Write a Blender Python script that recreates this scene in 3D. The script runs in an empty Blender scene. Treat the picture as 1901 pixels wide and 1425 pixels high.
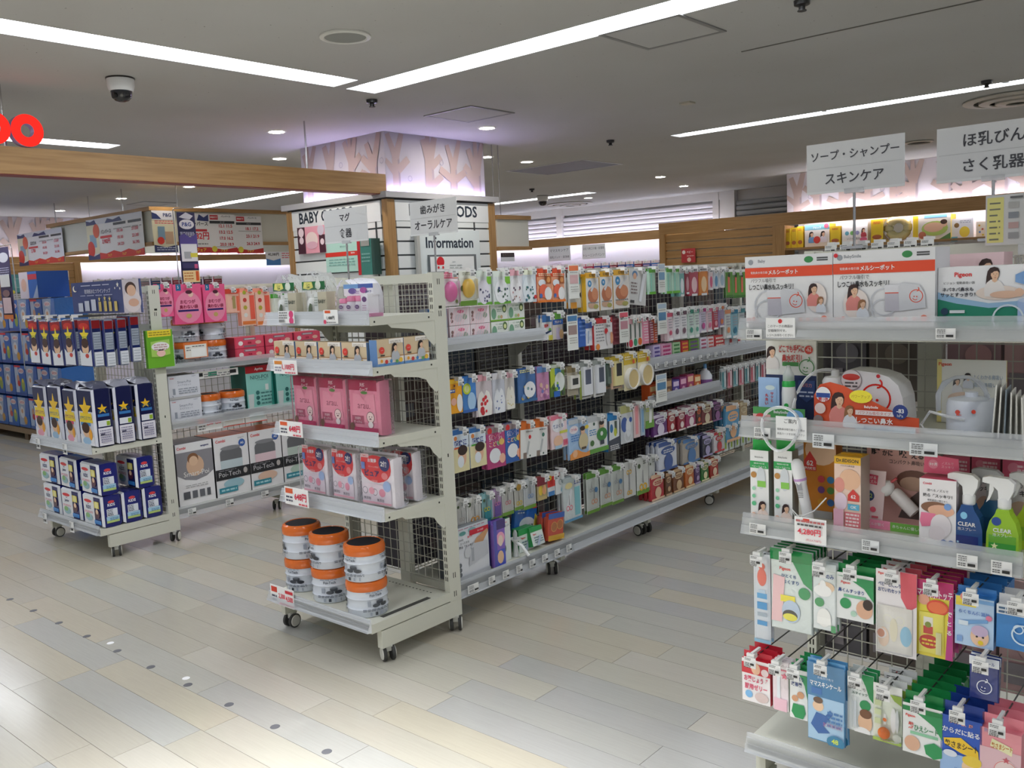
import bpy, math, random
from mathutils import Matrix, Vector
random.seed(11)
SC = bpy.context.scene
COL = SC.collection
PI = math.pi

# ------------------------------------------------------------------ camera
cam_data = bpy.data.cameras.new('camera')
cam_data.sensor_fit = 'HORIZONTAL'
cam_data.sensor_width = 36.0
cam_data.lens = 1674.5 / 1901 * 36.0
cam_data.clip_start = 0.05
cam = bpy.data.objects.new('camera', cam_data)
COL.objects.link(cam)
_y, _p, _r = math.radians(41.135), math.radians(6.651), math.radians(-2.655)
_F = Vector((-math.sin(_y) * math.cos(_p), math.cos(_y) * math.cos(_p), -math.sin(_p)))
_R = Vector((math.cos(_y), math.sin(_y), 0))
_U = _R.cross(_F)
_R2 = _R * math.cos(_r) + _U * math.sin(_r)
_U2 = _U * math.cos(_r) - _R * math.sin(_r)
cam.matrix_world = Matrix(((_R2.x, _U2.x, -_F.x, 0), (_R2.y, _U2.y, -_F.y, 0), (_R2.z, _U2.z, -_F.z, 1.65), (0, 0, 0, 1)))
SC.camera = cam

# ------------------------------------------------------------------ world, exposure
world = bpy.data.worlds.new('world')
SC.world = world
world.use_nodes = True
world.node_tree.nodes['Background'].inputs[0].default_value = (0.9, 0.93, 1.0, 1)
world.node_tree.nodes['Background'].inputs[1].default_value = 0.28
SC.view_settings.view_transform = 'Standard'
SC.view_settings.look = 'None'
SC.view_settings.exposure = 0.12
SC.view_settings.gamma = 1.0
SC.view_settings.use_curve_mapping = False
# two unseen spots added to brighten the open floor in front of the middle rack
for _n, (_x, _yy, _w) in enumerate(((-1.75, 0.95, 1050.0), (-2.6, 1.1, 20.0))):
    _l = bpy.data.lights.new('added_floor_spot', 'SPOT'); _l.energy = _w; _l.spot_size = math.radians(76); _l.spot_blend = 1.0; _l.shadow_soft_size = 0.12; _l.color = (0.97, 0.98, 1.0)
    _o = bpy.data.objects.new('added_floor_spot', _l); COL.objects.link(_o); _o.location = (_x, _yy, 2.78)
SC.cycles.use_denoising = True
SC.cycles.max_bounces = 8
SC.cycles.transparent_max_bounces = 24
SC.cycles.sample_clamp_indirect = 6.0
SC.cycles.caustics_reflective = False
SC.cycles.caustics_refractive = False
TUBE = 17.5        # radiance of the fluorescent tubes
CEIL = 2.8

# ------------------------------------------------------------------ colours
PAL = dict(w='f4f4f2', k='1c1c20', g='9a9a9a', lg='cfd0d0', dg='4a4b4d', r='d8232f', dr='8e1526', o='f0642a', do='c8621f',
    y='f6d327', ye='e8bd1d', gr='2f9a4a', dgr='1b6a38', lgr='9ccf4e', b='2c6fc4', n='1d2470', lb='8fc4ea', sb='c4def2', t='3aa79b', dt='1c6d68',
    p='f3a5bb', pk='ee5f8f', lp='f9d3dc', m='c23b8a', pu='6b3f97', lpu='c7b2df', cr='efe6cf', tan='cdb287', br='8a5a36', dbr='4b2e20', sk='eac1a0',
    co='f27c6c', ice='e6eef6', oy='f4a51f')
_cc = {}
def c(n):
    if isinstance(n, tuple):
        return n
    if n not in _cc:
        h = PAL.get(n, n)
        v = [int(h[i:i + 2], 16) / 255 for i in (0, 2, 4)]
        _cc[n] = tuple((x / 12.92 if x <= 0.04045 else ((x + 0.055) / 1.055) ** 2.4) for x in v) + (1.0,)
    return _cc[n]

# ------------------------------------------------------------------ materials
MAT = {}
def newmat(name):
    m = bpy.data.materials.new(name)
    m.use_nodes = True
    MAT[name] = m
    return m, m.node_tree, m.node_tree.nodes['Principled BSDF']
def attr_mat(name, rough, spec=0.5, coat=0.0, bump=0.0, bscale=30):
    m, nt, b = newmat(name)
    a = nt.nodes.new('ShaderNodeAttribute'); a.attribute_name = 'Col'
    nt.links.new(a.outputs['Color'], b.inputs['Base Color'])
    b.inputs['Roughness'].default_value = rough
    b.inputs['Specular IOR Level'].default_value = spec
    b.inputs['Coat Weight'].default_value = coat
    b.inputs['Coat Roughness'].default_value = 0.12
    if bump:
        tc = nt.nodes.new('ShaderNodeTexCoord'); n = nt.nodes.new('ShaderNodeTexNoise'); n.inputs['Scale'].default_value = bscale
        bp = nt.nodes.new('ShaderNodeBump'); bp.inputs['Strength'].default_value = bump; bp.inputs['Distance'].default_value = 0.01
        nt.links.new(tc.outputs['Object'], n.inputs['Vector']); nt.links.new(n.outputs['Fac'], bp.inputs['Height'])
        nt.links.new(bp.outputs['Normal'], b.inputs['Normal'])
    return m
attr_mat('card', 0.42)
attr_mat('matte', 0.7, 0.3)
attr_mat('film', 0.22, 0.5, 0.3, 0.5, 26)
attr_mat('gloss', 0.14, 0.5, 0.4)
attr_mat('plastic', 0.32, 0.5)
def plain(name, col, rough=0.5, metal=0.0, spec=0.5):
    m, nt, b = newmat(name)
    b.inputs['Base Color'].default_value = c(col)
    b.inputs['Roughness'].default_value = rough
    b.inputs['Metallic'].default_value = metal
    b.inputs['Specular IOR Level'].default_value = spec
    return m
plain('steel', 'd2d2c4', 0.38)
plain('steel_dark', '55554f', 0.5)
plain('wire', 'b9b8ac', 0.35, 0.3)
plain('wire_dark', '4a4a48', 0.35, 0.6)
plain('chrome', 'c8c8c8', 0.2, 1.0)
plain('rubber', '3a3a38', 0.7)
plain('white_plastic', 'e9e9e6', 0.3)
plain('grey_plastic', 'c8c8bf', 0.4)
plain('wall_white', 'e4e4e6', 0.6)
plain('cream_board', 'dcdcd0', 0.6)
def noise_mat(name, c1, c2, scale, rough, stretch=(1, 1, 1), detail=4, lo=0.35, hi=0.65, bump=0.0):
    m, nt, b = newmat(name)
    tc = nt.nodes.new('ShaderNodeTexCoord'); mp = nt.nodes.new('ShaderNodeMapping'); mp.inputs['Scale'].default_value = stretch
    n = nt.nodes.new('ShaderNodeTexNoise'); n.inputs['Scale'].default_value = scale; n.inputs['Detail'].default_value = detail
    r = nt.nodes.new('ShaderNodeValToRGB')
    r.color_ramp.elements[0].position = lo; r.color_ramp.elements[1].position = hi
    r.color_ramp.elements[0].color = c(c1); r.color_ramp.elements[1].color = c(c2)
    nt.links.new(tc.outputs['Object'], mp.inputs['Vector']); nt.links.new(mp.outputs['Vector'], n.inputs['Vector'])
    nt.links.new(n.outputs['Fac'], r.inputs['Fac']); nt.links.new(r.outputs['Color'], b.inputs['Base Color'])
    b.inputs['Roughness'].default_value = rough
    if bump:
        bp = nt.nodes.new('ShaderNodeBump'); bp.inputs['Strength'].default_value = bump; bp.inputs['Distance'].default_value = 0.004
        nt.links.new(n.outputs['Fac'], bp.inputs['Height']); nt.links.new(bp.outputs['Normal'], b.inputs['Normal'])
    return m
noise_mat('wood_x', '9c7646', 'b08a58', 5, 0.45, (0.6, 8, 12))
noise_mat('wood_y', '9c7646', 'b08a58', 5, 0.45, (8, 0.6, 12))
noise_mat('wood_z', '9c7646', 'b08a58', 5, 0.45, (9, 9, 0.6))
# ceiling board: fine pale surface with small dark fissures
m, nt, b = newmat('ceiling_board')
tc = nt.nodes.new('ShaderNodeTexCoord'); n = nt.nodes.new('ShaderNodeTexNoise'); n.inputs['Scale'].default_value = 55; n.inputs['Detail'].default_value = 2
n2 = nt.nodes.new('ShaderNodeTexNoise'); n2.inputs['Scale'].default_value = 1.3
r = nt.nodes.new('ShaderNodeValToRGB'); r.color_ramp.elements[0].position = 0.235; r.color_ramp.elements[1].position = 0.27
r.color_ramp.elements[0].color = c('6d6b66'); r.color_ramp.elements[1].color = c('c9c9c7')
mx = nt.nodes.new('ShaderNodeMix'); mx.data_type = 'RGBA'; mx.blend_type = 'MULTIPLY'; mx.inputs[0].default_value = 1
r2 = nt.nodes.new('ShaderNodeValToRGB'); r2.color_ramp.elements[0].color = c('f0eeea'); r2.color_ramp.elements[1].color = c('ffffff')
nt.links.new(tc.outputs['Object'], n.inputs['Vector']); nt.links.new(tc.outputs['Object'], n2.inputs['Vector'])
nt.links.new(n.outputs['Fac'], r.inputs['Fac']); nt.links.new(n2.outputs['Fac'], r2.inputs['Fac'])
nt.links.new(r.outputs['Color'], mx.inputs[6]); nt.links.new(r2.outputs['Color'], mx.inputs[7]); nt.links.new(mx.outputs[2], b.inputs['Base Color'])
b.inputs['Roughness'].default_value = 0.85
# floor planks: colour per plank from an object-level attribute, fine grain, polished
def floor_mat(name, per_object):
    m, nt, b = newmat(name)
    a = nt.nodes.new('ShaderNodeAttribute'); a.attribute_name = 'Col'
    if per_object:
        a.attribute_type = 'OBJECT'; a.attribute_name = 'plank_tone'
    tc = nt.nodes.new('ShaderNodeTexCoord'); mp = nt.nodes.new('ShaderNodeMapping'); mp.inputs['Scale'].default_value = (2.0, 40, 1)
    n = nt.nodes.new('ShaderNodeTexNoise'); n.inputs['Scale'].default_value = 3; n.inputs['Detail'].default_value = 5
    r = nt.nodes.new('ShaderNodeValToRGB'); r.color_ramp.elements[0].color = c('eeeeee'); r.color_ramp.elements[1].color = c('ffffff')
    mx = nt.nodes.new('ShaderNodeMix'); mx.data_type = 'RGBA'; mx.blend_type = 'MULTIPLY'; mx.inputs[0].default_value = 1
    nt.links.new(tc.outputs['Generated' if False else 'Object'], mp.inputs['Vector']); nt.links.new(mp.outputs['Vector'], n.inputs['Vector'])
    nt.links.new(n.outputs['Fac'], r.inputs['Fac']); nt.links.new(a.outputs['Color'], mx.inputs[6]); nt.links.new(r.outputs['Color'], mx.inputs[7])
    nt.links.new(mx.outputs[2], b.inputs['Base Color'])
    n3 = nt.nodes.new('ShaderNodeTexNoise'); n3.inputs['Scale'].default_value = 2.2; n3.inputs['Detail'].default_value = 3
    mr = nt.nodes.new('ShaderNodeMapRange'); mr.inputs['To Min'].default_value = 0.13; mr.inputs['To Max'].default_value = 0.26
    nt.links.new(tc.outputs['Object'], n3.inputs['Vector']); nt.links.new(n3.outputs['Fac'], mr.inputs['Value']); nt.links.new(mr.outputs['Result'], b.inputs['Roughness'])
    b.inputs['Specular IOR Level'].default_value = 0.6
    return m
floor_mat('floor_plank', True)
floor_mat('floor_far', False)
def emit(name, col, s):
    m = bpy.data.materials.new(name); m.use_nodes = True; MAT[name] = m
    nt = m.node_tree; nt.nodes.clear()
    e = nt.nodes.new('ShaderNodeEmission'); e.inputs[0].default_value = c(col); e.inputs[1].default_value = s
    o = nt.nodes.new('ShaderNodeOutputMaterial'); nt.links.new(e.outputs[0], o.inputs[0])
    return m
emit('tube', 'f3f8ff', TUBE)
emit('downlight', 'fff4e2', 150.0)
emit('downlight_wash', 'fff8ee', 300.0)
emit('led_violet', 'cdbfff', 70.0)
emit('led_white', 'eceeff', 30.0)
emit('led_soft', 'eceeff', 12.0)
emit('sign_red', 'ff2a22', 1.3)
def clear_mat(name, col, alpha, rough=0.08, ior=1.45, crinkle=0.0):
    m = bpy.data.materials.new(name); m.use_nodes = True; MAT[name] = m
    nt = m.node_tree; b = nt.nodes['Principled BSDF']
    tr = nt.nodes.new('ShaderNodeBsdfTransparent'); mx = nt.nodes.new('ShaderNodeMixShader'); f = nt.nodes.new('ShaderNodeFresnel'); f.inputs[0].default_value = ior
    ad = nt.nodes.new('ShaderNodeMath'); ad.operation = 'ADD'; ad.inputs[1].default_value = alpha; ad.use_clamp = True
    b.inputs['Base Color'].default_value = c(col); b.inputs['Roughness'].default_value = rough
    tcn = nt.nodes.new('ShaderNodeTexCoord'); nz = nt.nodes.new('ShaderNodeTexNoise'); nz.inputs['Scale'].default_value = 22; bp = nt.nodes.new('ShaderNodeBump'); bp.inputs['Strength'].default_value = crinkle; bp.inputs['Distance'].default_value = 0.01
    nt.links.new(tcn.outputs['Object'], nz.inputs['Vector']); nt.links.new(nz.outputs['Fac'], bp.inputs['Height']); nt.links.new(bp.outputs['Normal'], b.inputs['Normal']); nt.links.new(bp.outputs['Normal'], f.inputs['Normal'])
    nt.links.new(f.outputs[0], ad.inputs[0]); nt.links.new(ad.outputs[0], mx.inputs[0])
    nt.links.new(tr.outputs[0], mx.inputs[1]); nt.links.new(b.outputs[0], mx.inputs[2])
    nt.links.new(mx.outputs[0], nt.nodes['Material Output'].inputs[0])
    return m
clear_mat('clear', 'f2f5f7', 0.015, 0.05, 1.22)
clear_mat('wrap', 'f6f8fa', 0.02, 0.08, 1.25, 0.9)
clear_mat('clear_rail', 'e8ebee', 0.30, 0.12)
clear_mat('clear_tube', 'f2f4f6', 0.42, 0.15)

# ------------------------------------------------------------------ mesh building
class G:
    def __init__(s):
        s.V, s.F, s.C = [], [], []
    def add(s, vs, fs, col):
        o = len(s.V)
        s.V += vs
        col = c(col)
        for f in fs:
            s.F.append(tuple(i + o for i in f)); s.C.append(col)
        return s
    def box(s, x0, x1, y0, y1, z0, z1, col='w', front=None, top=None, side=None, back=None):
        vs = [(x0, y0, z0), (x1, y0, z0), (x1, y1, z0), (x0, y1, z0), (x0, y0, z1), (x1, y0, z1), (x1, y1, z1), (x0, y1, z1)]
        o = len(s.V); s.V += vs
        for f, k in (((0, 1, 5, 4), front), ((1, 2, 6, 5), side), ((2, 3, 7, 6), back), ((3, 0, 4, 7), side), ((4, 5, 6, 7), top), ((3, 2, 1, 0), None)):
            s.F.append(tuple(i + o for i in f)); s.C.append(c(k or col))
        return s
    def obox(s, p, q, r, col='w', up=(0, 0, 1), h=None):
        """square bar from p to q, half width r, half height h"""
        p, q = Vector(p), Vector(q); d = (q - p).normalized(); u = Vector(up)
        if abs(d.dot(u)) > 0.99: u = Vector((0, 1, 0))
        a = d.cross(u).normalized(); b = a.cross(d).normalized(); h = h or r
        vs = []
        for e in (p, q):
            for i, j in ((-1, -1), (1, -1), (1, 1), (-1, 1)):
                vs.append(tuple(e + a * r * i + b * h * j))
        return s.add(vs, [(0, 1, 2, 3), (7, 6, 5, 4), (0, 4, 5, 1), (1, 5, 6, 2), (2, 6, 7, 3), (3, 7, 4, 0)], col)
    def tube(s, pts, r, col='w', n=6, closed=False):
        pts = [Vector(p) for p in pts]; N = len(pts); vs = []; fs = []
        for i, p in enumerate(pts):
            a = pts[(i - 1) % N] if (closed or i > 0) else p; b = pts[(i + 1) % N] if (closed or i < N - 1) else p
            d = (b - a).normalized(); u = Vector((0, 0, 1)) if abs(d.z) < 0.9 else Vector((0, 1, 0))
            e = d.cross(u).normalized(); f = e.cross(d)
            rr = r[i] if isinstance(r, (list, tuple)) else r
            for k in range(n):
                t = 2 * PI * k / n
                vs.append(tuple(p + e * rr * math.cos(t) + f * rr * math.sin(t)))
        for i in range(N if closed else N - 1):
            j = (i + 1) % N
            for k in range(n):
                l = (k + 1) % n
                fs.append((i * n + k, i * n + l, j * n + l, j * n + k))
        if not closed:
            fs.append(tuple(range(n))[::-1]); fs.append(tuple((N - 1) * n + k for k in range(n)))
        return s.add(vs, fs, col)
    def lathe(s, prof, col='w', n=20, x=0, y=0, z=0, axis='z', cols=None, caps=True):
        """prof: (radius, height) list; axis z up, or y (towards the viewer is -y)"""
        vs = []
        for r, h in prof:
            for k in range(n):
                t = 2 * PI * k / n
                if axis == 'z': vs.append((x + r * math.cos(t), y + r * math.sin(t), z + h))
                elif axis == 'y': vs.append((x + r * math.cos(t), y - h, z + r * math.sin(t)))
                else: vs.append((x + h, y + r * math.cos(t), z + r * math.sin(t)))
        o = len(s.V); s.V += vs
        for i in range(len(prof) - 1):
            for k in range(n):
                l = (k + 1) % n
                s.F.append((o + i * n + k, o + i * n + l, o + (i + 1) * n + l, o + (i + 1) * n + k)); s.C.append(c(cols[i] if cols else col))
        if not caps: return s
        s.F.append(tuple(o + k for k in range(n))[::-1]); s.C.append(c(cols[0] if cols else col))
        s.F.append(tuple(o + (len(prof) - 1) * n + k for k in range(n))); s.C.append(c(cols[-1] if cols else col))
        return s
    def ell(s, cx, cy, cz, rx, ry, rz, col='w', n=14, m=8):
        vs = []; fs = []
        for i in range(m + 1):
            t = PI * i / m
            for k in range(n):
                a = 2 * PI * k / n
                vs.append((cx + rx * math.sin(t) * math.cos(a), cy + ry * math.sin(t) * math.sin(a), cz - rz * math.cos(t)))
        for i in range(m):
            for k in range(n):
                l = (k + 1) % n
                fs.append((i * n + k, i * n + l, (i + 1) * n + l, (i + 1) * n + k))
        return s.add(vs, fs, col)
    def prism(s, pts, y0, y1, col='w', front=None, side=None):
        """polygon in local x,z extruded in y (front at y0)"""
        n = len(pts)
        ar = sum(pts[i][0] * pts[(i + 1) % n][1] - pts[(i + 1) % n][0] * pts[i][1] for i in range(n))
        if ar < 0: pts = pts[::-1]
        vs = [(p[0], y0, p[1]) for p in pts] + [(p[0], y1, p[1]) for p in pts]
        o = len(s.V); s.V += vs
        s.F.append(tuple(o + i for i in range(n))); s.C.append(c(front or col))
        s.F.append(tuple(o + n + i for i in range(n))[::-1]); s.C.append(c(col))
        for i in range(n):
            j = (i + 1) % n
            s.F.append((o + i, o + n + i, o + n + j, o + j)); s.C.append(c(side or col))
        return s
    def pouch(s, w, h, d, col='w', ztop=0.0, seal=0.02, front=None, side=None, back=None):
        """soft sealed pack hanging down from ztop: flat front plateau at y=0, rounded flanks, thin flat seal along the top"""
        z0, z1 = ztop - h, ztop - seal
        e = min(w, h, 4 * d) * 0.5
        rings = []
        for k, y in ((0.78, d), (0.94, d * 0.88), (1.0, d * 0.5), (0.94, d * 0.12), (0.78, 0.0)):
            i = (1 - k) * e * 0.5
            rings.append([(-w / 2 + i, y, z0 + i), (w / 2 - i, y, z0 + i), (w / 2 - i, y, z1 - i), (-w / 2 + i, y, z1 - i)])
        o = len(s.V); s.V += [v for r in rings for v in r]
        s.F.append((o + 3, o + 2, o + 1, o)); s.C.append(c(back or side or col))
        s.F.append(tuple(o + 16 + i for i in range(4))); s.C.append(c(front or col))
        for a in range(4):
            for i in range(4):
                j = (i + 1) % 4
                s.F.append((o + a * 4 + i, o + a * 4 + j, o + a * 4 + 4 + j, o + a * 4 + 4 + i)); s.C.append(c((front or col) if a == 3 else (side or front or col)))
        if seal > 0:
            s.box(-w / 2, w / 2, d * .5 - .0008, d * .5 + .0008, z1 - .006, ztop, col, front=front)
        return s

def obj(name, g, mat, parent=None, loc=None, rot=None, smooth=False):
    me = bpy.data.meshes.new(name)
    me.from_pydata(g.V, [], g.F)
    if isinstance(mat, str): mat = MAT[mat]
    me.materials.append(mat)
    a = me.attributes.new('Col', 'FLOAT_COLOR', 'FACE')
    a.data.foreach_set('color', [x for k in g.C for x in k])
    if smooth:
        me.polygons.foreach_set('use_smooth', [True] * len(me.polygons))
        try: me.set_sharp_from_angle(angle=math.radians(42))
        except Exception: pass
    o = bpy.data.objects.new(name, me)
    COL.objects.link(o)
    if parent: o.parent = parent
    if loc: o.location = loc
    if rot is not None: o.rotation_euler = rot if isinstance(rot, tuple) else (0, 0, rot)
    return o
def tag(o, label, cat, group=None, kind=None):
    if label: o['label'] = label
    if cat: o['category'] = cat
    if group: o['group'] = group
    if kind: o['kind'] = kind
    return o
def thing(name, label, cat, loc=(0, 0, 0), rot=0, group=None):
    o = bpy.data.objects.new(name, None)
    o.empty_display_size = 0.05
    COL.objects.link(o); o.location = loc
    o.rotation_euler = rot if isinstance(rot, tuple) else (0, 0, rot)
    return tag(o, label, cat, group)
def struct(name, g, mat, parent=None, **k):
    o = obj(name, g, mat, parent, **k); o['kind'] = 'structure'
    return o
def link_copy(o, parent=None):
    n = o.copy(); COL.objects.link(n)
    if parent is not None: n.parent = parent
    return n
def dup(root, loc, rot=None, label=None, group=None):
    r = link_copy(root); r.location = loc
    if rot is not None: r.rotation_euler = rot if isinstance(rot, tuple) else (0, 0, rot)
    if label: r['label'] = label
    if group: r['group'] = group
    for ch in list(root.children):
        cc = link_copy(ch, r)
        for gg in list(ch.children): link_copy(gg, cc)
    return r

# ------------------------------------------------------------------ print: flat artwork
_tx = {}
def glyphs(s, bold=0.0):
    k = (s, bold)
    if k not in _tx:
        cu = bpy.data.curves.new('lettering', 'FONT'); cu.body = s; cu.resolution_u = 2; cu.fill_mode = 'FRONT'; cu.offset = bold
        o = bpy.data.objects.new('lettering', cu); me = o.to_mesh()
        vs = [(v.co.x, v.co.y) for v in me.vertices]; fs = [tuple(p.vertices) for p in me.polygons]
        o.to_mesh_clear(); bpy.data.objects.remove(o); bpy.data.curves.remove(cu)
        if not vs: vs, fs = [(0, 0), (.1, 0), (0, .1)], [(0, 1, 2)]
        x0 = min(v[0] for v in vs); x1 = max(v[0] for v in vs); y0 = min(v[1] for v in vs); y1 = max(v[1] for v in vs)
        _tx[k] = ([((v[0] - x0) , (v[1] - y0)) for v in vs], fs, max(x1 - x0, .01), max(y1 - y0, .01))
    return _tx[k]
class Art(G):
    """flat print in the local x,z plane, in fractions of a w x h face whose lower left corner is (x0, z0)"""
    def __init__(s, w, h, x0=None, z0=0.0, y=-0.0008, seed=0):
        super().__init__()
        s.w, s.h, s.x0, s.z0, s.y, s.n = w, h, (-w / 2 if x0 is None else x0), z0, y, 0
        s.rnd = random.Random(seed)
    def pl(s, pts, fs, col):
        s.n += 1
        y = s.y - 0.00022 * s.n
        s.add([(s.x0 + min(1.0, max(0.0, p[0])) * s.w, y, s.z0 + min(1.0, max(0.0, p[1])) * s.h) for p in pts], fs, col)
    def r(s, a, b, cc, d, col): s.pl([(a, b), (cc, b), (cc, d), (a, d)], [(0, 1, 2, 3)], col)
    def e(s, cx, cy, rx, ry, col, n=18, a0=0.0, a1=2 * PI):
        full = abs(a1 - a0 - 2 * PI) < 1e-6
        m = n if full else n + 1
        s.pl([(cx + rx * math.cos(a0 + (a1 - a0) * i / n), cy + ry * math.sin(a0 + (a1 - a0) * i / n)) for i in range(m)], [tuple(range(m))], col)
    def o(s, cx, cy, r, col, n=18): s.e(cx, cy, r, r * s.w / s.h, col, n)
    def ring(s, cx, cy, r, th, col, n=24, a0=0.0, a1=2 * PI, sy=1.0):
        k = s.w / s.h * sy; ps = []
        for i in range(n + 1):
            a = a0 + (a1 - a0) * i / n
            ps += [(cx + r * math.cos(a), cy + r * k * math.sin(a)), (cx + (r - th) * math.cos(a), cy + (r - th) * k * math.sin(a))]
        s.pl(ps, [(2 * i, 2 * i + 2, 2 * i + 3, 2 * i + 1) for i in range(n)], col)
    def g(s, pts, col): s.pl(pts, [tuple(range(len(pts)))], col)
    def star(s, cx, cy, r, col, inner=0.42, rot=PI / 2):
        k = s.w / s.h
        ps = [(cx, cy)] + [(cx + (r if i % 2 == 0 else r * inner) * math.cos(rot + i * PI / 5), cy + k * (r if i % 2 == 0 else r * inner) * math.sin(rot + i * PI / 5)) for i in range(10)]
        s.pl(ps, [(0, i, i % 10 + 1) for i in range(1, 11)], col)
    def line(s, pts, th, col):
        k = s.w / s.h
        for (a, b), (cc, d) in zip(pts, pts[1:]):
            dx, dy = (cc - a) * s.w, (d - b) * s.h; L = math.hypot(dx, dy) or 1; nx, ny = -dy / L * th / 2, dx / L * th / 2
            s.pl([(a + nx, b + ny * k), (a - nx, b - ny * k), (cc - nx, d - ny * k), (cc + nx, d + ny * k)], [(0, 1, 2, 3)], col)
    def t(s, txt, cx, cy, hh, col, mw=0.92, bold=0.0):
        vs, fs, W, H = glyphs(txt, bold)
        sc = hh * s.h / H; w = W * sc
        sx = sc if w <= mw * s.w else mw * s.w / W
        s.n += 1; y = s.y - 0.00022 * s.n
        bx = s.x0 + cx * s.w - W * sx / 2; bz = s.z0 + cy * s.h - H * sc / 2
        s.add([(bx + v[0] * sx, y, bz + v[1] * sc) for v in vs], fs, col)
    def l(s, a, b, y, n, gap, hh, col):
        """small print too fine to read: rows of short bars"""
        for i in range(n):
            x = a
            while x < b - 0.01:
                w = min(s.rnd.uniform(0.05, 0.16), b - x)
                s.r(x, y - i * gap - hh, x + w, y - i * gap, col); x += w + 0.025
    def person(s, cx, cy, k, hair, cloth, skin='sk'):
        """printed portrait, turned three-quarters: hair falling behind, shoulders and arm, face with brows, nose and mouth; k = head radius in widths"""
        q = s.w / s.h
        P = lambda *a: [(cx + x * k, cy + y * k * q) for x, y in a]
        s.g(P((-1.0, .5), (-.6, 1.05), (0, 1.2), (.6, 1.0), (.85, .4), (.75, -.4), (.2, -1.4), (-.7, -2.1), (-1.25, -1.6), (-1.15, -.4)), hair)
        s.g(P((-.5, -.9), (.4, -.9), (.95, -1.25), (1.5, -2.0), (1.7, -3.0), (1.5, -3.7), (-1.4, -3.7), (-1.5, -2.4), (-1.1, -1.4)), cloth)
        s.g(P((-.25, -.6), (.4, -.6), (.5, -1.15), (.1, -1.4), (-.3, -1.15)), skin)
        s.g(P((-.45, .35), (-.1, .62), (.45, .6), (.72, .2), (.7, -.35), (.45, -.85), (.15, -1.0), (-.25, -.75), (-.5, -.2)), skin)
        s.g(P((-.55, .3), (-.2, .8), (.5, .8), (.8, .3), (.45, .5), (.0, .45), (-.35, .15)), hair)
        for x in (-.08, .42): s.e(cx + x * k, cy + .02 * k * q, .075 * k, .05 * k * q, '3a2a28', 6)
        s.g(P((.2, -.05), (.3, -.35), (.14, -.35)), 'd9a886'); s.e(cx + .18 * k, cy - .6 * k * q, .16 * k, .06 * k * q, 'c0605a', 6)
    def scissors(s, cx, cy, k, col):
        q = s.w / s.h
        s.g([(cx - .12 * k, cy), (cx + .12 * k, cy), (cx + .05 * k, cy + 1.5 * k * q), (cx - .03 * k, cy + 1.5 * k * q)], 'g')
        s.ring(cx - .38 * k, cy - .45 * k * q, .42 * k, .17 * k, col, 12); s.ring(cx + .38 * k, cy - .45 * k * q, .42 * k, .17 * k, col, 12)
    def face(s, cx, cy, k, col, th=0.12):
        """round smiling baby outline with one curl of hair"""
        q = s.w / s.h
        s.ring(cx, cy, k, th * k, col, 28); s.ring(cx + .12 * k, cy + 1.02 * k * q, .34 * k, th * k, col, 10, -PI * .55, PI * .35)
        s.e(cx - .3 * k, cy - .05 * k * q, .1 * k, .1 * k * q, col, 8); s.e(cx + .1 * k, cy - .1 * k * q, .1 * k, .1 * k * q, col, 8)
        s.ring(cx - .12 * k, cy - .2 * k * q, .42 * k, th * .7 * k, col, 10, PI * 1.1, PI * 1.75)
    def run(s, spec):
        """mini language: r x0 y0 x1 y1 c | e cx cy rx ry c | o cx cy r c | t text cx cy h c [maxw] | T bold | l x0 x1 y n gap h c | s cx cy r c | g x y ... c | p cx cy k hair cloth | x scissors | f face | d ring"""
        for op in spec.split(';'):
            a = op.split()
            if not a: continue
            k = a[0]
            if k in 'tTM':
                q = [float(x) for x in a[2:5]]
                s.t(a[1].replace('_', ' '), q[0], q[1], q[2], a[5], float(a[6]) if len(a) > 6 else 0.92, {'T': 0.025, 'M': 0.014}.get(k, 0.0))
            elif k == 'p': s.person(float(a[1]), float(a[2]), float(a[3]), a[4], a[5])
            else:
                q = [float(x) for x in a[1:-1]]; col = a[-1]
                if k == 'r': s.r(*q, col)
                elif k == 'e': s.e(*q, col)
                elif k == 'o': s.o(*q, col)
                elif k == 'l': s.l(q[0], q[1], q[2], int(q[3]), q[4], q[5], col)
                elif k == 's': s.star(*q, col)
                elif k == 'g': s.g(list(zip(q[::2], q[1::2])), col)
                elif k == 'x': s.scissors(*q, col)
                elif k == 'f': s.face(*q, col)
                elif k == 'd': s.ring(*q, col)
        return s

# ================================================================== the room shell
XL, XR, YF, YB = -13.3, 4.0, -5.0, 12.6
# floor: base slab, then planks 0.92 x 0.1535 m laid along x
floor = struct('floor', G().box(XL, XR, YF, YB, -0.2, -0.0045, 'a9a59b'), 'floor_far')
TONES = ['bdb9ab', 'b8b6ac', 'beb7a5', 'b4b3ac', 'c0bbae', 'b9b4a6', 'c0b8a6', 'b2b1ac', 'bbb5a6']
rp, PW, PL = random.Random(5), 0.1535, 0.92
plank_mesh = None
far = G()
def in_view(x, y):
    v = Vector((x, y, -1.65)); d = v.dot(_F)
    if d < 0.6: return None
    px = 950.5 + 1674.5 * v.dot(_R2) / d; py = 712.5 - 1674.5 * v.dot(_U2) / d
    return (px, py, d)
cells = []
for j in range(-9, 76):
    y0 = 1.335 + PW * j
    off = rp.uniform(0, PL)
    for i in range(-17, 6):
        x0 = i * PL + off
        if y0 < YF or y0 + PW > YB or x0 < XL + .01 or x0 + PL > XR: continue
        q = in_view(x0 + PL / 2, y0 + PW / 2)
        vis = q is not None and -350 < q[0] < 2150 and 600 < q[1] < 1600
        cells.append((q[2] if vis else 99, x0, y0, rp.choice(TONES)))
cells.sort()
g0 = G().box(0.0009, PL - 0.0009, 0.0009, PW - 0.0009, -0.004, 0, 'w')
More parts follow.
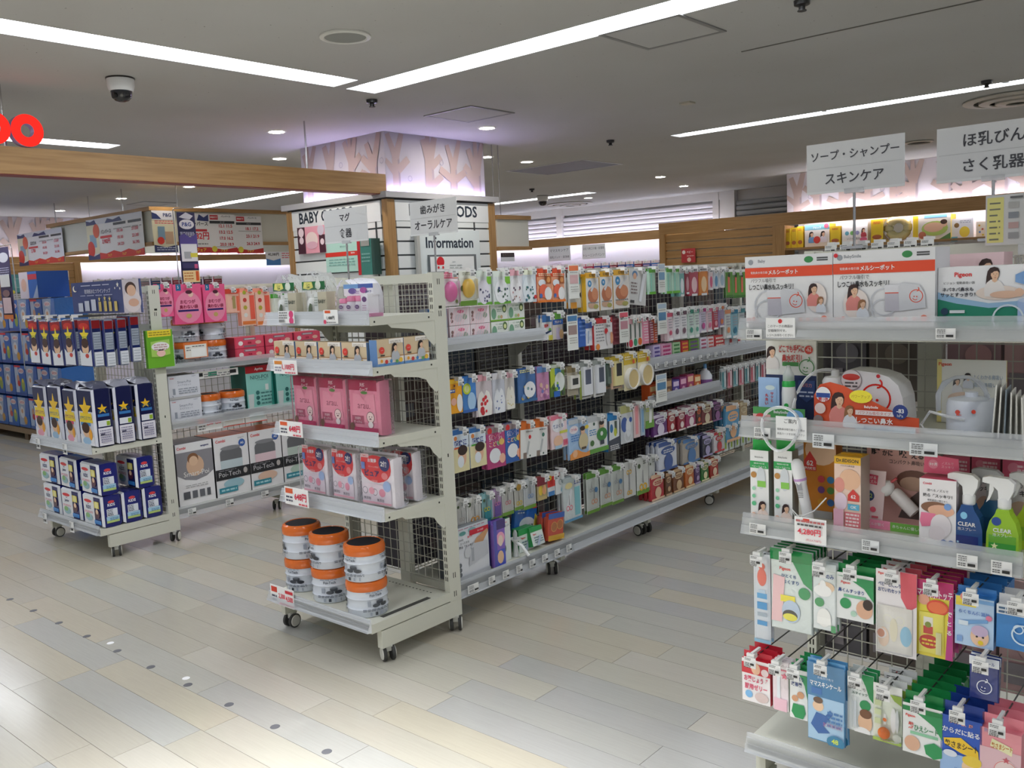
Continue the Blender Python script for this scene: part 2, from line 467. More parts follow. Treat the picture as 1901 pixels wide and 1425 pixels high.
for k, (dist, x0, y0, tone) in enumerate(cells):
    if k < 300:
        if plank_mesh is None:
            o = obj('floor_plank', g0, 'floor_plank', floor); plank_mesh = o.data
        else:
            o = bpy.data.objects.new('floor_plank', plank_mesh); COL.objects.link(o); o.parent = floor
        o.location = (x0, y0, 0); o['plank_tone'] = c(tone)[:3]
    else:
        far.box(x0 + .0009, x0 + PL - .0009, y0 + .0009, y0 + PW - .0009, -0.004, 0, tone)
o = obj('far_planks', far, 'floor_far', floor); o['kind'] = 'stuff'
ceiling = struct('ceiling', G(), 'ceiling_board') if False else None

# ceiling with slots cut for the recessed strip lights
STRIPS = [  # x0, x1, y0, y1 of each opening
    (-4.27, 0.9, 3.53, 3.75), (-4.27, -4.05, -4.4, 3.44), (-4.1, 1.0, 6.90, 7.06), (-7.06, -6.84, -3.4, 3.42),
    (-10.6, -7.55, 10.45, 10.65), (-11.4, -9.0, 6.58, 6.76), (-0.2, 3.6, 0.45, 0.67), (-0.2, 3.6, -2.4, -2.18), (-2.4, -2.18, -4.4, 1.3), 
    (-12.6, -9.9, 3.35, 3.55), (0.2, 3.6, 10.4, 10.6)]
xs = sorted({XL, XR} | {a for s in STRIPS for a in s[:2]}); ys = sorted({YF, YB} | {a for s in STRIPS for a in s[2:]})
g = G()
for xa, xb in zip(xs, xs[1:]):
    for ya, yb in zip(ys, ys[1:]):
        mx_, my_ = (xa + xb) / 2, (ya + yb) / 2
        if any(s[0] < mx_ < s[1] and s[2] < my_ < s[3] for s in STRIPS): continue
        g.add([(xa, ya, CEIL), (xa, yb, CEIL), (xb, yb, CEIL), (xb, ya, CEIL)], [(0, 1, 2, 3)], 'w')
g.box(XL, XR, YF, YB, CEIL + 0.16, CEIL + 0.2, 'w')
ceiling = struct('ceiling', g, 'ceiling_board')
LIGHT_LBL = ['long recessed strip light running right from the corner joint above the middle rack', 'long recessed strip light running left along the ceiling to the corner joint',
    'recessed strip light above the hanging soap and shampoo sign', 'recessed strip light behind the red letters over the wooden beam',
    'far strip light in front of the white roller shutters', 'far strip light beyond the hanging price posters canopy', 'strip light over the aisle beside the viewer',
    'strip light behind the viewer near the front', 'strip light running forward over the open floor',  'strip light above the blue nappy packs', 'strip light over the far corner on the right']
for k, (x0, x1, y0, y1) in enumerate(STRIPS):
    t = thing('strip_light', LIGHT_LBL[k], 'light', ((x0 + x1) / 2, (y0 + y1) / 2, CEIL), 0, 'recessed strip lights')
    a, b = (x1 - x0) / 2, (y1 - y0) / 2
    g = G(); D = 0.09
    g.add([(-a, -b, 0), (a, -b, 0), (a, b, 0), (-a, b, 0), (-a, -b, D), (a, -b, D), (a, b, D), (-a, b, D)], [(0, 4, 5, 1), (1, 5, 6, 2), (2, 6, 7, 3), (3, 7, 4, 0), (4, 7, 6, 5)], 'w')
    obj('reflector_trough', g, 'wall_white', t)
    L = 2 * max(a, b); n = max(1, round(L / 1.22)); al = a > b
    gt = None
    for i in range(n):
        u0, u1 = -L / 2 + .05 + i * (L - .1) / n + (.03 if k == 2 else .001), -L / 2 + .05 + (i + 1) * (L - .1) / n - (.03 if k == 2 else .001)
        m = (u0 + u1) / 2; hw = min(a, b) * 0.62
        if gt is None:
            q = G(); pts = [(hw * math.cos(PI + PI * s / 6), 0.022 * math.sin(PI + PI * s / 6)) for s in range(7)]
            hl = (u1 - u0) / 2; vs = []
            for e in (-hl, hl):
                vs += [((e, p[0], p[1]) if al else (p[0], e, p[1])) for p in pts]
            q.add(vs, [((s, s + 1, s + 8, s + 7) if al else (s, s + 7, s + 8, s + 1)) for s in range(6)], 'w')
            tb = obj('tube', q, 'tube', t); gt = tb
        else:
            tb = link_copy(gt, t)
        tb.location = (m, 0, 0.03) if al else (0, m, 0.03)
        if i > 0 and k == 2:
            e = G().box(-.02, .02, -hw, hw, .015, .05, 'lg') if al else G().box(-hw, hw, -.02, .02, .015, .05, 'lg')
            obj('lamp_holder', e, 'card', t, loc=((u0 - .03, 0, 0) if al else (0, u0 - .03, 0)))

# walls
struct('wall_left', G().box(XL - .1, XL, YF, YB, 0, CEIL), 'wall_white')
struct('wall_back', G().box(XL, XR, YB, YB + .1, 0, CEIL), 'wall_white')

# back wall: roller shutters made of slats, framed by posts
def shutter(name, x0, x1, z0, z1, Y, label, col):
    t = thing(name, label, 'shutter', (x0, Y, z0), 0)
    sl = None; n = int((z1 - z0) / 0.075)
    for i in range(n):
        if sl is None:
            g = G(); W = x1 - x0
            pr = [(0.0, 0.0), (-0.018, 0.012), (-0.026, 0.037), (-0.018, 0.062), (0.0, 0.069)]
            vs = [(x, y, z) for x in (0, W) for y, z in pr]
            g.add(vs, [(i_, i_ + 5, i_ + 6, i_ + 1) for i_ in range(4)], col)
            sl = obj('slat', g, 'plastic', t, smooth=True)
        else:
            link_copy(sl, t).location = (0, 0, i * 0.075)
    return t
shutter('roller_shutter', -12.6, -9.72, 1.75, 2.66, 12.55, 'white roller shutter beside the mural column, left of the narrow post', 'e6e6f0')
shutter('roller_shutter', -9.6, -6.72, 1.75, 2.7, 12.55, 'wide white roller shutter right of the narrow post, lit from above', 'e8e8f2')
shutter('roller_shutter', -6.34, -3.2, 1.75, 2.72, 12.52, 'dark grey roller shutter beside the tree mural wall', '8e9296')
for x0, x1, nm in ((-9.72, -9.6, 1), (-6.72, -6.62, 2), (-6.6, -6.36, 3)):
    struct('trim_%d' % nm, G().box(x0, x1, 12.48, 12.58, 1.6, CEIL, 'w'), 'wall_white')
struct('trim_5', G().box(-12.6, -6.5, 12.49, 12.6, 2.68, CEIL, 'w'), 'wall_white')

# ------------------------------------------------------------------ column with tree mural
column = struct('column', G().box(-6.3, -5.26, 4.68, 5.79, 0, CEIL, 'cbc6cd'), 'matte')
def tree_art(a, seed, n):
    """pale printed tree trunks with forked tops and short cut branches"""
    R = random.Random(seed); k = a.w / a.h
    def limb(x0, y0, x1, y1, w0, w1, col):
        dx, dy = (x1 - x0) * k, (y1 - y0); L = math.hypot(dx, dy); nx, ny = -dy / L / k, dx / L
        a.g([(min(1, max(0, p)), min(1, max(0, q))) for p, q in [(x0 - nx * w0, y0 - ny * w0), (x1 - nx * w1, y1 - ny * w1), (x1 + nx * w1, y1 + ny * w1), (x0 + nx * w0, y0 + ny * w0)][::-1]], col)
    for i in range(n):
        x = (i + .5) / n + R.uniform(-.2, .2) / n; col = R.choice(['bfaaa4', 'baa7a2', 'c4b0aa']); sh = 'aea0a4'
        w = R.uniform(.085, .12); f = R.uniform(.38, .6); s_ = 1 / k
        limb(x, 0, x, f + .1, w, w * .9, col); limb(x + w * .7 * s_, 0, x + w * .7 * s_, f, w * .22, w * .22, sh)
        limb(x, f, x - R.uniform(.12, .22) * s_, min(1, f + R.uniform(.3, .45)), w * .75, w * .55, col)
        limb(x, f, x + R.uniform(.08, .2) * s_, 1.0, w * .8, w * .6, col)
        if R.random() < .6: limb(x, f + .05, x - .02 * s_, 1.0, w * .6, w * .45, col)
        for _ in range(2):
            y = R.uniform(.15, f); sd = R.choice((-1, 1)); L = R.uniform(.2, .32)
            limb(x + sd * w * .4 * s_, y, x + sd * (w * .4 + L) * s_, y + R.uniform(.08, .22), .07, .06, col)
        if R.random() < .7: a.ring(min(.97, x + .3 * s_), R.uniform(.2, .6), .05 * s_, .01 * s_, 'aaa4b6', 10)
a = Art(1.11, .46, x0=0, z0=2.34); tree_art(a, 3, 4); obj('printed_trees', a, 'matte', column, loc=(-5.26, 4.68, 0), rot=PI / 2)
a = Art(1.04, .46, x0=0, z0=2.34); tree_art(a, 8, 4); obj('printed_trees', a, 'matte', column, loc=(-6.3, 4.68, 0))

# cladding around the column, with signs
clad = thing('column_cladding', 'white slatted cladding with wooden edges around the mural column', 'wall panel', (-5.2, 4.62, 0))
g = G()
def slatface(name, L, rot, loc, top):
    sl = None
    zz = 0.3
    k = 0
    while zz < top - .02:
        hgt = min(0.098, top - zz)
        if sl is None:
            sl = obj('slat', G().box(0, L, 0.004, 0.02, 0, hgt - .006, 'e6ebea'), 'card', clad); o = sl
        else: o = link_copy(sl, clad)
        o.location = (loc[0], loc[1], zz); o.rotation_euler = (0, 0, rot)
        zz += .105; k += 1
    obj('slat_backing', G().box(0, L, 0.02, 0.03, 0.2, top, '54585a'), 'card', clad, loc=(loc[0], loc[1], 0), rot=rot)
slatface('f', 1.12, PI / 2, (0, .09, 0), 2.13)
slatface('s', 1.12, 0, (-1.2, 0, 0), 2.13)
for (x, y, r) in ((0, .95, PI / 2), (-.14, 0, 0), (0.0, .38, PI / 2), (-.75, 0, 0)):
    obj('slot_strip', G().box(-.006, .006, -.002, .004, .3, 2.13, '3d4042'), 'card', clad, loc=(x, y, 0), rot=r)
for (x0, x1, y0, y1) in ((-.06, .0, 0, .075), (-.06, .004, 1.13, 1.21), (-1.27, -1.2, -.004, .06)):
    obj('edge_post', G().box(x0, x1, y0, y1, .1, 2.29, 'w'), 'wood_z', clad)
obj('top_ledge', G().box(-1.3, .03, -.03, 1.24, 2.3, 2.345, 'b9b9bc'), 'card', clad)
obj('shadow_gap', G().box(-1.26, -.005, .004, 1.2, 2.285, 2.3, '2a2a2c'), 'card', clad)
o = obj('sign_board', G().box(0, 1.05, 0, .02, 2.13, 2.285, 'e9edee'), 'card', clad, loc=(0, .08, 0), rot=PI / 2)
obj('lettering', Art(1.05, .155, x0=0, z0=2.13).run('T BABY_GOODS .5 .54 .60 24303e .8'), 'card', o)
o = obj('sign_board', G().box(0, 1.12, 0, .02, 2.13, 2.285, 'e9edee'), 'card', clad, loc=(-1.2, 0, 0))
obj('lettering', Art(1.12, .155, x0=0, z0=2.13).run('T BABY_GOODS .40 .6 .60 24303e .62'), 'card', o)
o = obj('violet_led', G().box(-5.245, -5.235, 4.7, 5.78, 2.3455, 2.3505, 'w'), 'led_violet', None)
tag(o, 'violet light strip along the ledge under the tree mural, aisle side', 'light strip', 'violet light strips')
o = obj('violet_led', G().box(-6.28, -5.28, 4.655, 4.665, 2.3455, 2.3505, 'w'), 'led_violet', None)
tag(o, 'violet light strip along the ledge under the tree mural, behind the beam', 'light strip', 'violet light strips')
# information board on the aisle face
t = thing('information_board', 'pale board headed Information on the column cladding', 'sign', (-5.19, 4.9, 0), PI / 2)
obj('panel', G().box(.0, .70, -.012, .0, .9, 2.06, 'dfe9ea'), 'card', t)
obj('panel_edge', G().box(-.03, .0, -.03, .0, .9, 2.06, 'b9bab4'), 'card', t)
obj('poster_frame', G().box(.09, .63, -.03, -.012, .9, 1.865, '6a7072'), 'card', t)
obj('poster', G().box(.10, .60, -.032, -.03, .9, 1.85, 'eef2f2'), 'card', t)
obj('lettering', Art(.7, 1.16, x0=0, z0=.9, y=-.0125).run('T Information .5 .915 .075 24303e .78'), 'card', t)
obj('poster_print', Art(.5, .95, x0=.1, z0=.9, y=-.033).run('o .22 .955 .085 d8232f;r .14 .9 .30 .93 eef2f2;o .17 .91 .022 d8232f;o .27 .91 .022 d8232f;t Japan .52 .955 .016 9aa;l .42 .7 .93 2 .02 .008 b9c0c0'.replace('9aa', '99aaaa')), 'card', t)

# ------------------------------------------------------------------ hanging wooden beam with red letters
beam = thing('hanging_beam', 'long wooden beam hung from the ceiling on thin rods', 'beam', (-5.25, 0, 0))
obj('plank', G().box(-.09, .02, -3.0, 4.65, 2.33, 2.475, 'w'), 'wood_y', beam)
obj('red_underside', G().box(-.085, .015, -2.98, 4.64, 2.326, 2.33, '8c3a2c'), 'card', beam)
for y in (-2.2, -.2, 1.99, 3.95):
    obj('rod', G().tube([(0, y, 2.47), (0, y, CEIL)], .006, 'w', 6), 'chrome', beam)
for k, (yc, lb) in enumerate(((2.093, 'rightmost red illuminated letter O standing on the wooden beam'), (1.925, 'red illuminated letter O cut by the edge of the picture on the beam'))):
    t = thing('sign_letter', lb, 'sign letter', (-5.21, yc, 2.475), PI / 2, 'red illuminated letters')
    n = 28; vo, vi = [], []
    for i in range(n):
        ang = 2 * PI * i / n
        vo.append((.084 * math.cos(ang), .0, .088 + .086 * math.sin(ang))); vi.append((.034 * math.cos(ang), 0, .088 + .036 * math.sin(ang)))
    g = G(); g.add(vo + vi, [(i, (i + 1) % n, n + (i + 1) % n, n + i) for i in range(n)], 'w'); obj('face', g, 'sign_red', t)
    g = G(); bk = [(v[0], .05, v[2]) for v in vo]; bi = [(v[0], .05, v[2]) for v in vi]
    g.add(vo + bk, [(i, n + i, n + (i + 1) % n, (i + 1) % n) for i in range(n)], 'c9a8d8'); g.add(vi + bi, [(i, (i + 1) % n, n + (i + 1) % n, n + i) for i in range(n)], 'c9a8d8')
    g.add(bk + bi, [(i, n + i, n + (i + 1) % n, (i + 1) % n) for i in range(n)], 'c9a8d8')
    obj('return_edge', g, 'plastic', t, smooth=True)

# ------------------------------------------------------------------ ceiling fittings
def downlight(x, y, label):
    t = thing('downlight', label, 'light', (x, y, CEIL), 0, 'ceiling downlights')
    g = G().lathe([(.072, -.001), (.072, -.004), (.06, -.006), (.055, -.001)], 'w', 18, caps=False); obj('trim_ring', g, 'white_plastic', t)
    obj('lens', G().lathe([(.001, -.003), (.053, -.003)], 'w', 18, caps=False), 'downlight_wash' if x > -7 else 'downlight', t)
for x, y, l in ((-5.706, 4.04, 'downlight left of the mural column, nearer the beam'), (-6.855, 4.865, 'downlight left of the mural column, farther back'), (-4.719, 5.25, 'downlight just right of the top of the mural column'),
                (-5.827, 6.456, 'downlight right of the mural column, lower in the picture'), (-5.857, 7.086, 'downlight beside the dark ceiling panel'), (-5.93, 9.718, 'downlight left of the pair near the shutters'),
                (-6.4, 11.084, 'downlight right of the pair near the shutters'), (-12.2, 5.2, 'downlight far left over the price posters'), (-10.512, 5.2, 'downlight above the price poster canopy'),
                (-8.91, 4.863, 'left downlight of the pair just under the beam'), (-9.107, 5.271, 'right downlight of the pair just under the beam'), (-8.09, 11.195, 'downlight beyond the far round vent')):
    downlight(x, y, l)
for _n, (_x, _yy) in enumerate(((-1.75, .85), (-2.75, .75))):  # out-of-view rings made up to house the added floor spots
    t = thing('added_spot_ring', 'ceiling spot over the open floor, %s one' % ['nearer', 'farther'][_n], 'light', (_x, _yy, CEIL)); obj('ring', G().lathe([(.14, -.001), (.14, -.012), (.125, -.012)], 'w', 20, caps=False), 'white_plastic', t)
# spots that light the slat walls and shutters
def hatch(x0, x1, y0, y1, label, dark=False):
    t = thing('ceiling_panel' if dark else 'ceiling_hatch', label, 'vent' if dark else 'hatch', ((x0 + x1) / 2, (y0 + y1) / 2, CEIL))
    a, b = (x1 - x0) / 2, (y1 - y0) / 2; w = .022
    fr = '8a8a88' if not dark else 'cfcfcf'
    g = G()
    g.box(-a, a, -b, -b + w, -.006, -.0005, fr); g.box(-a, a, b - w, b, -.006, -.0005, fr); g.box(-a, -a + w, -b + w, b - w, -.006, -.0005, fr); g.box(a - w, a, -b + w, b - w, -.006, -.0005, fr)
    obj('frame', g, 'card', t)
    obj('panel', G().box(-a + w, a - w, -b + w, b - w, -.004, -.0005, '5c5e60' if dark else 'w'), 'card' if dark else 'ceiling_board', t)
hatch(-2.60, -2.15, 3.72, 4.17, 'square ceiling access hatch beside the long strip light')
hatch(-4.63, -4.18, 4.50, 4.95, 'square ceiling access hatch above the mural column')
hatch(-6.48, -5.44, 7.46, 8.19, 'dark rectangular ceiling panel beyond the mural column', True)
hatch(-11.2, -10.75, 5.6, 6.05, 'square ceiling access hatch over the price poster canopy')
hatch(-7.95, -7.5, 4.7, 5.1, 'small square hatch left of the mural column')
t = thing('ceiling_speaker', 'round flush ceiling speaker near the corner of the lights', 'speaker', (-3.38, 2.81, CEIL))
obj('ring', G().lathe([(.118, -.001), (.118, -.008), (.1, -.012), (.095, -.006)], 'e0e0d8', 30, caps=False), 'plastic', t, smooth=True)
obj('grille', G().lathe([(.001, -.007), (.097, -.007)], '9a9c96', 30, caps=False), 'matte', t)
for x, y, l in ((-4.42, 3.855, 'dark sprinkler head behind the corner of the strip lights'), (-4.545, 6.645, 'dark sprinkler head between the column and the far strip light'), (-1.69, 3.98, 'dark sprinkler head at the top edge of the picture'),
                (-7.58, 9.25, 'dark sprinkler head near the far security camera'), (-1.6, 6.72, 'dark sprinkler head beside the joint of the second strip light')):
    t = thing('sprinkler_head', l, 'sprinkler', (x, y, CEIL), 0, 'sprinkler heads')
    obj('flange', G().lathe([(.036, -.001), (.034, -.02), (.02, -.026)], '2c2b2a', 14), 'plastic', t, smooth=True)
    obj('deflector', G().lathe([(.014, -.026), (.014, -.04), (.02, -.042), (.02, -.046)], '1d1c1b', 12), 'plastic', t)
for x, y, s, l in ((-4.76, 2.41, 1, 'white security camera dome above the wooden beam'), (-8.16, 10.19, 1.15, 'white security camera dome far off near the shutters')):
    t = thing('security_camera', l, 'camera', (x, y, CEIL))
    obj('base', G().lathe([(.073 * s, -.001), (.073 * s, -.008)], '26201e', 24), 'plastic', t)
    obj('housing', G().lathe([(.07 * s, -.008), (.068 * s, -.045 * s), (.06 * s, -.07 * s)], 'e4e4e2', 24), 'plastic', t, smooth=True)
    obj('dome', G().lathe([(.055 * s, -.07 * s), (.05 * s, -.1 * s), (.034 * s, -.118 * s), (.012 * s, -.125 * s)], '1c1c1e', 24), 'gloss', t, smooth=True)
    obj('lens', G().lathe([(.016 * s, 0), (.016 * s, .012)], '050505', 12, x=.02 * s, y=-.045 * s, z=-.1 * s, axis='y'), 'gloss', t)
for x, y, r, l in ((-1.62, 7.66, .36, 'large round ceiling air diffuser at the right edge'), (-8.85, 11.75, .36, 'far round ceiling air diffuser in front of the shutters'), (-2.86, 9.5, .13, 'small round ceiling cap above the tree mural wall')):
    t = thing('air_diffuser', l, 'vent', (x, y, CEIL))
    n = 3 if r > .2 else 1
    for i in range(n):
        ra, rb = r * (1 - i * .3), r * (1 - i * .3 - .2); z = -.012 - i * .014
        obj('cone_ring', G().lathe([(ra, -.004), (ra, -.012 - .012 * i), (rb, -.018 - .012 * i), (rb, -.008 - .012 * i)], 'b9b4a6', 28, caps=False), 'plastic', t, smooth=True)
    obj('throat', G().lathe([(.001, -.0035), (r * .98, -.0035)], '3b3830', 28, caps=False), 'matte', t)
o = obj('ceiling_sensor', G().box(-.04, .04, -.04, .04, -.012, 0, 'bdb9a8'), 'plastic', loc=(-3.23, 5.67, CEIL)); tag(o, 'small square beige sensor plate on the ceiling', 'sensor')
# long seam of a ceiling section at the right
o = obj('ceiling_seam', G().box(-2.3, .8, 4.62, 4.63, CEIL - .004, CEIL - .0003, '77756f'), 'matte'); tag(o, 'thin dark seam strip across the ceiling on the right', 'seam', kind='structure')
# floor dots
for k in range(10):
    o = obj('floor_dot', G().lathe([(.019, .0002), (.018, .0012)], '66666a', 14), 'matte', loc=(-5.37 + k * .3123, 1.799 + k * .0034, 0))
    tag(o, 'round grey floor sticker in the dotted line, number %s from the far left' % ['one', 'two', 'three', 'four', 'five', 'six', 'seven', 'eight', 'nine', 'ten'][k], 'floor sticker', 'dotted line of grey floor stickers')
for x, y, l in ((-4.245, 1.838, 'white floor sticker near the fourth grey dot'), (-3.564, 1.849, 'white floor sticker near the seventh grey dot')):
    o = obj('floor_dot', G().lathe([(.017, .0002), (.016, .0012)], 'efefef', 14), 'matte', loc=(x, y, 0)); tag(o, l, 'floor sticker', 'white floor stickers')

# ================================================================== shop racks
def wire_grid(g, x0, x1, z0, z1, y, step=0.05, r=0.0016, col='w'):
    n = max(1, round((x1 - x0) / step))
    for i in range(n + 1): g.box(x0 + (x1 - x0) * i / n - r, x0 + (x1 - x0) * i / n + r, y - r, y + r, z0, z1, col)
    n = max(1, round((z1 - z0) / step))
    for i in range(n + 1): g.box(x0, x1, y - 3 * r, y - r, z0 + (z1 - z0) * i / n - r, z0 + (z1 - z0) * i / n + r, col)
    return g
_caster = None
def caster(parent, loc, rot=0.0):
    global _caster
    if _caster is None:
        o = obj('caster', G().box(-.012, .012, -.014, .014, .045, .075, 'c9c9c0').box(-.016, .016, -.02, .02, .066, .074, 'c9c9c0'), 'plastic', parent)
        g = G()
        for s in (-1, 1):
            g.lathe([(.012, .0115 * s), (.0335, .0125 * s), (.0345, .017 * s), (.0345, .026 * s), (.031, .0275 * s)][::s], '33322f', 20, z=.0345, axis='x')
        obj('tyre', g, 'rubber', o, smooth=True)
        g = G()
        for s in (-1, 1): g.lathe([(.004, .0312 * s), (.026, .0312 * s), (.0285, .0275 * s)][::-s], 'd9d8cf', 20, z=.0345, axis='x')
        obj('hub_cap', g, 'plastic', o, smooth=True)
        _caster = o
    else:
        o = link_copy(_caster, parent)
        for ch in _caster.children: link_copy(ch, o)
    o.location = loc; o.rotation_euler = (0, 0, rot)
    return o
def rail(parent, x0, x1, y, z, mat='clear_rail', h=.06, tilt=.022):
    """price rail: sloping front strip with ridges in front of a shelf edge; local x along it"""
    g = G()
    pr = [(0, h), (-.004, h), (-.006, h - .012), (-.010, h - .014), (-.012, h * .45), (-.016, h * .42), (-tilt, .006), (-tilt - .004, 0), (-.002, -.004), (0, .0)]
    vs = [(x, y + a, z + b) for x in (x0, x1) for a, b in pr]; n = len(pr)
    g.add(vs, [(i, n + i, n + (i + 1) % n, (i + 1) % n)[::-1] for i in range(n)] + [tuple(range(n)), tuple(range(2 * n - 1, n - 1, -1))], 'ced2d4')
    return obj('price_rail', g, mat, parent)
def posts_slots(g, x, y0, y1, z0, z1, sgn):
    """dark slots punched in an upright: two columns on the narrow front face, a few on the wide face"""
    z = z0
    while z < z1:
        for xx in (.010, .021):
            g.box(x - sgn * xx - .0022, x - sgn * xx + .0022, y0 - .0006, y0 + .001, z, z + .02, '26261f')
        z += .032
def endcap(name, label, X0, W, Yf, base_f, shelves, H=1.695, posts_y=(.38, .455), rails=True):
    """end rack facing -y. local origin at floor, left front shelf corner; shelves: list of (z_top, front y, has bracket)"""
    t = thing(name, label, 'display rack', (X0, Yf, 0))
    py0, py1 = posts_y
    for k, x in enumerate((0.0, W)):
        s = 1 if k == 0 else -1
        xa, xb = (x, x + s * .032) if s > 0 else (x - .032, x)
        o = obj('upright', G().box(xa, xb, py0, py1, .1505, H, 'w'), 'steel', t)
        g = G(); posts_slots(g, x, py0, py1, .25, H - .04, -s)
        xf = x + (-.0004 if s > 0 else .0004)
        for zz in (H - .055, H - .2, .26, .17):
            for yy in (.03, .042): g.box(min(x, xf), max(x, xf), py0 + yy - .002, py0 + yy + .002, zz, zz + .026, '26261f')
        g.box(min(x, xf), max(x, xf), py0 + .03, py0 + .05, H - .165, H - .152, '26261f'); g.box(min(x, xf), max(x, xf), py0 + .035, py0 + .042, .84, .856, '26261f')
        obj('slots', g, 'matte', o)
        obj('base_leg', G().box(xa, xb, base_f + .055, py1, .07, .15, 'w'), 'steel', t)
    obj('top_beam', G().box(.032, W - .032, py0 + .01, py0 + .03, H - .045, H - .004, 'w'), 'steel', t)
    obj('wire_grid', wire_grid(G(), .035, W - .035, .24, H - .05, py0 + .02), 'wire', t)
    obj('cross_beam', G().box(.032, W - .032, py0 + .01, py0 + .035, 1.42, 1.46, 'w'), 'steel', t)
    # base deck
    o = obj('base_deck', G().box(.0, W, base_f, py0, .155, .196, 'w'), 'steel', t)
    g = G()
    for i in range(26): g.box(.06 + (W - .12) * i / 26, .06 + (W - .12) * i / 26 + .008, py0 - .05, py0 - .044, .1962, .1968, '3a3a33')
    obj('perforations', g, 'matte', o)
    obj('rubber_strip', G().box(W - .05, W - .025, base_f + .09, py0 - .1, .1962, .1975, '4a4a46'), 'matte', o)
    if rails: rail(o, 0, W, base_f, .165, h=.055)
    for zt, fy, br in shelves:
        o = obj('shelf', G().box(.0, W, fy, py0, zt - .036, zt - .0, 'w').box(.004, W - .004, fy + .006, py0, zt - .03, zt - .028, 'w'), 'steel', t)
        rail(o, .0, W, fy - .002, zt - .03)
        g = G()
        for x in (W,):
            g.box(x - .0002, x + .0008, py0 - .04, py0 - .032, zt - .024, zt - .016, '26261f'); g.box(x - .0002, x + .0008, fy + .02, fy + .028, zt - .024, zt - .016, '26261f')
        obj('screw_hole', g, 'matte', o)
        if br:
            for x in (0.002, W - .005):
                pts = [(fy + .1, zt - .036), (py0, zt - .036), (py0, zt - .14), (py0 - .012, zt - .15), (py0 - .05, zt - .115), (py0 - .07, zt - .085), (py0 - .12, zt - .068), (fy + .12, zt - .052)]
                g = G(); n = len(pts)
                g.add([(x, p[0], p[1]) for p in pts] + [(x + .003, p[0], p[1]) for p in pts], [tuple(range(n)), tuple(range(2 * n - 1, n - 1, -1))] + [(i, n + i, n + (i + 1) % n, (i + 1) % n) for i in range(n)], 'w')
                obj('bracket', g, 'steel', o)
    for x, y, r in ((.03, base_f + .09, .1), (W - .02, base_f + .1, 1.15), (W - .012, py1 - .035, .75), (.03, py1 - .035, .3)):
        caster(t, (x, y, 0), r)
    return t
ec = endcap('end_rack', 'off-white end rack in the middle with orange-lidded drums on its base', -3.705, .75, 2.49, -.1,
            [(1.515, 0, True), (1.3, .0, True), (.99, .01, True), (.66, .015, True)])
el = endcap('end_rack', 'off-white end rack on the left stacked with navy nappy packs', -6.54, .90, 2.45, .0, [(.715, .0, False)], H=1.715, posts_y=(.46, .535))
er = endcap('end_rack', 'off-white end rack on the right with nasal aspirators and hanging baby care goods', -1.235, .75, 2.45, .0,
            [(1.475, 0, False), (1.185, 0, False), (.89, 0, False)], H=1.695, posts_y=(.46, .535))

def run_rack(name, label, Xc, side, Y0, bays, H, lip, shelves, grids=True):
    """long rack along y whose face points to side*x"""
    t = thing(name, label, 'display rack', (Xc, Y0, 0))
    L = .9 * bays; s = side
    for k in range(bays + 1):
        obj('upright', G().box(-.035, .035, k * .9 - .018, k * .9 + .018, .12, H, 'w'), 'steel', t)
        a, b = sorted((0, s * (lip - .06)))
        obj('base_leg', G().box(a, b, k * .9 - .018, k * .9 + .018, .075, .15, 'w'), 'steel', t)
        if k > 0:
            caster(t, (s * (lip - .1), k * .9 - .05, 0), .2 + .6 * k)
            if k == 2: caster(t, (s * (lip - .1), k * .9 + .012, 0), 1.2)
    for k in range(bays):
        g = G(); y0, y1 = k * .9 + .02, (k + 1) * .9 - .02
        w = wire_grid(G(), y0, y1, .22, H - .02, 0, .05)
        w.V = [(s * .022 + v[1], v[0], v[2]) for v in w.V]; w.F = [f[::-1] for f in w.F]
        obj('wire_grid', w, 'wire', t)
        o = obj('base_deck', G().box(*sorted((0, s * lip)), y0 - .02, y1 + .02, .165, .2, 'w'), 'steel', t)
        r = rail(o, 0, .898, 0, .14, h=.075); r.location = (s * lip, y0 - .02, 0); r.rotation_euler = (0, 0, PI / 2 if s > 0 else -PI / 2)
        if s < 0: r.location = (s * lip, y1 + .02, 0)
        obj('top_bar', G().box(-.012, .012, y0 - .02, y1 + .02, H - .03, H, 'w'), 'steel', t)
    for (k0, k1, z, depth, mat, hh) in shelves:
        y0, y1 = k0 * .9 + .0, k1 * .9 - .004
        o = obj('shelf', G().box(*sorted((s * .03, s * depth)), y0, y1, z - .03, z, 'w'), 'steel', t)
        r = rail(o, 0, y1 - y0, 0, z - .03, mat, h=hh); r.location = (s * depth, y0, 0); r.rotation_euler = (0, 0, PI / 2)
        for y in (y0 + .004, y1 - .006):
            pts = [(.03, z - .03), (depth - .05, z - .03), (depth - .1, z - .05), (.09, z - .09), (.03, z - .13)]; n = len(pts)
            g = G(); g.add([(s * p[0], y, p[1]) for p in pts] + [(s * p[0], y + .003, p[1]) for p in pts], [tuple(range(n)), tuple(range(2 * n - 1, n - 1, -1))] + [(i, (i + 1) % n, n + (i + 1) % n, n + i) for i in range(n)], 'w')
            obj('bracket', g, 'steel', o)
    return t
long_rack = run_rack('long_rack', 'long off-white rack receding along the aisle, full of hanging baby goods', -3.33, 1, 2.95, 5, 1.69, .345,
    [(0.02, .98, 1.345, .235, 'clear_rail', .065), (2.05, 3.2, 1.06, .27, 'clear_rail', .085), (2.05, 3.1, .83, .27, 'clear_rail', .075), (3.22, 5, 1.05, .25, 'clear_rail', .085)])
left_rack = run_rack('long_rack', 'long off-white rack behind the left end rack holding pail refills', -6.02, 1, 2.99, 3, 1.70, .35,
    [(0.02, 3, 1.155, .31, 'clear_rail', .06), (0.02, 3, .78, .34, 'clear_rail', .06)])
for k, bm in enumerate(((-1.2, .0), )):
    pass
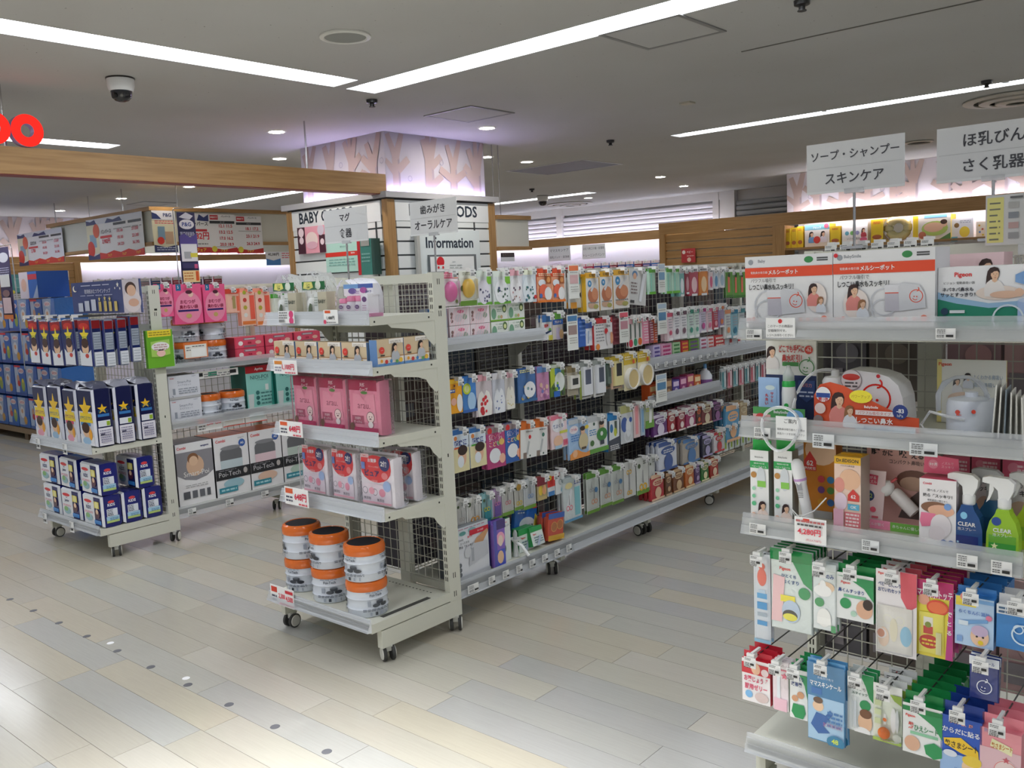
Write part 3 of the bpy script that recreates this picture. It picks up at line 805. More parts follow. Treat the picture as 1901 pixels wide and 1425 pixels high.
# rack behind the right end rack
right_rack = run_rack('long_rack', 'long off-white rack behind the right end rack', -.86, 1, 2.99, 4, 1.69, .3, [])

# ================================================================== products
FN = {}
def hook_at(axis, plane, cc, z, back, label, price='k', first=[None]):
    t = thing('display_hook', label, 'hook', (plane, cc, z) if axis == 'x' else (cc, plane, z), PI / 2 if axis == 'x' else 0, 'white hooks with price tags')
    if first[0] is None:
        obj('arm', G().tube([(0, 1.0, 0), (0, 0, 0)], .0022, 'w', 5), 'wire_dark', t)
        obj('clip', G().box(-.004, .004, -.03, .03, .012, .02, 'w').box(-.012, .012, -.034, -.026, .002, .02, 'w').box(-.007, .007, -.03, .0, .0, .012, 'w'), 'white_plastic', t)
        o = obj('price_tag', G().box(-.019, .019, -.0375, -.036, -.022, .010, 'f2f2f0'), 'card', t)
        obj('tag_print', Art(.038, .032, z0=-.022, y=-.0378).run('l .08 .6 .92 2 .12 .06 777;l .08 .5 .5 2 .13 .07 555;l .06 .62 .24 2 .1 .07 333;r .6 .34 .92 .56 222'.replace('777', '777777').replace('555', '555555').replace('333', '333333').replace('222', '222222')), 'card', o)
        first[0] = t
    else:
        for ch in first[0].children:
            cc_ = link_copy(ch, t)
            for gg in ch.children: link_copy(gg, cc_)
    for ch in t.children:
        if ch.name.startswith('arm'): ch.scale = (1, back, 1)
    return t
ROWSFX = ['']
def place(axis, plane, cc, z, tilt=0.0, lean=0.0):
    return ((plane, cc, z), (lean, tilt, PI / 2)) if axis == 'x' else ((cc, plane, z), (lean, tilt, 0))
def H(name, cat, label, kind, pos, front, side, art, d=.02, n=1, back=.22, hook=True, tilt=0.0, hd=None, blister=None, inner=None, seed=0, plane=None, flap=0.0, gap=None):
    """hanging article. pos = (axis, plane, centre, z bottom, width, height). kind: p pouch, k card, b box with a hang tab"""
    axis, pl, cc, z0, w, h = pos
    if z0 < .204: h = h if h < .3 else h - .204 + z0; z0 = .204
    label = label + ROWSFX[0]
    loc, rot = place(axis, pl, cc, z0 + h, tilt, 0.0)
    t = thing(name, label, cat, loc, rot)
    if kind == 'p':
        obj('film_pack', G().pouch(w, h, d, front or 'w', 0, min(.018, h * .12), side=side), 'film', t)
        ay = -.0009
    elif kind == 'k':
        g = G().box(-w / 2, w / 2, 0, .0016, -h, 0, front, side=side or 'w', back='lg'); obj('backing_card', g, 'card', t); ay = -.0009
        if hd: obj('header_print', Art(w, h, z0=-h, y=-.0006).run('r 0 %.3f 1 1 %s' % (1 - hd[1], hd[0])), 'card', t)
    elif kind == 'b':
        top = flap or min(.03, h * .2)
        g = G().box(-w / 2, w / 2, 0, d, -h, -top, front, side=side or front, top=side or front); obj('carton', g, 'card', t); ay = -.0009
        g = G().box(-w / 2, w / 2, d * .5, d * .5 + .0015, -top, 0, side or front); obj('hang_tab', g, 'card', t)
    if art:
        obj('front_print', Art(w, h, z0=-h, y=ay, seed=seed).run(art), 'card' if kind != 'p' else 'gloss', t)
    if inner:
        g = G(); inner(g, w, h); obj('contents', g, 'plastic', t, smooth=True)
    if blister:
        a, b, e, f, dp = blister   # fractions x0,z0,x1,z1 and depth
        x0, x1, zz0, zz1 = -w / 2 + a * w, -w / 2 + e * w, -h + b * h, -h + f * h; i = min(.008, dp)
        vs = [(x0, -.001, zz0), (x1, -.001, zz0), (x1, -.001, zz1), (x0, -.001, zz1), (x0 + i, -dp, zz0 + i), (x1 - i, -dp, zz0 + i), (x1 - i, -dp, zz1 - i), (x0 + i, -dp, zz1 - i)]
        obj('blister', G().add(vs, [(0, 1, 5, 4), (1, 2, 6, 5), (2, 3, 7, 6), (3, 0, 4, 7), (4, 5, 6, 7)], 'w'), 'clear', t)
    if hook:
        hook_at(axis, pl - .002 if axis == 'y' else pl + .002, cc, z0 + h - .006, back, 'hook and price tag of the ' + ' '.join(label.split()[:10]))
    gp = gap or (d + .006 if kind != 'k' else .012 + (blister[4] if blister else 0))
    if inner: gp = max(gp, .042)
    for k in range(1, n):
        off = gp * k
        lo = (pl - off, cc, z0 + h) if axis == 'x' else (cc, pl + off, z0 + h)
        ch = dup(t, lo, (random.uniform(-.02, .02), rot[1] + random.uniform(-.03, .03), rot[2]), 'pack behind the ' + ' '.join(label.split()[:12]), 'packs behind the ' + ' '.join(label.split()[:8]))
        if n == 2: del ch['group']
    return t
def B(name, cat, label, pos, front, side, top, art, d=.06, rot=0.0, lean=0.0, edge=None, z=None, sart=None, mat='card'):
    """carton standing on a shelf. pos = (axis, plane, centre, z bottom, width, height)"""
    axis, pl, cc, z0, w, h = pos
    if z is not None: h += z0 - z; z0 = z
    loc, r = place(axis, pl, cc, z0, 0, lean)
    t = thing(name, label + ROWSFX[0], cat, loc, (r[0], r[1], r[2] + rot))
    obj('carton', G().box(-w / 2, w / 2, 0, d, 0, h, front, side=side, top=top), mat, t)
    if art: obj('front_print', Art(w, h).run(art), mat, t)
    if sart:
        o = obj('side_print', Art(d, h, x0=0).run(sart), mat, t); o.location = (w / 2, 0, 0); o.rotation_euler = (0, 0, PI / 2)
    return t
def card_at(name, cat, label, pos, col, art, th=.002, lean=0.0, group=None):
    axis, pl, cc, z0, w, h = pos
    loc, r = place(axis, pl, cc, z0, 0, lean)
    t = obj(name, G().box(-w / 2, w / 2, 0, th, 0, h, col), 'card', loc=loc, rot=r); tag(t, label + ROWSFX[0], cat, group)
    if art: obj('print', Art(w, h).run(art), 'card', t)
    return t
PRICE = 'l .08 .5 .9 3 .14 .07 777777;l .08 .45 .4 2 .14 .08 555555;r .55 .2 .92 .42 222222'

# ================================================================== right end rack
ROWSFX[0] = ''
ASP = ('r 0 .84 1 1 e9e9ea;T %s .2 .925 .055 8a8d92 .3;o .07 .92 .03 9aa0a6;e .74 .925 .05 .045 3c8f4f;l .83 .95 .95 2 .03 .02 555555;'
       'r 0 .70 1 .84 e8502c;t 電動鼻水吸引器 .17 .77 .035 w .2;T メルシーポット .45 .77 .07 w .34;t パワフル吸引で .22 .655 .055 333333 .3;T しつこい鼻水もスッキリ！ .31 .565 .085 2a2a2c .52;')
o = B('aspirator_box', 'box', 'white and orange nasal aspirator box at the left end of the top shelf', ('y', 2.5, -1.111, 1.474, 0.263, 0.207), 'f1f1f1', 'e4e4e4', 'f1f1f1',
  ASP % 'Baby' + 'd .28 .3 .17 .014 c9ccd2;d .26 .2 .14 .014 c9ccd2;r .27 .16 .44 .46 c6c3cc;r .265 .40 .445 .52 e6e6ea;r .27 .40 .44 .412 e8502c;g .44 .17 .7 .2 .69 .38 .64 .5 .46 .54 .42 .5 d9dade;f .6 .36 .075 e8502c;'
  'e .83 .4 .11 .2 efe3dc;p .8 .52 .05 3a2420 e58f86;p .88 .36 .035 9a6a44 dfe3ea;T 0ヶ月 .08 .11 .05 e8502c .1;o .66 .1 .02 f2a48f;o .74 .1 .02 f2a48f;o .83 .1 .02 f2a48f;o .92 .11 .035 ef8f7c;l .05 .5 .06 2 .03 .015 c9b9b5', d=.13, z=1.4755)
o = B('aspirator_box', 'box', 'white and orange nasal aspirator box beside the blue and green pump box', ('y', 2.5, -0.844, 1.474, 0.267, 0.208), 'f1f1f1', 'e2e2e4', 'f1f1f1',
  ASP % 'BabySmile' + 'o .03 .95 .022 d8232f;d .52 .32 .14 .013 cfd1d6;d .5 .22 .11 .013 cfd1d6;r .53 .2 .67 .48 c6c3cc;r .525 .43 .675 .54 e6e6ea;r .53 .43 .67 .442 e8502c;g .67 .2 .92 .24 .91 .42 .86 .53 .7 .56 .66 .52 d9dade;f .83 .39 .065 e8502c;'
  'e .24 .3 .13 .2 efe3dc;p .22 .48 .055 3a2420 e58f86;p .31 .3 .04 9a6a44 dfe3ea;T 0ヶ月 .08 .11 .05 e8502c .1;o .57 .1 .022 ef8f7c;o .65 .1 .02 f2a48f;o .73 .1 .02 f2a48f;o .82 .1 .02 f2a48f;o .91 .11 .033 ef8f7c', d=.13, z=1.4755)
o = B('pump_box', 'box', 'blue and green suction pump box with a nursing mother on the top shelf', ('y', 2.52, -0.558, 1.468, 0.302, 0.159), 'f3f3f4', 'e2e2e2', 'f1f1f1',
  'g 0 0 1 0 1 .42 .7 .34 .4 .32 .15 .4 0 .5 1f8a6c;g 0 .46 .15 .38 .4 .3 .7 .33 1 .44 1 .55 .7 .42 .4 .38 .15 .48 0 .58 9fc4e2;T Pigeon .2 .86 .1 e2352f .26;t ピジョン_電動鼻吸い器 .17 .73 .045 444444 .3;T ネバネバ鼻水も .16 .62 .07 3b3b44 .26;T サッとすっきり！ .16 .53 .07 3b3b44 .28;'
  'e .47 .55 .17 .12 f0dfd2;p .44 .86 .05 3a2622 f2ece8;e .53 .52 .12 .06 e9c0a4;o .63 .55 .035 e9c0a4;g .6 .72 .66 .68 .74 .72 .74 .84 .67 .9 .6 .84 7fa9dc;r .62 .02 .9 .42 a8c0e6;e .76 .42 .14 .05 c6d6ee;d .55 .12 .12 .014 dfeaf2;o .06 .25 .03 1d3f5a;o .06 .12 .03 1d3f5a;r .1 .22 .22 .27 e8eef0;T 0ヶ月 .9 .9 .05 e2352f .1', d=.16, z=1.4755)
o = B('pink_box', 'box', 'pale pink box showing a dark-haired woman, behind the pump box', ('y', 2.72, -0.675, 1.528, 0.151, 0.133), 'f3d4d6', 'eec9cc', 'f3d4d6', 'p .72 .8 .12 3a2420 f6e6e6', d=.1, z=1.4755)
card_at('notice_card', 'price card', 'white notice card with a red seal on the top rail', ('y', 2.425, -1.101, 1.447, 0.087, 0.058), 'f4f4f2', 'o .5 .84 .07 d83a3a;t このマークの商品は .5 .6 .14 444444 .86;t 空箱陳列です。 .4 .38 .14 444444 .66;t レジへお持ちください。 .5 .16 .14 444444 .9')
card_at('price_card', 'price card', 'small price card left of the notice card on the top rail', ('y', 2.422, -1.180, 1.445, 0.048, 0.028), 'eeeeec', PRICE)
card_at('price_card', 'price card', 'small price card under the blue and green pump box', ('y', 2.422, -0.663, 1.449, 0.047, 0.027), 'eeeeec', PRICE)
# --- middle shelf
t = B('display_card', 'sign', 'display card with a green baby-face outline behind the handheld aspirator', ('y', 2.62, -1.157, 1.204, 0.160, 0.219), 'f0f0ea', 'cfd0d0', 'f0f0ea',
  'r 0 0 1 .56 22315c;p .12 .86 .09 3a2420 efe8e4;T どこでも手軽に .52 .9 .1 c43a34 .5;T 鼻水吸引！ .53 .78 .1 c43a34 .4;o .86 .89 .08 d84a3c;t -62 .86 .9 .06 w .1;r .34 .68 .66 .73 4a8f4a;f .82 .67 .15 4a8f4a;g .66 .5 .98 .5 .98 .3 .82 .22 .66 .3 33497e;t 吸引力 .82 .44 .05 e08a7a .2;l .68 .95 .36 2 .05 .02 c9d3ea', d=.006, z=1.186)
t = thing('handheld_aspirator', 'white handheld nasal aspirator with green collar and clear nozzle', 'aspirator', (-1.138, 2.56, 1.187))
obj('body', G().lathe([(.001, 0), (.019, .001), (.0205, .04), (.021, .085), (.019, .105)], 'f3f3f2', 20), 'plastic', t, smooth=True)
obj('collar', G().lathe([(.0195, .105), (.0195, .118), (.015, .126), (.012, .134), (.0, .1345)], '2fae4d', 20), 'plastic', t, smooth=True)
obj('nozzle', G().lathe([(.017, .118), (.0165, .14), (.009, .156), (.005, .168)], 'w', 16), 'clear_tube', t, smooth=True)
obj('button', G().lathe([(.007, 0), (.006, .0025)], '2fae4d', 14, x=.001, y=-.0205, z=.05, axis='y'), 'plastic', t)
t = card_at('round_card', 'sign', 'pale blue curved card with red writing left of the handheld aspirator', ('y', 2.535, -1.190, 1.225, 0.066, 0.095), '9fbfe6', '', .003)
obj('print', Art(.05, .075).run('g .2 0 1 0 1 1 .6 .95 .2 .7 .05 .35 9fbfe6;e .6 .86 .3 .1 cfe0e2;T サ .72 .62 .13 d0393a;T ッ .72 .48 .1 d0393a;T と .72 .34 .12 d0393a;T 丸 .38 .55 .13 d0393a;T 洗 .38 .38 .13 d0393a;T い .38 .22 .12 d0393a'), 'card', t)
card_at('display_strip', 'sign', 'green display strip in front of the handheld aspirator', ('y', 2.5, -1.144, 1.182, 0.161, 0.053), '4f9e55', 'r 0 0 .35 .6 e7b4b0;o .15 .35 .1 d84a4a;e .82 .6 .16 .35 7fb4e2;T BabySmile .55 .75 .2 w .3;l .1 .6 .4 2 .2 .1 e6efe0')
# aspirator with suction bottle
t = thing('nasal_aspirator', 'white electric nasal aspirator with red baby-face outline and suction bottle', 'aspirator', (-.905, 2.60, 1.187))
pr = [(-.085, 0), (.095, 0), (.098, .02), (.092, .085), (.08, .12), (.055, .142), (.02, .153), (-.03, .158), (-.062, .158), (-.068, .15)]
obj('housing', G().prism(pr, -.03, .075, 'f1f0f2'), 'plastic', t)
obj('face_print', Art(.18, .16, x0=-.085, y=-.0306).run('f .58 .5 .235 e0322c;o .62 .9 .03 d8323a;o .2 .82 .16 efe9ea;d .2 .82 .17 .012 9a8f90;e .2 .87 .14 .06 d8483e;l .1 .3 .78 2 .06 .03 666666'), 'gloss', t)
obj('suction_bottle', G().lathe([(.03, 0), (.032, .01), (.033, .09)], 'c6c6cc', 22, x=-.115, y=.02), 'clear_tube', t, smooth=True)
obj('bottle_cap', G().lathe([(.036, .092), (.037, .12), (.03, .132), (.012, .135), (.011, .152)], 'f1f1f2', 22, x=-.115, y=.02), 'plastic', t, smooth=True)
obj('seal_ring', G().lathe([(.0345, .088), (.0345, .094)], 'e2603c', 22, x=-.115, y=.02), 'plastic', t)
pts = []
for i in range(15):
    u = i / 14; pts.append((-.115 - .075 * math.sin(u * PI * .55) - .02 * u, .02 - .1 * u, .15 + .015 * math.sin(u * PI) - .14 * u * u))
obj('suction_tube', G().tube(pts, .0045, 'w', 8), 'clear_tube', t, smooth=True)
t = obj('coiled_tube', G().tube([(.055 * math.cos(2 * PI * i / 28) + .006 * math.sin(4 * PI * i / 28), .01 * math.sin(2 * PI * i / 28), .062 * math.sin(2 * PI * i / 28)) for i in range(28)], .0045, 'w', 8, True), 'clear_tube', loc=(-1.103, 2.42, 1.187), smooth=True)
tag(t, 'loop of clear suction tube hanging over the rail beside the notice', 'tube')
card_at('notice_card', 'price card', 'white notice card inside the loop of clear tube', ('y', 2.424, -1.072, 1.160, 0.091, 0.064), 'f2f3f2', 't ご案内 .48 .8 .2 555555 .4;t 電動鼻水吸引器のご使用は .5 .42 .1 666666 .9;t 商品カードをお持ち下さい .5 .22 .1 666666 .9')
# shaped orange card
axis, pl, cc, z0, w, h = ('y', 2.5, -0.892, 1.188, 0.287, 0.130)
t = thing('shaped_card', 'orange shaped card with mother and baby in front of the aspirator', 'sign', (cc, pl, 1.188)); h += z0 - 1.188; z0 = 1.188
P_ = [(0, 0), (1, 0), (1, .32), (.86, .34), (.7, .5), (.48, .72), (.3, .93), (.16, 1), (.06, .94), (0, .7)]
obj('card', G().prism([(-w / 2 + a * w, b * h) for a, b in P_], 0, .003, 'd9542e'), 'card', t)
obj('print', Art(w, h).run('p .25 .62 .065 3a2420 e58f86;p .36 .4 .045 9a6a44 e6e9ef;o .1 .73 .075 f2f2f2;r .03 .66 .17 .76 2f4f9a;T 第1位 .1 .62 .09 d8323a .12;o .07 .42 .055 f0d9d2;o .05 .16 .05 8a7a78;e .47 .72 .11 .14 f2e23c;t パワーアップ .47 .72 .07 b08a2c .18;T BabySmile .57 .5 .07 w .2;r .42 .33 .78 .43 f4e9e6;t パワフル吸引タイプ .6 .38 .07 d0442c .32;T しつこい鼻水 .6 .22 .13 w .36;o .84 .44 .07 2b3f86;T -83 .84 .46 .09 w .1;t hPa .84 .36 .06 w .08;r .42 .0 .98 .12 cfe3ee;T 届かない鼻水 .62 .06 .09 3f6f9f .4'), 'card', t)
t = thing('suction_pump', 'pale blue and white electric suction pump under a clear hood', 'pump', (-.645, 2.60, 1.187))
obj('body', G().lathe([(.058, 0), (.061, .005), (.061, .075), (.056, .088), (.03, .094), (.016, .095), (.016, .107), (.0, .108)], 'dfe4ee', 28), 'plastic', t, smooth=True)
obj('hood', G().lathe([(.064, .05), (.066, .1), (.05, .135), (.02, .15), (.0, .152)], 'w', 24, x=-.02, y=-.01, caps=False), 'clear', t, smooth=True)
obj('badge', Art(.06, .03, y=-.0625, z0=.045).run('o .2 .5 .1 e0452e;o .85 .6 .09 e0452e;l .15 .35 .3 1 .1 .1 e0452e'), 'gloss', t)
obj('suction_tube', G().tube([(.0, -.062, .04), (-.05, -.07, .05), (-.09, -.05, .055), (-.11, -.06, .02), (-.09, -.085, .004), (-.02, -.08, .004), (.05, -.07, .004), (.08, -.03, .004)], .0042, 'w', 8), 'clear_tube', t, smooth=True)
B('booklet_box', 'box', 'cream and yellow display board with a clinic picture behind the pump', ('y', 2.72, -0.677, 1.212, 0.177, 0.155), 'efefe6', 'e8d98c', 'efefe6', 'r 0 0 .07 1 efdf8e;T Pigeon .12 .92 .07 e2552f .2;p .3 .66 .05 2a2020 e8e8ea;p .46 .74 .05 2a2020 d8dde6;e .42 .4 .25 .1 e3c6ae;t よくわかる鼻吸い .75 .74 .07 7f97b4 .42;t 電動鼻吸い器 .75 .62 .07 7f97b4 .4', d=.008, z=1.187)
for k in range(6):
    o = obj('leaflet', G().box(-.0015, .0015, 0, .11, 0, .145 - .006 * k, ['d8d8d2', 'e4e2da', '7d8a94', 'dedcd4', 'c9c7bf', 'e6e4dc'][k]), 'card', loc=(-.565 + .014 * k, 2.47, 1.187), rot=(0, .06 - .02 * k, .12))
    tag(o, 'leaflet standing upright at the right end of the middle shelf', 'leaflet', 'leaflets at the end of the middle shelf')
for (x0, x1, y0, y1, l) in ((1400, 1430, 792, 811, 'price card left of the tube loop on the middle rail'), (1508, 1549, 794, 815, 'price card under the orange shaped card'), (1686, 1741, 815, 845, 'price card under the white aspirator')):
    pass
card_at('price_card', 'price card', 'price card left of the tube loop on the middle rail', ('y', 2.422, -1.159, 1.157, 0.050, 0.030), 'eeeeec', PRICE)
card_at('price_card', 'price card', 'faint price card under the orange shaped card', ('y', 2.422, -0.978, 1.142, 0.061, 0.040), 'e2e5e6', PRICE)
card_at('price_card', 'price card', 'faint price card under the suction pump on the middle rail', ('y', 2.422, -0.714, 1.145, 0.069, 0.034), 'e2e5e6', PRICE)
# --- lower shelf
AG = 'r 0 .74 1 .84 34a556;t 電動鼻水吸引器 .5 .81 .022 w .7;t ベビースマイル .5 .765 .03 w .8;t BabySmile .5 .9 .03 333333 .7;o .2 .64 .16 c08a4a;e .6 .6 .24 .16 d8dde0;r .4 .47 .85 .56 8fd05a;o .2 .44 .1 9fd9b4;o .2 .33 .1 7fcfa0;o .2 .22 .12 5fc48c;p .68 .2 .2 3a2022 f2dcd2;o .2 .06 .12 f0c4b0'
for k, (pos, l) in enumerate(((('y', 2.5, -1.207, 0.886, 0.059, 0.216), 'tall white and green aspirator box at the left end of the lower shelf'), (('y', 2.5, -1.132, 0.885, 0.057, 0.223), 'tall white and green aspirator box, second from the left on the lower shelf'))):
    t = B('aspirator_box', 'box', l, pos, 'f2f2f0', '8c9088', '2f9e4a', AG, d=.045, z=.8905)
    w_ = pos[4]; hh_ = pos[5] + pos[3] - .8905
    obj('hang_tab', G().box(-w_ / 2, w_ / 2, .02, .0215, hh_, hh_ + .028, '2fae4d'), 'card', t)
t = thing('ear_thermometer', 'white stick thermometer with pink ring leaning on a stand', 'thermometer', (-1.058, 2.515, .894), (.1, -.16, 0))
obj('barrel', G().lathe([(.008, 0), (.0155, .004), (.0155, .12), (.0175, .13), (.019, .165), (.017, .185), (.009, .196), (.0, .198)], 'f1f1f2', 20), 'plastic', t, smooth=True)
obj('ring', G().lathe([(.0188, .133), (.0190, .14)], 'c79ad0', 20), 'plastic', t)
obj('printed_label', Art(.02, .05, z0=.08, y=-.0158).run('r .1 .5 .9 1 9a9aa0;l .1 .9 .45 4 .1 .05 777777'), 'card', t)
obj('cord', G().tube([(.0, -.01, .03), (-.03, -.02, .03), (-.035, -.03, .06), (-.01, -.035, .03), (.04, -.04, .05), (.08, -.03, .085)], .002, 'f2f2f0', 6), 'plastic', t, smooth=True)
B('aspirator_box', 'box', 'orange box with round icons behind the stick thermometer', ('y', 2.6, -1.061, 0.908, 0.099, 0.213), 'd98a2c', 'c67a26', 'e09a2e', 'e .55 .9 .5 .2 efc9a8;g .02 .62 .02 .75 .2 .88 .4 .75 .4 .62 d8403a;T 62 .2 .72 .07 w .25;T 強力吸引 .2 .65 .04 w .34;o .55 .52 .11 d84a52;o .84 .52 .11 3a86b8;o .55 .38 .11 7a4a8c;o .84 .38 .11 5f9a4a;o .55 .22 .11 e0a032;o .84 .22 .11 3a6fb0;r .1 .0 .9 .1 b0b0b0', d=.05, z=.8905)
t = B('aspirator_box', 'box', 'yellow-topped pink box showing a baby face beside the price card', ('y', 2.5, -0.940, 0.893, 0.075, 0.214), 'f3d5c2', 'b9a79a', 'eab52a', 'r 0 .9 1 1 f0bb2c;T Dr.EDISON .5 .95 .045 333333 .85;t パワフル鼻吸器 .5 .88 .025 555555 .7;e .6 .7 .4 .14 eebf9c;e .2 .62 .2 .1 e79a8c;e .25 .4 .25 .12 ead4e2;g .52 .42 .52 .5 .72 .58 .95 .5 .95 .42 d8403a;T 62 .73 .48 .05 w .3;r .52 .3 .95 .38 5fb4d2;T OK .74 .34 .04 w .3;r .4 .0 1 .27 e27a82;l .45 .95 .25 5 .045 .025 fae3e0;r 0 0 .38 .3 e9b2c4', d=.07, z=.8905)
obj('hang_tab', G().box(-.03, .03, .03, .0315, .185, .222, 'eab52a'), 'card', t)
# boxed pink display
axis, pl, cc, z0, w, h = ('y', 2.6, -0.845, 0.888, 0.181, 0.235)
t = thing('display_tray', 'pink display with bold black writing holding a small white device', 'display stand', (cc, pl, .8905)); h = h + z0 - .8905
obj('back_panel', G().box(-w / 2, w / 2, .04, .044, 0, h, 'e9b7ae'), 'card', t)
obj('back_print', Art(w, h, y=.0392).run('T 静 .14 .93 .12 2c2a2c .14;T かに .33 .9 .07 2c2a2c .16;T 吸 .58 .92 .12 2c2a2c .14;T える! .8 .89 .07 2c2a2c .26;t コンパクト鼻吸い器 .66 .8 .055 3a3436 .6;e .74 .58 .27 .13 7a4f40;e .72 .54 .2 .09 caa48c;g .5 .1 1 .1 1 .5 .8 .45 .6 .3 6a5a54'), 'card', t)
obj('side_card', G().prism([(-w / 2, 0), (-w / 2 + .35 * w, 0), (-w / 2 + .42 * w, .72 * h), (-w / 2 + .1 * w, .72 * h)], -.02, -.018, 'f0d7d6'), 'card', t)
obj('side_print', Art(w, h, y=-.0212).run('g .08 .56 .28 .54 .3 .66 .1 .68 d04a62;t 曲がる .19 .63 .04 w .15;t ノズル .2 .58 .04 w .15;o .15 .4 .09 3a4a72;t -62 .15 .4 .05 c8e04a .14;o .08 .24 .06 d83a52;o .22 .23 .045 e25a72;l .03 .3 .15 2 .05 .025 d05a6a'), 'card', t)
obj('front_strip', G().box(-w / 2, w / 2, -.03, -.028, 0, .11 * h, 'ef8fae'), 'card', t)
obj('front_print', Art(w, h, y=-.0306).run('r .5 0 1 .11 6fae46;t ノズルが動く .25 .06 .04 w .4;t 赤ちゃんに優しい .75 .06 .04 w .44'), 'card', t)
o = obj('device', G().lathe([(.0, 0), (.018, .003), (.0185, .075), (.014, .085), (.0, .086)], 'ece6e2', 18), 'plastic', t, loc=(.06, .0, .05), rot=(-.1, -.85, 0), smooth=True)
o = obj('device_head', G().ell(0, 0, 0, .021, .018, .026, 'f4f2f0').tube([(0, 0, .02), (.006, -.006, .045)], .004, 'd0565c'), 'plastic', t, loc=(-.02, -.004, .115), rot=(0, .6, 0), smooth=True)
t = B('aspirator_box', 'box', 'pink-topped white box of an electric nasal aspirator beside the spray bottles', ('y', 2.5, -0.700, 0.878, 0.092, 0.191), 'f4f0f0', 'b9b0b2', 'e0607f', 'T Combi .22 .93 .035 d8485a .3;t 選べるノズルで .5 .83 .04 444444 .66;T 残らずスッキリ！ .5 .75 .055 3a3a3c .86;t 電動鼻吸い器じゅく .5 .68 .03 444444 .7;e .45 .57 .4 .09 8a6048;e .6 .53 .36 .09 e6b294;o .78 .6 .1 7aa2da;g .02 .35 .06 .48 .45 .48 .48 .4 .3 .28 .08 .26 ee7f9f;e .6 .3 .28 .18 ece4e6;e .5 .18 .22 .12 e6dcde;o .68 .06 .08 6f86b8;o .88 .06 .08 6f86b8;T 0ヶ月 .1 .05 .04 e0607f .14', d=.07, z=.8905)
obj('hang_tab', G().prism([(-.045, .188), (.045, .188), (.043, .232), (-.02, .238), (-.042, .232)], .03, .0315, 'e0607f'), 'card', t)
obj('tab_print', Art(.09, .05, z0=.188, y=.0295).run('o .28 .5 .14 e88aa0;T 0ヶ月 .28 .5 .16 w .2;t ノズルで .68 .6 .14 f6cdd6 .4;t スッキリ .68 .4 .14 f6cdd6 .4'), 'card', t)
for k, (pos, l) in enumerate(((('y', 2.7, -0.707, 0.871, 0.071, 0.225), 'pink hang-tab box behind the blue spray bottle'), (('y', 2.7, -0.631, 0.883, 0.072, 0.217), 'pink hang-tab box behind the green spray bottle'), (('y', 2.68, -0.540, 0.887, 0.090, 0.215), 'pink and white box at the right edge of the lower shelf'))):
    t = B('aspirator_box', 'box', l, pos, 'f1e9ea', 'b06a7c', 'd86482', 'r 0 .78 1 1 d9607c;o .3 .9 .16 e88aa0;l .4 .9 .94 3 .05 .03 f6cdd6;t ノズルで .5 .68 .07 444444 .7;T スッキリ！ .5 .58 .08 444444 .8;e .5 .3 .35 .18 dcb8a6', d=.07, z=.8905)
def spray(x, y, col, cap, label, art, rot=0.0, s=1.0):
    t = thing('spray_bottle', label, 'spray bottle', (x, y, .8905), rot)
    pr = [(-.036, 0), (.036, 0), (.038, .01), (.037, .055), (.03, .085), (.018, .105), (.014, .118), (-.014, .118), (-.018, .105), (-.03, .085), (-.037, .055), (-.038, .01)]
    obj('bottle', G().prism([(a * s, b * s) for a, b in pr], -.019, .019, col), 'gloss', t)
    obj('collar', G().lathe([(.015, .118 * s), (.016, .122 * s), (.016, .14 * s), (.012, .146 * s)], cap, 16), 'plastic', t, smooth=True)
    pr = [(-.012, .142), (.012, .142), (.022, .165), (.024, .185), (.01, .197), (-.035, .2), (-.05, .195), (-.05, .183), (-.03, .18), (-.014, .165)]
    obj('spray_head', G().prism([(a * s, b * s) for a, b in pr], -.011, .011, cap), 'plastic', t)
    obj('trigger', G().prism([(a * s, b * s) for a, b in [(-.034, .182), (-.026, .182), (-.024, .165), (-.034, .138), (-.042, .13), (-.036, .15)]], -.006, .006, cap), 'plastic', t)
    obj('label_print', Art(.07 * s, .12 * s, y=-.0195).run(art), 'gloss', t)
spray(-.628, 2.52, '24508c', 'f2f2f0', 'blue spray bottle with white trigger on the lower shelf', 'r .1 .0 .9 .3 1e2f78;T CLEAR .5 .56 .09 w .8;t 泡スプレー .5 .45 .07 w .7;e .4 .75 .12 .08 8fd0f0;s .2 .15 .06 bfe8ff')
spray(-.543, 2.515, '9cc832', 'f2f2f0', 'green spray bottle with white trigger on the lower shelf', 'r .05 0 .95 .25 3fa03c;r .05 .25 .95 .42 6fb437;o .3 .72 .16 2f4f9a;T CLEAR .5 .53 .09 w .8;t 泡スプレー .5 .43 .07 w .7;s .25 .18 .13 f6f8c0')
spray(-.59, 2.6, '3a6f9c', 'c9cacb', 'blue spray bottle with a greyish trigger behind the other bottles', 'r .1 .3 .9 .6 2f5f8c')
spray(-.497, 2.59, 'b6cf3a', 'e4e4e2', 'yellow-green spray bottle behind the green one at the right edge', 'r .1 .2 .9 .5 8fb83a')
card_at('price_card', 'price card', 'large white price card reading 4,280 yen in red on the lower rail', ('y', 2.424, -1.018, 0.860, 0.093, 0.076), 'f6f6f4', 'r .28 .84 .48 .96 e0452e;l .05 .95 .9 1 .1 .08 c06a6a;l .1 .9 .76 1 .1 .07 555555;T 4,280円 .48 .47 .27 e0354a .86;t (税込4,708円) .62 .17 .11 d0606a .56')
card_at('price_card', 'price card', 'small price card at the left end of the lower rail', ('y', 2.422, -1.178, 0.866, 0.051, 0.031), 'eeeeec', PRICE)
card_at('price_card', 'price card', 'faint price card under the pink display on the lower rail', ('y', 2.422, -0.849, 0.867, 0.046, 0.032), 'e2e5e6', PRICE)
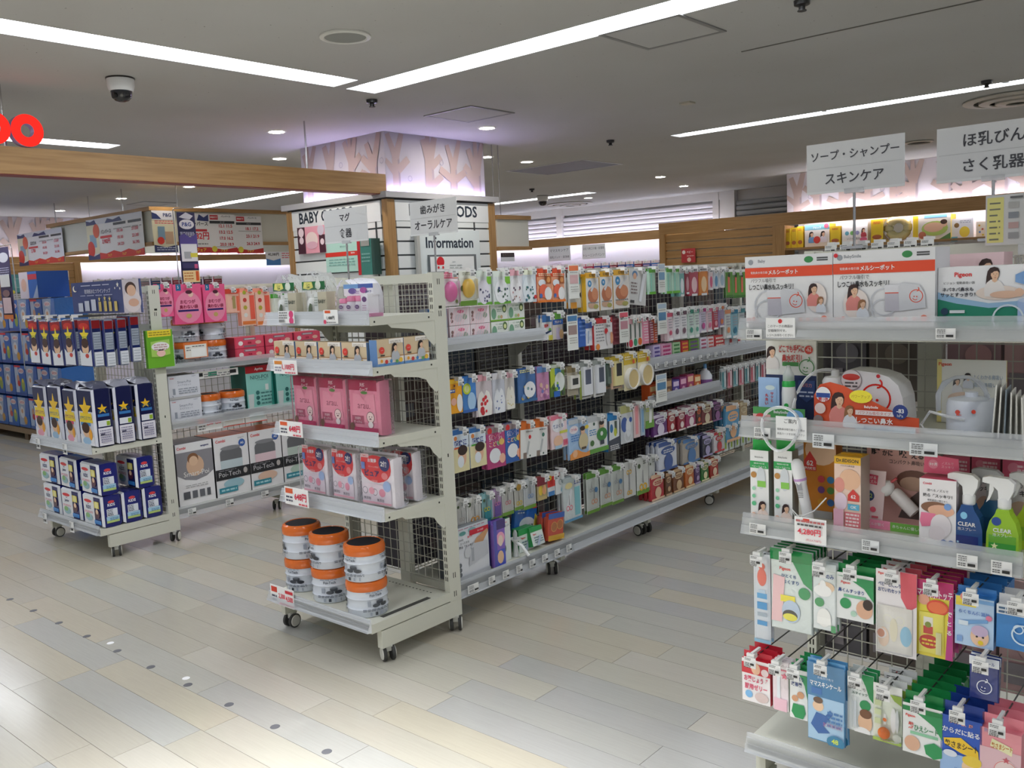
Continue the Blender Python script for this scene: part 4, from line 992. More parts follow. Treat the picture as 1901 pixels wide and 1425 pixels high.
card_at('price_card', 'price card', 'price card under the blue spray bottle', ('y', 2.42, -0.606, 0.865, 0.049, 0.035), 'eeeeec', PRICE)
card_at('price_card', 'price card', 'price card under the green spray bottle', ('y', 2.42, -0.527, 0.861, 0.047, 0.036), 'eeeeec', PRICE)
# --- hanging rows
ROWSFX[0] = ', upper hooks, right rack'
KW = dict(back=.42)
def cap_inner(col, r):
    def f(g, w, h): g.lathe([(r, .0), (r, .004), (r * .7, .012)], col, 16, z=-h * .55, axis='y')
    return f
H('syringe_pack', 'pack', 'narrow clear pack with coral figure and blue boxes', 'k', ('y', 2.47, -1.189, 0.512, 0.053, 0.279), 'e9eef2', 'w', 'e .5 .74 .28 .1 f2806c;o .5 .86 .2 f2806c;r .2 .5 .8 .56 6fb4e2;r .3 .56 .7 .6 cfe3f2;r .2 .38 .8 .46 5aa6dc;r .22 .3 .78 .34 b9c6cf;r .2 .2 .8 .25 5aa6dc;r 0 0 1 .04 9fd0ea', n=2, blister=(.05, .03, .95, .97, .012), **KW)
H('medicine_pack', 'pack', 'green-topped clear pack with a medicine bottle', 'p', ('y', 2.47, -1.097, 0.568, 0.129, 0.249), 'dfe8e4', 'dfe8e4', 'r 0 .86 1 1 1d8a48;g .55 .86 1 .86 1 .55 .8 .62 2f9a5a;T Pigeon .36 .76 .05 e2453c .36;T ひとくち .45 .68 .045 3a5a8c .4;T おくすり .5 .61 .05 3a5a8c .5;g .02 .1 .28 .1 .36 .66 .08 .68 f0c4c6;r .25 .36 .6 .44 f2e23c;o .82 .5 .14 2f9a5a;e .5 .25 .22 .14 b9cbe0;e .48 .2 .18 .07 3a3a3a;e .48 .18 .17 .045 e8e04a', d=.02, n=5, **KW)
H('medicine_dropper_pack', 'pack', 'clear pack with a white dropper cup and bottle', 'p', ('y', 2.455, -0.991, 0.600, 0.068, 0.199), 'e4ebea', 'e4ebea', 'r 0 .9 1 1 dfe6e6;T くすりのみ .5 .82 .07 3f5a96 .84;e .6 .66 .35 .08 e9c9a8;e .45 .6 .38 .09 f7f7f5;e .45 .68 .14 .08 f7f7f5;o .3 .42 .2 3a9a5c;e .5 .2 .3 .14 f4f4f0;r .2 .1 .8 .2 fafaf6;r .8 0 1 .1 3a9a5c', d=.015, n=3, **KW)
H('soothing_sheet_box', 'box', 'green and white box with a sleeping baby', 'b', ('y', 2.46, -0.905, 0.647, 0.104, 0.157), 'f1f3f1', '1d8a48', 'g .0 .8 1 .8 1 .4 .75 .62 .3 .78 2f9a5a;T Pigeon .25 .68 .06 e2453c .3;T 鼻くんすっきり .4 .54 .075 2a4a8c .7;r .2 .42 .8 .47 7fc49a;o .25 .3 .15 2f9a5a;e .76 .24 .22 .17 e3b394;e .85 .34 .13 .1 3a2a24;o .47 .13 .08 b9dcc6', d=.03, n=5, flap=.022, **KW)
H('care_set_pack', 'pack', 'white and pink pack with a clear case of scissors', 'k', ('y', 2.46, -0.793, 0.573, 0.108, 0.239), 'f4eeee', 'w', 'g .6 1 1 1 1 .62 .8 .55 .62 .7 e2606c;T Pigeon .16 .95 .035 e2453c .2;T ベビーこだわり .34 .83 .05 4a5a8c .56;T おていれセット .34 .76 .05 4a5a8c .56;r .04 .04 .9 .58 f0ece4;d .3 .42 .12 .03 f2efdf;d .6 .42 .12 .03 f2efdf;e .45 .3 .1 .14 f2ead0;e .75 .25 .14 .12 9fd0ea;e .2 .2 .14 .12 f2d8c2;o .14 .24 .14 f8eeea;e .14 .24 .09 .05 d99a80', n=4, blister=(.04, .03, .92, .6, .03), **KW)
H('nasal_cleaner_pack', 'pack', 'bright yellow and magenta pack with Japanese lettering', 'k', ('y', 2.47, -0.696, 0.588, 0.092, 0.212), 'f2e04a', 'm', 'r 0 .78 1 1 c22f6e;T ママ鼻水トッテ .5 .83 .12 f6f0f4 .96;g .8 0 1 0 1 .8 .9 .8 c23b8a;T で .9 .6 .06 w;T と .9 .48 .06 w;T る .9 .36 .06 w;o .2 .74 .16 f2b094;e .58 .66 .3 .1 e8503c;e .58 .66 .26 .075 f27a4a;r .08 .05 .76 .58 f6ea6a;r .2 .3 .46 .52 f4f0e4;r .2 .3 .46 .4 d0463c;o .33 .42 .09 8a9a3a;e .36 .2 .28 .09 d03a2a;l .16 .56 .23 2 .05 .025 f6d84a;r .55 .05 .7 .34 e8e4b0', n=5, blister=(.08, .04, .76, .58, .02), **KW)
H('thermometer_box', 'box', 'pale blue box with a thermometer and cartoon baby', 'b', ('y', 2.46, -0.597, 0.645, 0.092, 0.152), 'b9d4f0', '3f86cc', 'r 0 .78 1 .84 7fb0e2;r .02 .7 .55 .86 f2d84a;o .25 .86 .12 ee9a8c;T らくちん体温計 .5 .6 .07 6a8ccc .8;o .88 .55 .08 e27a9a;g .12 .36 .16 .44 .85 .52 .85 .46 6fa0d2;r .1 .36 .35 .44 dce8f2;e .65 .2 .24 .17 f0c8a8;e .65 .3 .22 .1 c9b2cf;o .58 .2 .03 k;o .74 .2 .03 k;e .68 .1 .07 .04 f0d02a;r .06 .06 .2 .16 7fa6dc', d=.05, n=4, flap=.02, **KW)
H('teether_box', 'box', 'blue box with a clear ring at the right edge', 'b', ('y', 2.46, -0.494, 0.659, 0.102, 0.135), '3f86c8', 'e4e4e4', 'r 0 .66 1 .85 e6eaee;l .05 .8 .8 2 .07 .04 4a6a8c;d .6 .32 .26 .04 d6e8f4;d .5 .42 .12 .03 d6e8f4', d=.05, n=2, flap=.024, **KW)
ROWSFX[0] = ', lower hooks, right rack'
H('medicine_jelly_pack', 'pack', 'red and white pack of medicine jelly', 'b', ('y', 2.42, -1.189, 0.338, 0.091, 0.154), 'f3eeee', 'c8273a', 'r 0 .58 1 .8 d0303c;e .5 .7 .16 .12 f0c0a0;o .82 .66 .13 f2dede;T お薬じょうず .5 .48 .12 d8486a .84;T 服用ゼリー .5 .32 .12 d8486a .8;o .25 .16 .13 7fb8e6;e .7 .14 .24 .1 d9c4c0', d=.03, n=3, flap=.02, **KW)
H('tweezer_pack', 'pack', 'pale pink pack with baby tweezers', 'p', ('y', 2.42, -1.111, 0.337, 0.051, 0.152), 'f2e4e8', 'f2e4e8', 'r 0 .86 1 1 f6eef0;t ベビーピンセット .5 .92 .06 444444 .9;r .02 .82 .98 .85 e27a8c;s .75 .72 .22 ee6f86;r .3 .1 .5 .7 e8eef2;r .1 .0 .9 .25 f0c2d0', d=.012, n=3, **KW)
H('nasal_spray_box', 'box', 'slim white box with green corner and baby faces', 'b', ('y', 2.42, -1.055, 0.327, 0.054, 0.163), 'f2f4f2', '2f9a5a', 'g .55 .84 1 .84 1 .4 .85 .65 3aa566;T 鼻づまり .42 .76 .09 3a4a7c .74;T 改善薬 .4 .65 .08 3a4a7c .6;o .62 .46 .2 d9a078;o .3 .38 .18 d9a078;g .2 .28 .1 .12 .3 .02 .75 .02 .9 .14 .8 .28 2f9a5a', d=.025, n=4, flap=.012, **KW)
H('teething_wipe_pack', 'pack', 'tall blue pack with a crawling baby in blue', 'p', ('y', 2.4, -0.966, 0.289, 0.108, 0.244), '5f9fd0', '4a86b8', 'r 0 .55 1 .96 3f7fae;r .02 .02 .98 .55 a9cce8;T Pigeon .45 .85 .035 dfeaf2 .3;t お出かけ先で .5 .79 .03 e8f2f8 .6;T ママスキンケール .5 .71 .065 f4f8fa .84;r .12 .58 .4 .66 2f6fb4;o .3 .44 .15 f0cba8;e .3 .51 .13 .04 6a4a30;g .1 .2 .25 .36 .5 .34 .62 .42 .7 .38 .55 .28 .45 .2 .62 .14 .3 .1 2f62a8;l .55 .95 .4 4 .05 .025 3f76b0;t ひとりでもすんわり .7 .24 .05 e07a8c .5;e .78 .05 .24 .08 2f7fa8;T 48 .76 .06 .06 d8e84a .2', d=.012, n=2, **KW)
H('swab_stick_pack', 'pack', 'white pack with a green corner, a baby and a stick', 'k', ('y', 2.42, -0.877, 0.342, 0.076, 0.171), 'eef2ef', 'w', 'r 0 .84 1 1 dfe6e2;g .5 1 1 1 1 .55 .85 .62 .72 .8 2f9a5a;t 鼻すっきり .4 .74 .06 444444 .6;T スティック .5 .66 .05 3f6a5a .7;o .7 .48 .2 2f9a5a;r .28 .08 .38 .52 e4eaee;e .7 .2 .26 .18 e9bf9c;e .72 .34 .22 .08 7a5236;e .6 .02 .3 .08 f4f4f4', n=3, blister=(.2, .05, .46, .6, .014), **KW)
H('syringe_ball_pack', 'pack', 'pale green pack with an orange bulb', 'k', ('y', 2.41, -0.798, 0.341, 0.076, 0.163), 'e6ebdc', 'w', 'r 0 .86 1 1 f4f4f2;o .28 .92 .03 d8232f;l .1 .5 .95 3 .03 .015 666666;g .6 .86 1 .86 1 .7 .75 .76 9ab84a;r .06 .62 .3 .74 d2dcae;r .06 .46 .3 .56 d2dcae;r .06 .3 .3 .4 d2dcae;e .72 .42 .1 .22 f0f0f0;e .85 .42 .06 .2 e2e6e8;r .0 .0 1 .06 a8c45a;r .38 .32 .46 .5 f2f2f0;o .42 .4 .07 ee7a2a;o .85 .12 .16 dfe4da', n=4, blister=(.25, .04, .97, .64, .025),
  inner=lambda g, w, h: g.ell(-w * .08, -.012, -h * .82, .0165, .012, .0165, 'ee7a2a'), **KW)
H('cooling_sheet_box', 'box', 'green and white box of cooling sheets', 'b', ('y', 2.4, -0.705, 0.336, 0.100, 0.164), 'f2f4f2', '1d8a48', 'r 0 .72 1 .8 1d8a48;g .35 .72 1 .72 1 .35 .8 .55 2f9a5a;T Pigeon .2 .64 .055 e2453c .3;T 熱 .22 .48 .12 d0463c .14;T ひえシート .6 .46 .1 3f8a5c .6;r .2 .34 .9 .39 8fcaa4;e .25 .18 .2 .13 e2b496;g .55 .2 .6 .06 .8 .0 1 .06 1 .22 .8 .28 2f9a5a', d=.045, n=6, flap=.025, **KW)
H('cooling_sheet_box', 'box', 'blue box of cooling sheets with yellow lettering', 'b', ('y', 2.4, -0.610, 0.312, 0.099, 0.188), '2a5ac0', '1d3f92', 'r 0 0 1 .3 9fc0ea;T ワキ、首、脚 .5 .76 .05 f0a080 .7;T からだに貼る .5 .64 .085 f4f6fa .9;g .08 .5 .5 .56 .92 .42 .94 .3 .5 .34 .1 .42 f2c832;T 熱さまシート .52 .44 .1 4a3a20 .8;o .75 .16 .22 f2cfa8;e .78 .26 .24 .08 f0d04a;e .25 .3 .17 .05 dfe6f2;t ワキ・首・脚 .6 .1 .04 3a5aa8 .5;T 8枚 .3 .05 .06 f4f4f4 .2', d=.045, n=3, flap=.03, **KW)
H('cooling_sheet_box', 'box', 'pink box of cooling sheets at the right edge', 'b', ('y', 2.4, -0.518, 0.315, 0.094, 0.178), 'f2a0a8', 'e88a96', 'r 0 .0 1 .55 e9c2c8;g .25 .58 .3 .7 .8 .62 .78 .5 f4f0c0;T 熱さまシート .54 .6 .09 c87a1c .5;t 熱さま .25 .8 .06 8fa0c8 .3;e .65 .25 .3 .18 f4dcd8;d .65 .25 .3 .02 e88a8a;s .65 .42 .1 d0606a;g .05 .1 .1 .22 .5 .16 .5 .02 f2c832;T 熱さま .28 .1 .09 4a3a20 .4', d=.045, n=3, flap=.03, **KW)
ROWSFX[0] = ''
H('tube_pack', 'pack', 'navy pack with white baby-face outline hanging beside the cooling sheets', 'p', ('y', 2.43, -0.565, 0.519, 0.070, 0.115), '24347c', '1d2a66', 'r 0 .8 1 1 dfe3ea;T ボンジュール .5 .88 .08 4a5a9a .7;r .1 .68 .6 .74 6f86c4;f .52 .32 .26 e8ecf6', d=.014, n=2, **KW)
# signs on poles
def pole_sign(label, X, Y, zb, z0, w, h, lines, slant=0.0, rot=0.0):
    t = thing('pole_sign', label, 'sign', (X, Y, zb), rot)
    H0 = z0 - zb
    obj('board', G().box(-w / 2, w / 2, -.002, .002, H0, H0 + h, 'd9dada'), 'card', t)
    obj('lettering', Art(w, h, z0=H0, y=-.0025).run('r .02 .496 .98 .504 b8b9b9;r 0 0 1 .045 e4e6e6;' + ';'.join('M %s .5 %.2f %.3f 3a3a40 %.2f' % (s, y, hh, mw) for s, y, hh, mw in lines)), 'card', t)
    obj('clip', G().box(-.03, .03, -.006, .006, H0 - .006, H0 + .008, 'w'), 'clear_tube', t)
    obj('pole', G().tube([(0, 0, .0), (0, 0, H0 - .004)], .0045, 'w', 8), 'chrome', t)
    obj('foot', G().box(-.035, .035, -.02, .02, -.004, .004, 'w'), 'chrome', t)
    return t
pole_sign('white pole sign for soaps, shampoos and skin care', -1.07, 2.91, 1.699, 1.876, .306, .158, (('ソープ・シャンプー', .745, .2, .9), ('スキンケア', .275, .22, .6)))
pole_sign('white pole sign for feeding bottles, cut by the right edge', -.672, 2.91, 1.699, 1.872, .306, .158, (('ほ乳びん', .745, .25, .6), ('さく乳器', .275, .25, .6)))
t = card_at('chart_board', 'sign', 'clear-framed product chart with a yellow column at the right edge', ('y', 2.86, -0.573, 1.681, 0.212, 0.140), 'd6d6d2', 'r .02 .05 .22 .95 e2dc86;l .05 .18 .85 7 .12 .03 777766;' + ';'.join('r %.2f %.2f %.2f %.2f %s' % (.28 + .2 * i, .12 + .2 * j, .4 + .2 * i, .24 + .2 * j, ['9a9a98', 'c0a09a', '8a8f94', 'b4b4ae'][(i * 3 + j) % 4]) for i in range(4) for j in range(4)) + ';l .3 .95 .95 1 .1 .04 666666')
obj('stand', G().box(-.02, .02, -.01, .012, -.03, 0, 'w'), 'clear_tube', t)
# small top rail items behind
for k in range(7):
    hook_at('y', 2.98, -1.16 + .05 * k, 1.70, .25, 'white empty hook on top of the right rack behind the boxes')

# ================================================================== middle end rack
ROWSFX[0] = ''
# clear gift bags on the top shelf
def gift_bag(name, label, x, y, w, h, d, fill, header, rot=0.0):
    t = thing(name, label, 'gift bag', (x, y, 1.516), rot)
    R = random.Random(label)
    # clear bag: crumpled, narrowing to a gathered top
    g = G(); n = 12; rings = []
    for k, (f, s) in enumerate(((0, .96), (.1, 1), (.6, 1), (.8, .97), (.92, .9), (1, .86))):
        ring = []
        for i in range(n):
            a = 2 * PI * i / n; cx, sy = math.cos(a), math.sin(a)
            px = math.copysign(abs(cx) ** .4, cx) * w / 2 * s + R.uniform(-.003, .003); py = math.copysign(abs(sy) ** .4, sy) * d / 2 * (s if f < .7 else 1 - (f - .7) * 2.6) + R.uniform(-.002, .002)
            ring.append((px, py, f * h + (R.uniform(-.008, .008) if k == 5 else 0)))
        rings.append(ring)
    vs = [v for r in rings for v in r]
    g.add(vs, [(i * n + k, i * n + (k + 1) % n, (i + 1) * n + (k + 1) % n, (i + 1) * n + k) for i in range(5) for k in range(n)] + [tuple(range(n))[::-1]], 'w')
    obj('clear_bag', g, 'wrap', t, smooth=True)
    fill(t)
    if header:
        col, art, zz, hh = header
        o = obj('header_card', G().box(-w * .44, w * .44, -d * .42, -d * .41, zz, zz + hh, col), 'card', t)
        obj('header_print', Art(w * .88, hh, z0=zz, y=-d * .42 - .0006).run(art), 'card', o)
    return t
def fill_green(t):
    obj('bottle', G().lathe([(.028, 0), (.03, .01), (.03, .07), (.022, .085), (.016, .088), (.016, .105), (.014, .107)], 'eef0ee', 16, x=-.055), 'plastic', t, smooth=True)
    obj('bottle_label', Art(.05, .05, x0=-.08, z0=.015, y=-.031).run('g .4 0 1 0 1 .9 .75 1 .5 .6 4a5a3a;t Baby .3 .5 .12 9aa88a .4'), 'card', t)
    g = G(); g.box(-.015, .075, -.025, .03, 0, .115, 'cfc6ac'); obj('beige_pouch', g, 'card', t)
    obj('pouch_print', Art(.09, .115, x0=-.015, y=-.0256).run('r 0 0 .3 1 e9ebe8;T BABY .62 .62 .14 3f4a38 .6;l .02 .28 .8 4 .1 .05 a9b3a6'), 'card', t)
GH = ('1f6a3a', 'g .05 .2 .1 .95 .45 .95 .5 .3 .3 .05 e3dc7a;t Cow .28 .68 .26 5a7a3a .3;T Gel .28 .38 .3 4a6a2a .3;o .72 .55 .12 dfe6d8;r .6 .2 .66 .6 cfd8c4', .125, .038)
gift_bag('gift_bag', 'clear gift bag with green header, leftmost on the top shelf', -3.60, 2.56, .19, .20, .09, fill_green, GH)
gift_bag('gift_bag', 'clear gift bag with green header beside the pink one', -3.385, 2.57, .19, .205, .09, fill_green, GH)
def fill_pink(t):
    for k, (x, y, h) in enumerate(((-.085, -.01, .075), (-.03, -.012, .085), (.02, -.005, .085))):
        b = obj('bottle', G().lathe([(.022, 0), (.024, .006), (.024, h * .75), (.018, h * .82)], 'f2eff2', 14, x=x, y=y), 'plastic', t, smooth=True)
        obj('bottle_cap', G().lathe([(.024, h * .8), (.024, h), (.02, h + .006)], 'ec86ac', 14, x=x, y=y), 'plastic', b, smooth=True)
        obj('bottle_label', Art(.036, .045, x0=x - .018, z0=.012, y=y - .0245).run('e .5 .7 .4 .2 6a3f7c;t Kids .5 .7 .14 w .5;l .2 .8 .4 2 .15 .07 c9a2bc'), 'card', b)
    obj('carton', G().box(.05, .095, -.03, .03, 0, .1, 'f2f0f4'), 'card', t); obj('carton_print', Art(.045, .1, x0=.05, y=-.0306).run('e .5 .75 .35 .12 6a3f7c;r 0 0 1 .12 a74f9c;l .2 .8 .5 3 .1 .04 c9a2bc'), 'card', t)
    obj('tray', G().box(-.11, .115, -.036, .036, -.0002, .014, 'e9a2c4'), 'card', t)
    obj('upper_carton', G().box(-.10, .1, 0.0, .034, .092, .142, 'f4f2f6'), 'card', t)
    obj('upper_print', Art(.2, .05, x0=-.1, z0=.092, y=-.0006).run('r 0 .62 .5 1 6fa6dc;r .5 .62 1 1 3f5fae;e .3 .4 .14 .26 6a4f9c;e .68 .45 .12 .26 b04f9c;T 泡ケア .84 .3 .3 4a4a8c .2;l .4 .56 .4 2 .16 .08 b9a2c8'), 'card', t)
gift_bag('gift_bag', 'clear gift bag of pink-capped bottles on the top shelf', -3.115, 2.57, .25, .165, .1, fill_pink, None)
card_at('price_card', 'price card', 'price card with a pink spot on the top rail of the middle rack', ('y', 2.455, -3.499, 1.494, 0.121, 0.057), 'f2f2f2', 'o .82 .72 .14 d84a7c;o .82 .2 .14 d84a7c;l .06 .6 .9 3 .2 .1 888888;r .06 .1 .4 .3 888888')
card_at('price_card', 'price card', 'price card reading 1,480 on the top rail of the middle rack', ('y', 2.452, -3.169, 1.491, 0.097, 0.061), 'f4f4f2', 'r .1 .76 .5 .95 e0623a;T 1,480円 .5 .42 .28 444444 .86;l .2 .9 .14 1 .1 .08 999999;o .1 .14 .1 d84a6a')
# toy boxes with a smiling baby
TB = 'r 0 .0 1 .1 6a9ad0;r 0 .1 1 .32 eee4d6;g 0 .32 1 .32 1 .36 0 .36 b98a58;r .45 .82 1 1 f2ece4;l .5 .9 .92 2 .06 .025 b0a898;o .16 .6 .1 e0483c;t 6ヶ月 .16 .6 .04 w .14;r .1 .38 .26 .43 4a4038;p .66 .68 .1 2a2020 b9bcc2;o .12 .2 .05 e8a23c;o .3 .16 .06 c9443c;o .48 .17 .05 4a8ac8;o .85 .18 .07 e0b23c;o .7 .14 .05 5a9a5a'
for k in range(4):
    B('toy_box', 'box', ['first', 'second', 'third', 'fourth'][k] + ' beige toy box with a smiling baby along the front of the middle rack', ('y', 2.515, -3.62 + .172 * k, 1.3005, .166, .105), 'd9c3a0', '6a8fc0', 'd9c3a0', TB, d=.05, rot=(-.02 if k < 3 else .02))
for k in range(2):
    B('toy_box', 'box', 'beige toy box with a smiling baby on the side edge, ' + ['nearer the front corner', 'nearer the upright'][k], ('x', -2.962, 2.6 + .155 * k, 1.3005, .15, .115), 'd9c3a0', '6a8fc0', 'd9c3a0', TB, d=.05)
def price_big(label, pos, art): card_at('price_card', 'price card', label, pos, 'f5f4f2', art)
price_big('price card reading 1,100 yen at the left of the second shelf', ('y', 2.44, -3.516, 1.261, 0.181, 0.065), 'r .05 .68 .38 .92 d98a3c;l .06 .34 .5 2 .2 .1 9a9aaa;T 1,100円 .64 .5 .46 d8445a .62;l .5 .95 .16 1 .1 .1 d8707a')
price_big('price card reading 648 yen at the left of the third shelf', ('y', 2.44, -3.508, 0.969, 0.178, 0.072), 'r .05 .68 .36 .92 e0623a;l .06 .34 .5 2 .2 .1 555566;T 648円 .68 .52 .44 d8344e .5;l .6 .95 .16 1 .1 .1 d8606a')
price_big('price card reading 648 yen at the left of the fourth shelf', ('y', 2.44, -3.504, 0.640, 0.184, 0.084), 'r .05 .64 .36 .92 e0623a;l .06 .34 .48 2 .2 .1 555566;T 648円 .68 .52 .44 d8344e .5;l .6 .95 .16 1 .1 .1 d8606a')
price_big('price card reading 2,300 and 4,500 yen at the left of the base', ('y', 2.375, -3.586, 0.155, 0.187, 0.093), 'r .05 .64 .3 .92 d8402c;l .06 .28 .48 2 .2 .1 555566;T 2,300 .5 .5 .3 e0344e .28;T 4,500 .82 .45 .32 e0344e .3;r .66 .74 .98 .9 d0303c;l .4 .98 .18 1 .1 .08 d8606a')
# pink pouches on the third shelf
ARAU = 'r 0 .8 1 1 b0244e;T 天然 .5 .91 .075 f4d3da .34;T ハーブ .54 .82 .075 f4d3da .42;e .55 .76 .12 .03 5a8a3a;g .15 .74 .4 .72 .52 .62 .64 .72 .9 .74 .95 .2 .1 .2 ee9fb2;t arau. .52 .5 .085 8a3a50 .6;r .08 .16 .5 .32 b0506a;t 洗濯用 .28 .27 .05 f6e2e6 .34;t せっけん .28 .2 .05 f6e2e6 .36;o .74 .3 .13 f4dcd6;d .74 .3 .14 .014 5a2a34;o .7 .31 .014 3a2024;o .79 .31 .014 3a2024;e .74 .27 .04 .012 5a2a34;e .74 .16 .09 .06 f6f0ee;r 0 0 1 .1 c02a62;e .08 .1 .08 .08 7a5240'
for k, (x, y, w, rz) in enumerate(((-3.55, 2.56, .19, -.03), (-3.33, 2.55, .195, .0), (-3.10, 2.545, .205, .03))):
    t = thing('soap_refill_pouch', ['left', 'middle', 'right'][k] + ' pink soap refill twin pack on the third shelf of the middle rack', 'pouch', (x, y, .9925), (0, 0, rz))
    obj('pouch', G().pouch(w, .262, .075, 'd56a86', .262, .018, front='e78fa6', side='d9839c'), 'film', t)
    obj('front_print', Art(w * .9, .235, z0=.01).run(ARAU), 'gloss', t)
    g = G().pouch(w + .022, .27, .095, 'w', .27, .02); g.V = [(v[0], v[1] - .01, v[2]) for v in g.V]
    obj('clear_wrap', g, 'wrap', t)
# twin packs on the fourth shelf
PURE = 'e .5 .72 .48 .27 e23a3e;g .02 .72 .05 .95 .95 .95 .98 .72 e23a3e;r .04 .93 .3 1 f2d0d2;T Pigeon .16 .965 .03 e2453c .2;T お買得 .4 .88 .08 f4f6fa .3;o .78 .84 .17 26306e;T 2個 .77 .84 .12 w .24;t 赤ちゃんの肌着に .45 .76 .035 f4c4c0 .6;T ピュア .38 .63 .13 26306e .46;e .78 .6 .1 .07 ee8a8a;t 洗濯洗剤 .45 .48 .04 f4c4c0 .3;r .04 .06 .96 .42 f0e4ec;d .14 .28 .08 .012 6a6a72;d .45 .26 .08 .012 6a6a72;e .35 .28 .09 .07 f0a8b8;e .68 .26 .1 .08 ee9cb0;o .84 .4 .12 a9c4ea;t 無添加 .2 .13 .06 555560 .26;t 無添加 .62 .11 .06 555560 .3;r .04 .03 .96 .07 f2b8c8;r .06 .7 .18 .84 6f8fd2'
for k, (x, y, w, rz) in enumerate(((-3.53, 2.57, .2, -.02), (-3.315, 2.575, .175, .0), (-3.075, 2.57, .215, .06), (-3.075, 2.70, .18, .25))):
    t = thing('detergent_twin_pack', ['left', 'middle', 'right', 'rearmost'][k] + ' red and white detergent twin pack on the fourth shelf of the middle rack', 'pack', (x, y, .662), (0, 0, rz))
    obj('refill_packs', G().pouch(w, .245, .07, 'f1eaf0', .245, .016), 'film', t)
    obj('front_print', Art(w * .93, .23, z0=.008).run(PURE), 'gloss', t)
    g = G().pouch(w + .03, .262, .1, 'w', .265, .03); g.V = [(v[0], v[1] - .014, v[2]) for v in g.V]
    obj('clear_wrap', g, 'wrap', t)
# refill drums on the base
drum0 = None
def drum(x, y, z, rot, label, open_top):
    global drum0
    if drum0 is None:
        t = thing('refill_drum', label, 'drum', (x, y, z), rot, 'wrapped refill drums with orange lids')
        R_ = .094
        obj('wrapped_body', G().lathe([(R_ * .93, 0), (R_ * .97, .006), (R_ * .96, .03), (R_, .036), (R_ * .96, .042), (R_ * .96, .076), (R_, .082), (R_ * .96, .088), (R_ * .95, .112), (R_ * .97, .118)], 'd3d9e2', 28), 'gloss', t, smooth=True)
        obj('lid', G().lathe([(R_ * .98, .116), (R_ * 1.0, .122), (R_ * 1.0, .145), (R_ * .95, .157), (R_ * .82, .162), (R_ * .8, .158)], 'd96a22', 28), 'gloss', t, smooth=True)
        obj('lid_disc', G().lathe([(.0005, .1585), (R_ * .79, .1592)], '16171f', 28, caps=False), 'matte', t)
        # print wrapped around the drum in curved strips
        for sgn, ang in enumerate((-.25, 1.75, 3.7)):
            a = Art(.15, .12, x0=-.075).run('T Poi-Tech .5 .83 .1 4a5160 .62;l .2 .75 .95 1 .05 .03 8a94a4;e .62 .55 .12 .075 3c4048;e .5 .44 .12 .07 44484f;e .76 .44 .12 .07 34383f;e .62 .6 .12 .03 5a5f68;r .24 .42 .34 .62 9aa2b0;l .1 .95 .32 2 .05 .025 5a6272;r .3 .08 .36 .2 9aa2b0;r .45 .08 .53 .2 3a3f4a;r .62 .08 .68 .2 9aa2b0;r .8 .08 .84 .2 9aa2b0')
            nv = []
            for v in a.V:
                th = ang + v[0] / R_ - PI / 2; rr = R_ * (1.004 - v[1] * 6)
                nv.append((rr * math.cos(th), rr * math.sin(th), v[2]))
            a.V = nv
            obj('wrap_print', a, 'gloss', t)
        drum0 = t
        return t
    return dup(drum0, (x, y, z), rot, label, 'wrapped refill drums with orange lids')
for k, (x, y, nm) in enumerate(((-3.625, 2.54, 'left'), (-3.385, 2.52, 'middle'), (-3.10, 2.495, 'right'))):
    drum(x, y, .1975, .55 + .5 * k, 'lower refill drum with orange lid in the %s stack on the base' % nm, False)
    drum(x + .004, y - .003, .1975 + .163, -.35 + .35 * k, 'upper refill drum with orange lid in the %s stack on the base' % nm, True)
# hanging card signs on the middle rack
pole_sign('white pole sign for mugs and tableware', -3.50, 2.835, 1.5195, 1.862, .325, .162, (('マグ', .745, .24, .4), ('食器', .275, .28, .4)))
pole_sign('white pole sign for toothbrushing and oral care', -3.05, 2.99, 1.695, 1.872, .31, .158, (('歯みがき', .745, .26, .56), ('オーラルケア', .29, .26, .8)))

# ================================================================== left end rack
ROWSFX[0] = ''
t = thing('night_nappy_board', 'navy sign board with moon and sleeping child on the left rack', 'sign', (-6.02, 2.62, 1.553))
axis, pl, cc, z0, w, h = ('y', 2.62, -5.631, 1.553, 0.928, 0.200)
t.location = (cc, pl, z0)
obj('board', G().box(-w / 2, w / 2, 0, .006, 0, h, '47507c'), 'card', t)
obj('print', Art(w, h).run('r .76 0 .985 1 cfc6cc;e .88 .35 .12 .34 e2d6d6;e .87 .72 .075 .2 4a3430;e .88 .66 .06 .17 e3b99c;e .9 .3 .07 .12 dcae94;e .06 .8 .035 .1 ece2c8;e .075 .82 .03 .09 47507c;s .7 .86 .02 f2eee0;s .73 .74 .012 f2eee0;s .66 .76 .01 f2eee0;t 夜用紙おむつラインナップ .4 .7 .14 e9e9f0 .52;l .16 .6 .9 1 .1 .03 b9bdd2;l .14 .62 .58 1 .1 .025 a9adc6;r .1 .06 .17 .34 c9cdd8;r .2 .08 .27 .4 c9cdd8;r .3 .08 .37 .44 c9cdd8;r .41 .06 .45 .36 cbb46a;r .49 .06 .53 .38 cbb46a;r .56 .06 .6 .36 cbb46a;r .64 .06 .68 .36 cbb46a;s .43 .44 .02 d9c67a;s .51 .46 .02 d9c67a;s .58 .44 .02 d9c67a'), 'card', t)
obj('stand_leg', G().box(-.15, -.14, .006, .016, -.0, h * .9, 'w').box(.14, .15, .006, .016, 0, h * .9, 'w'), 'clear_tube', t)
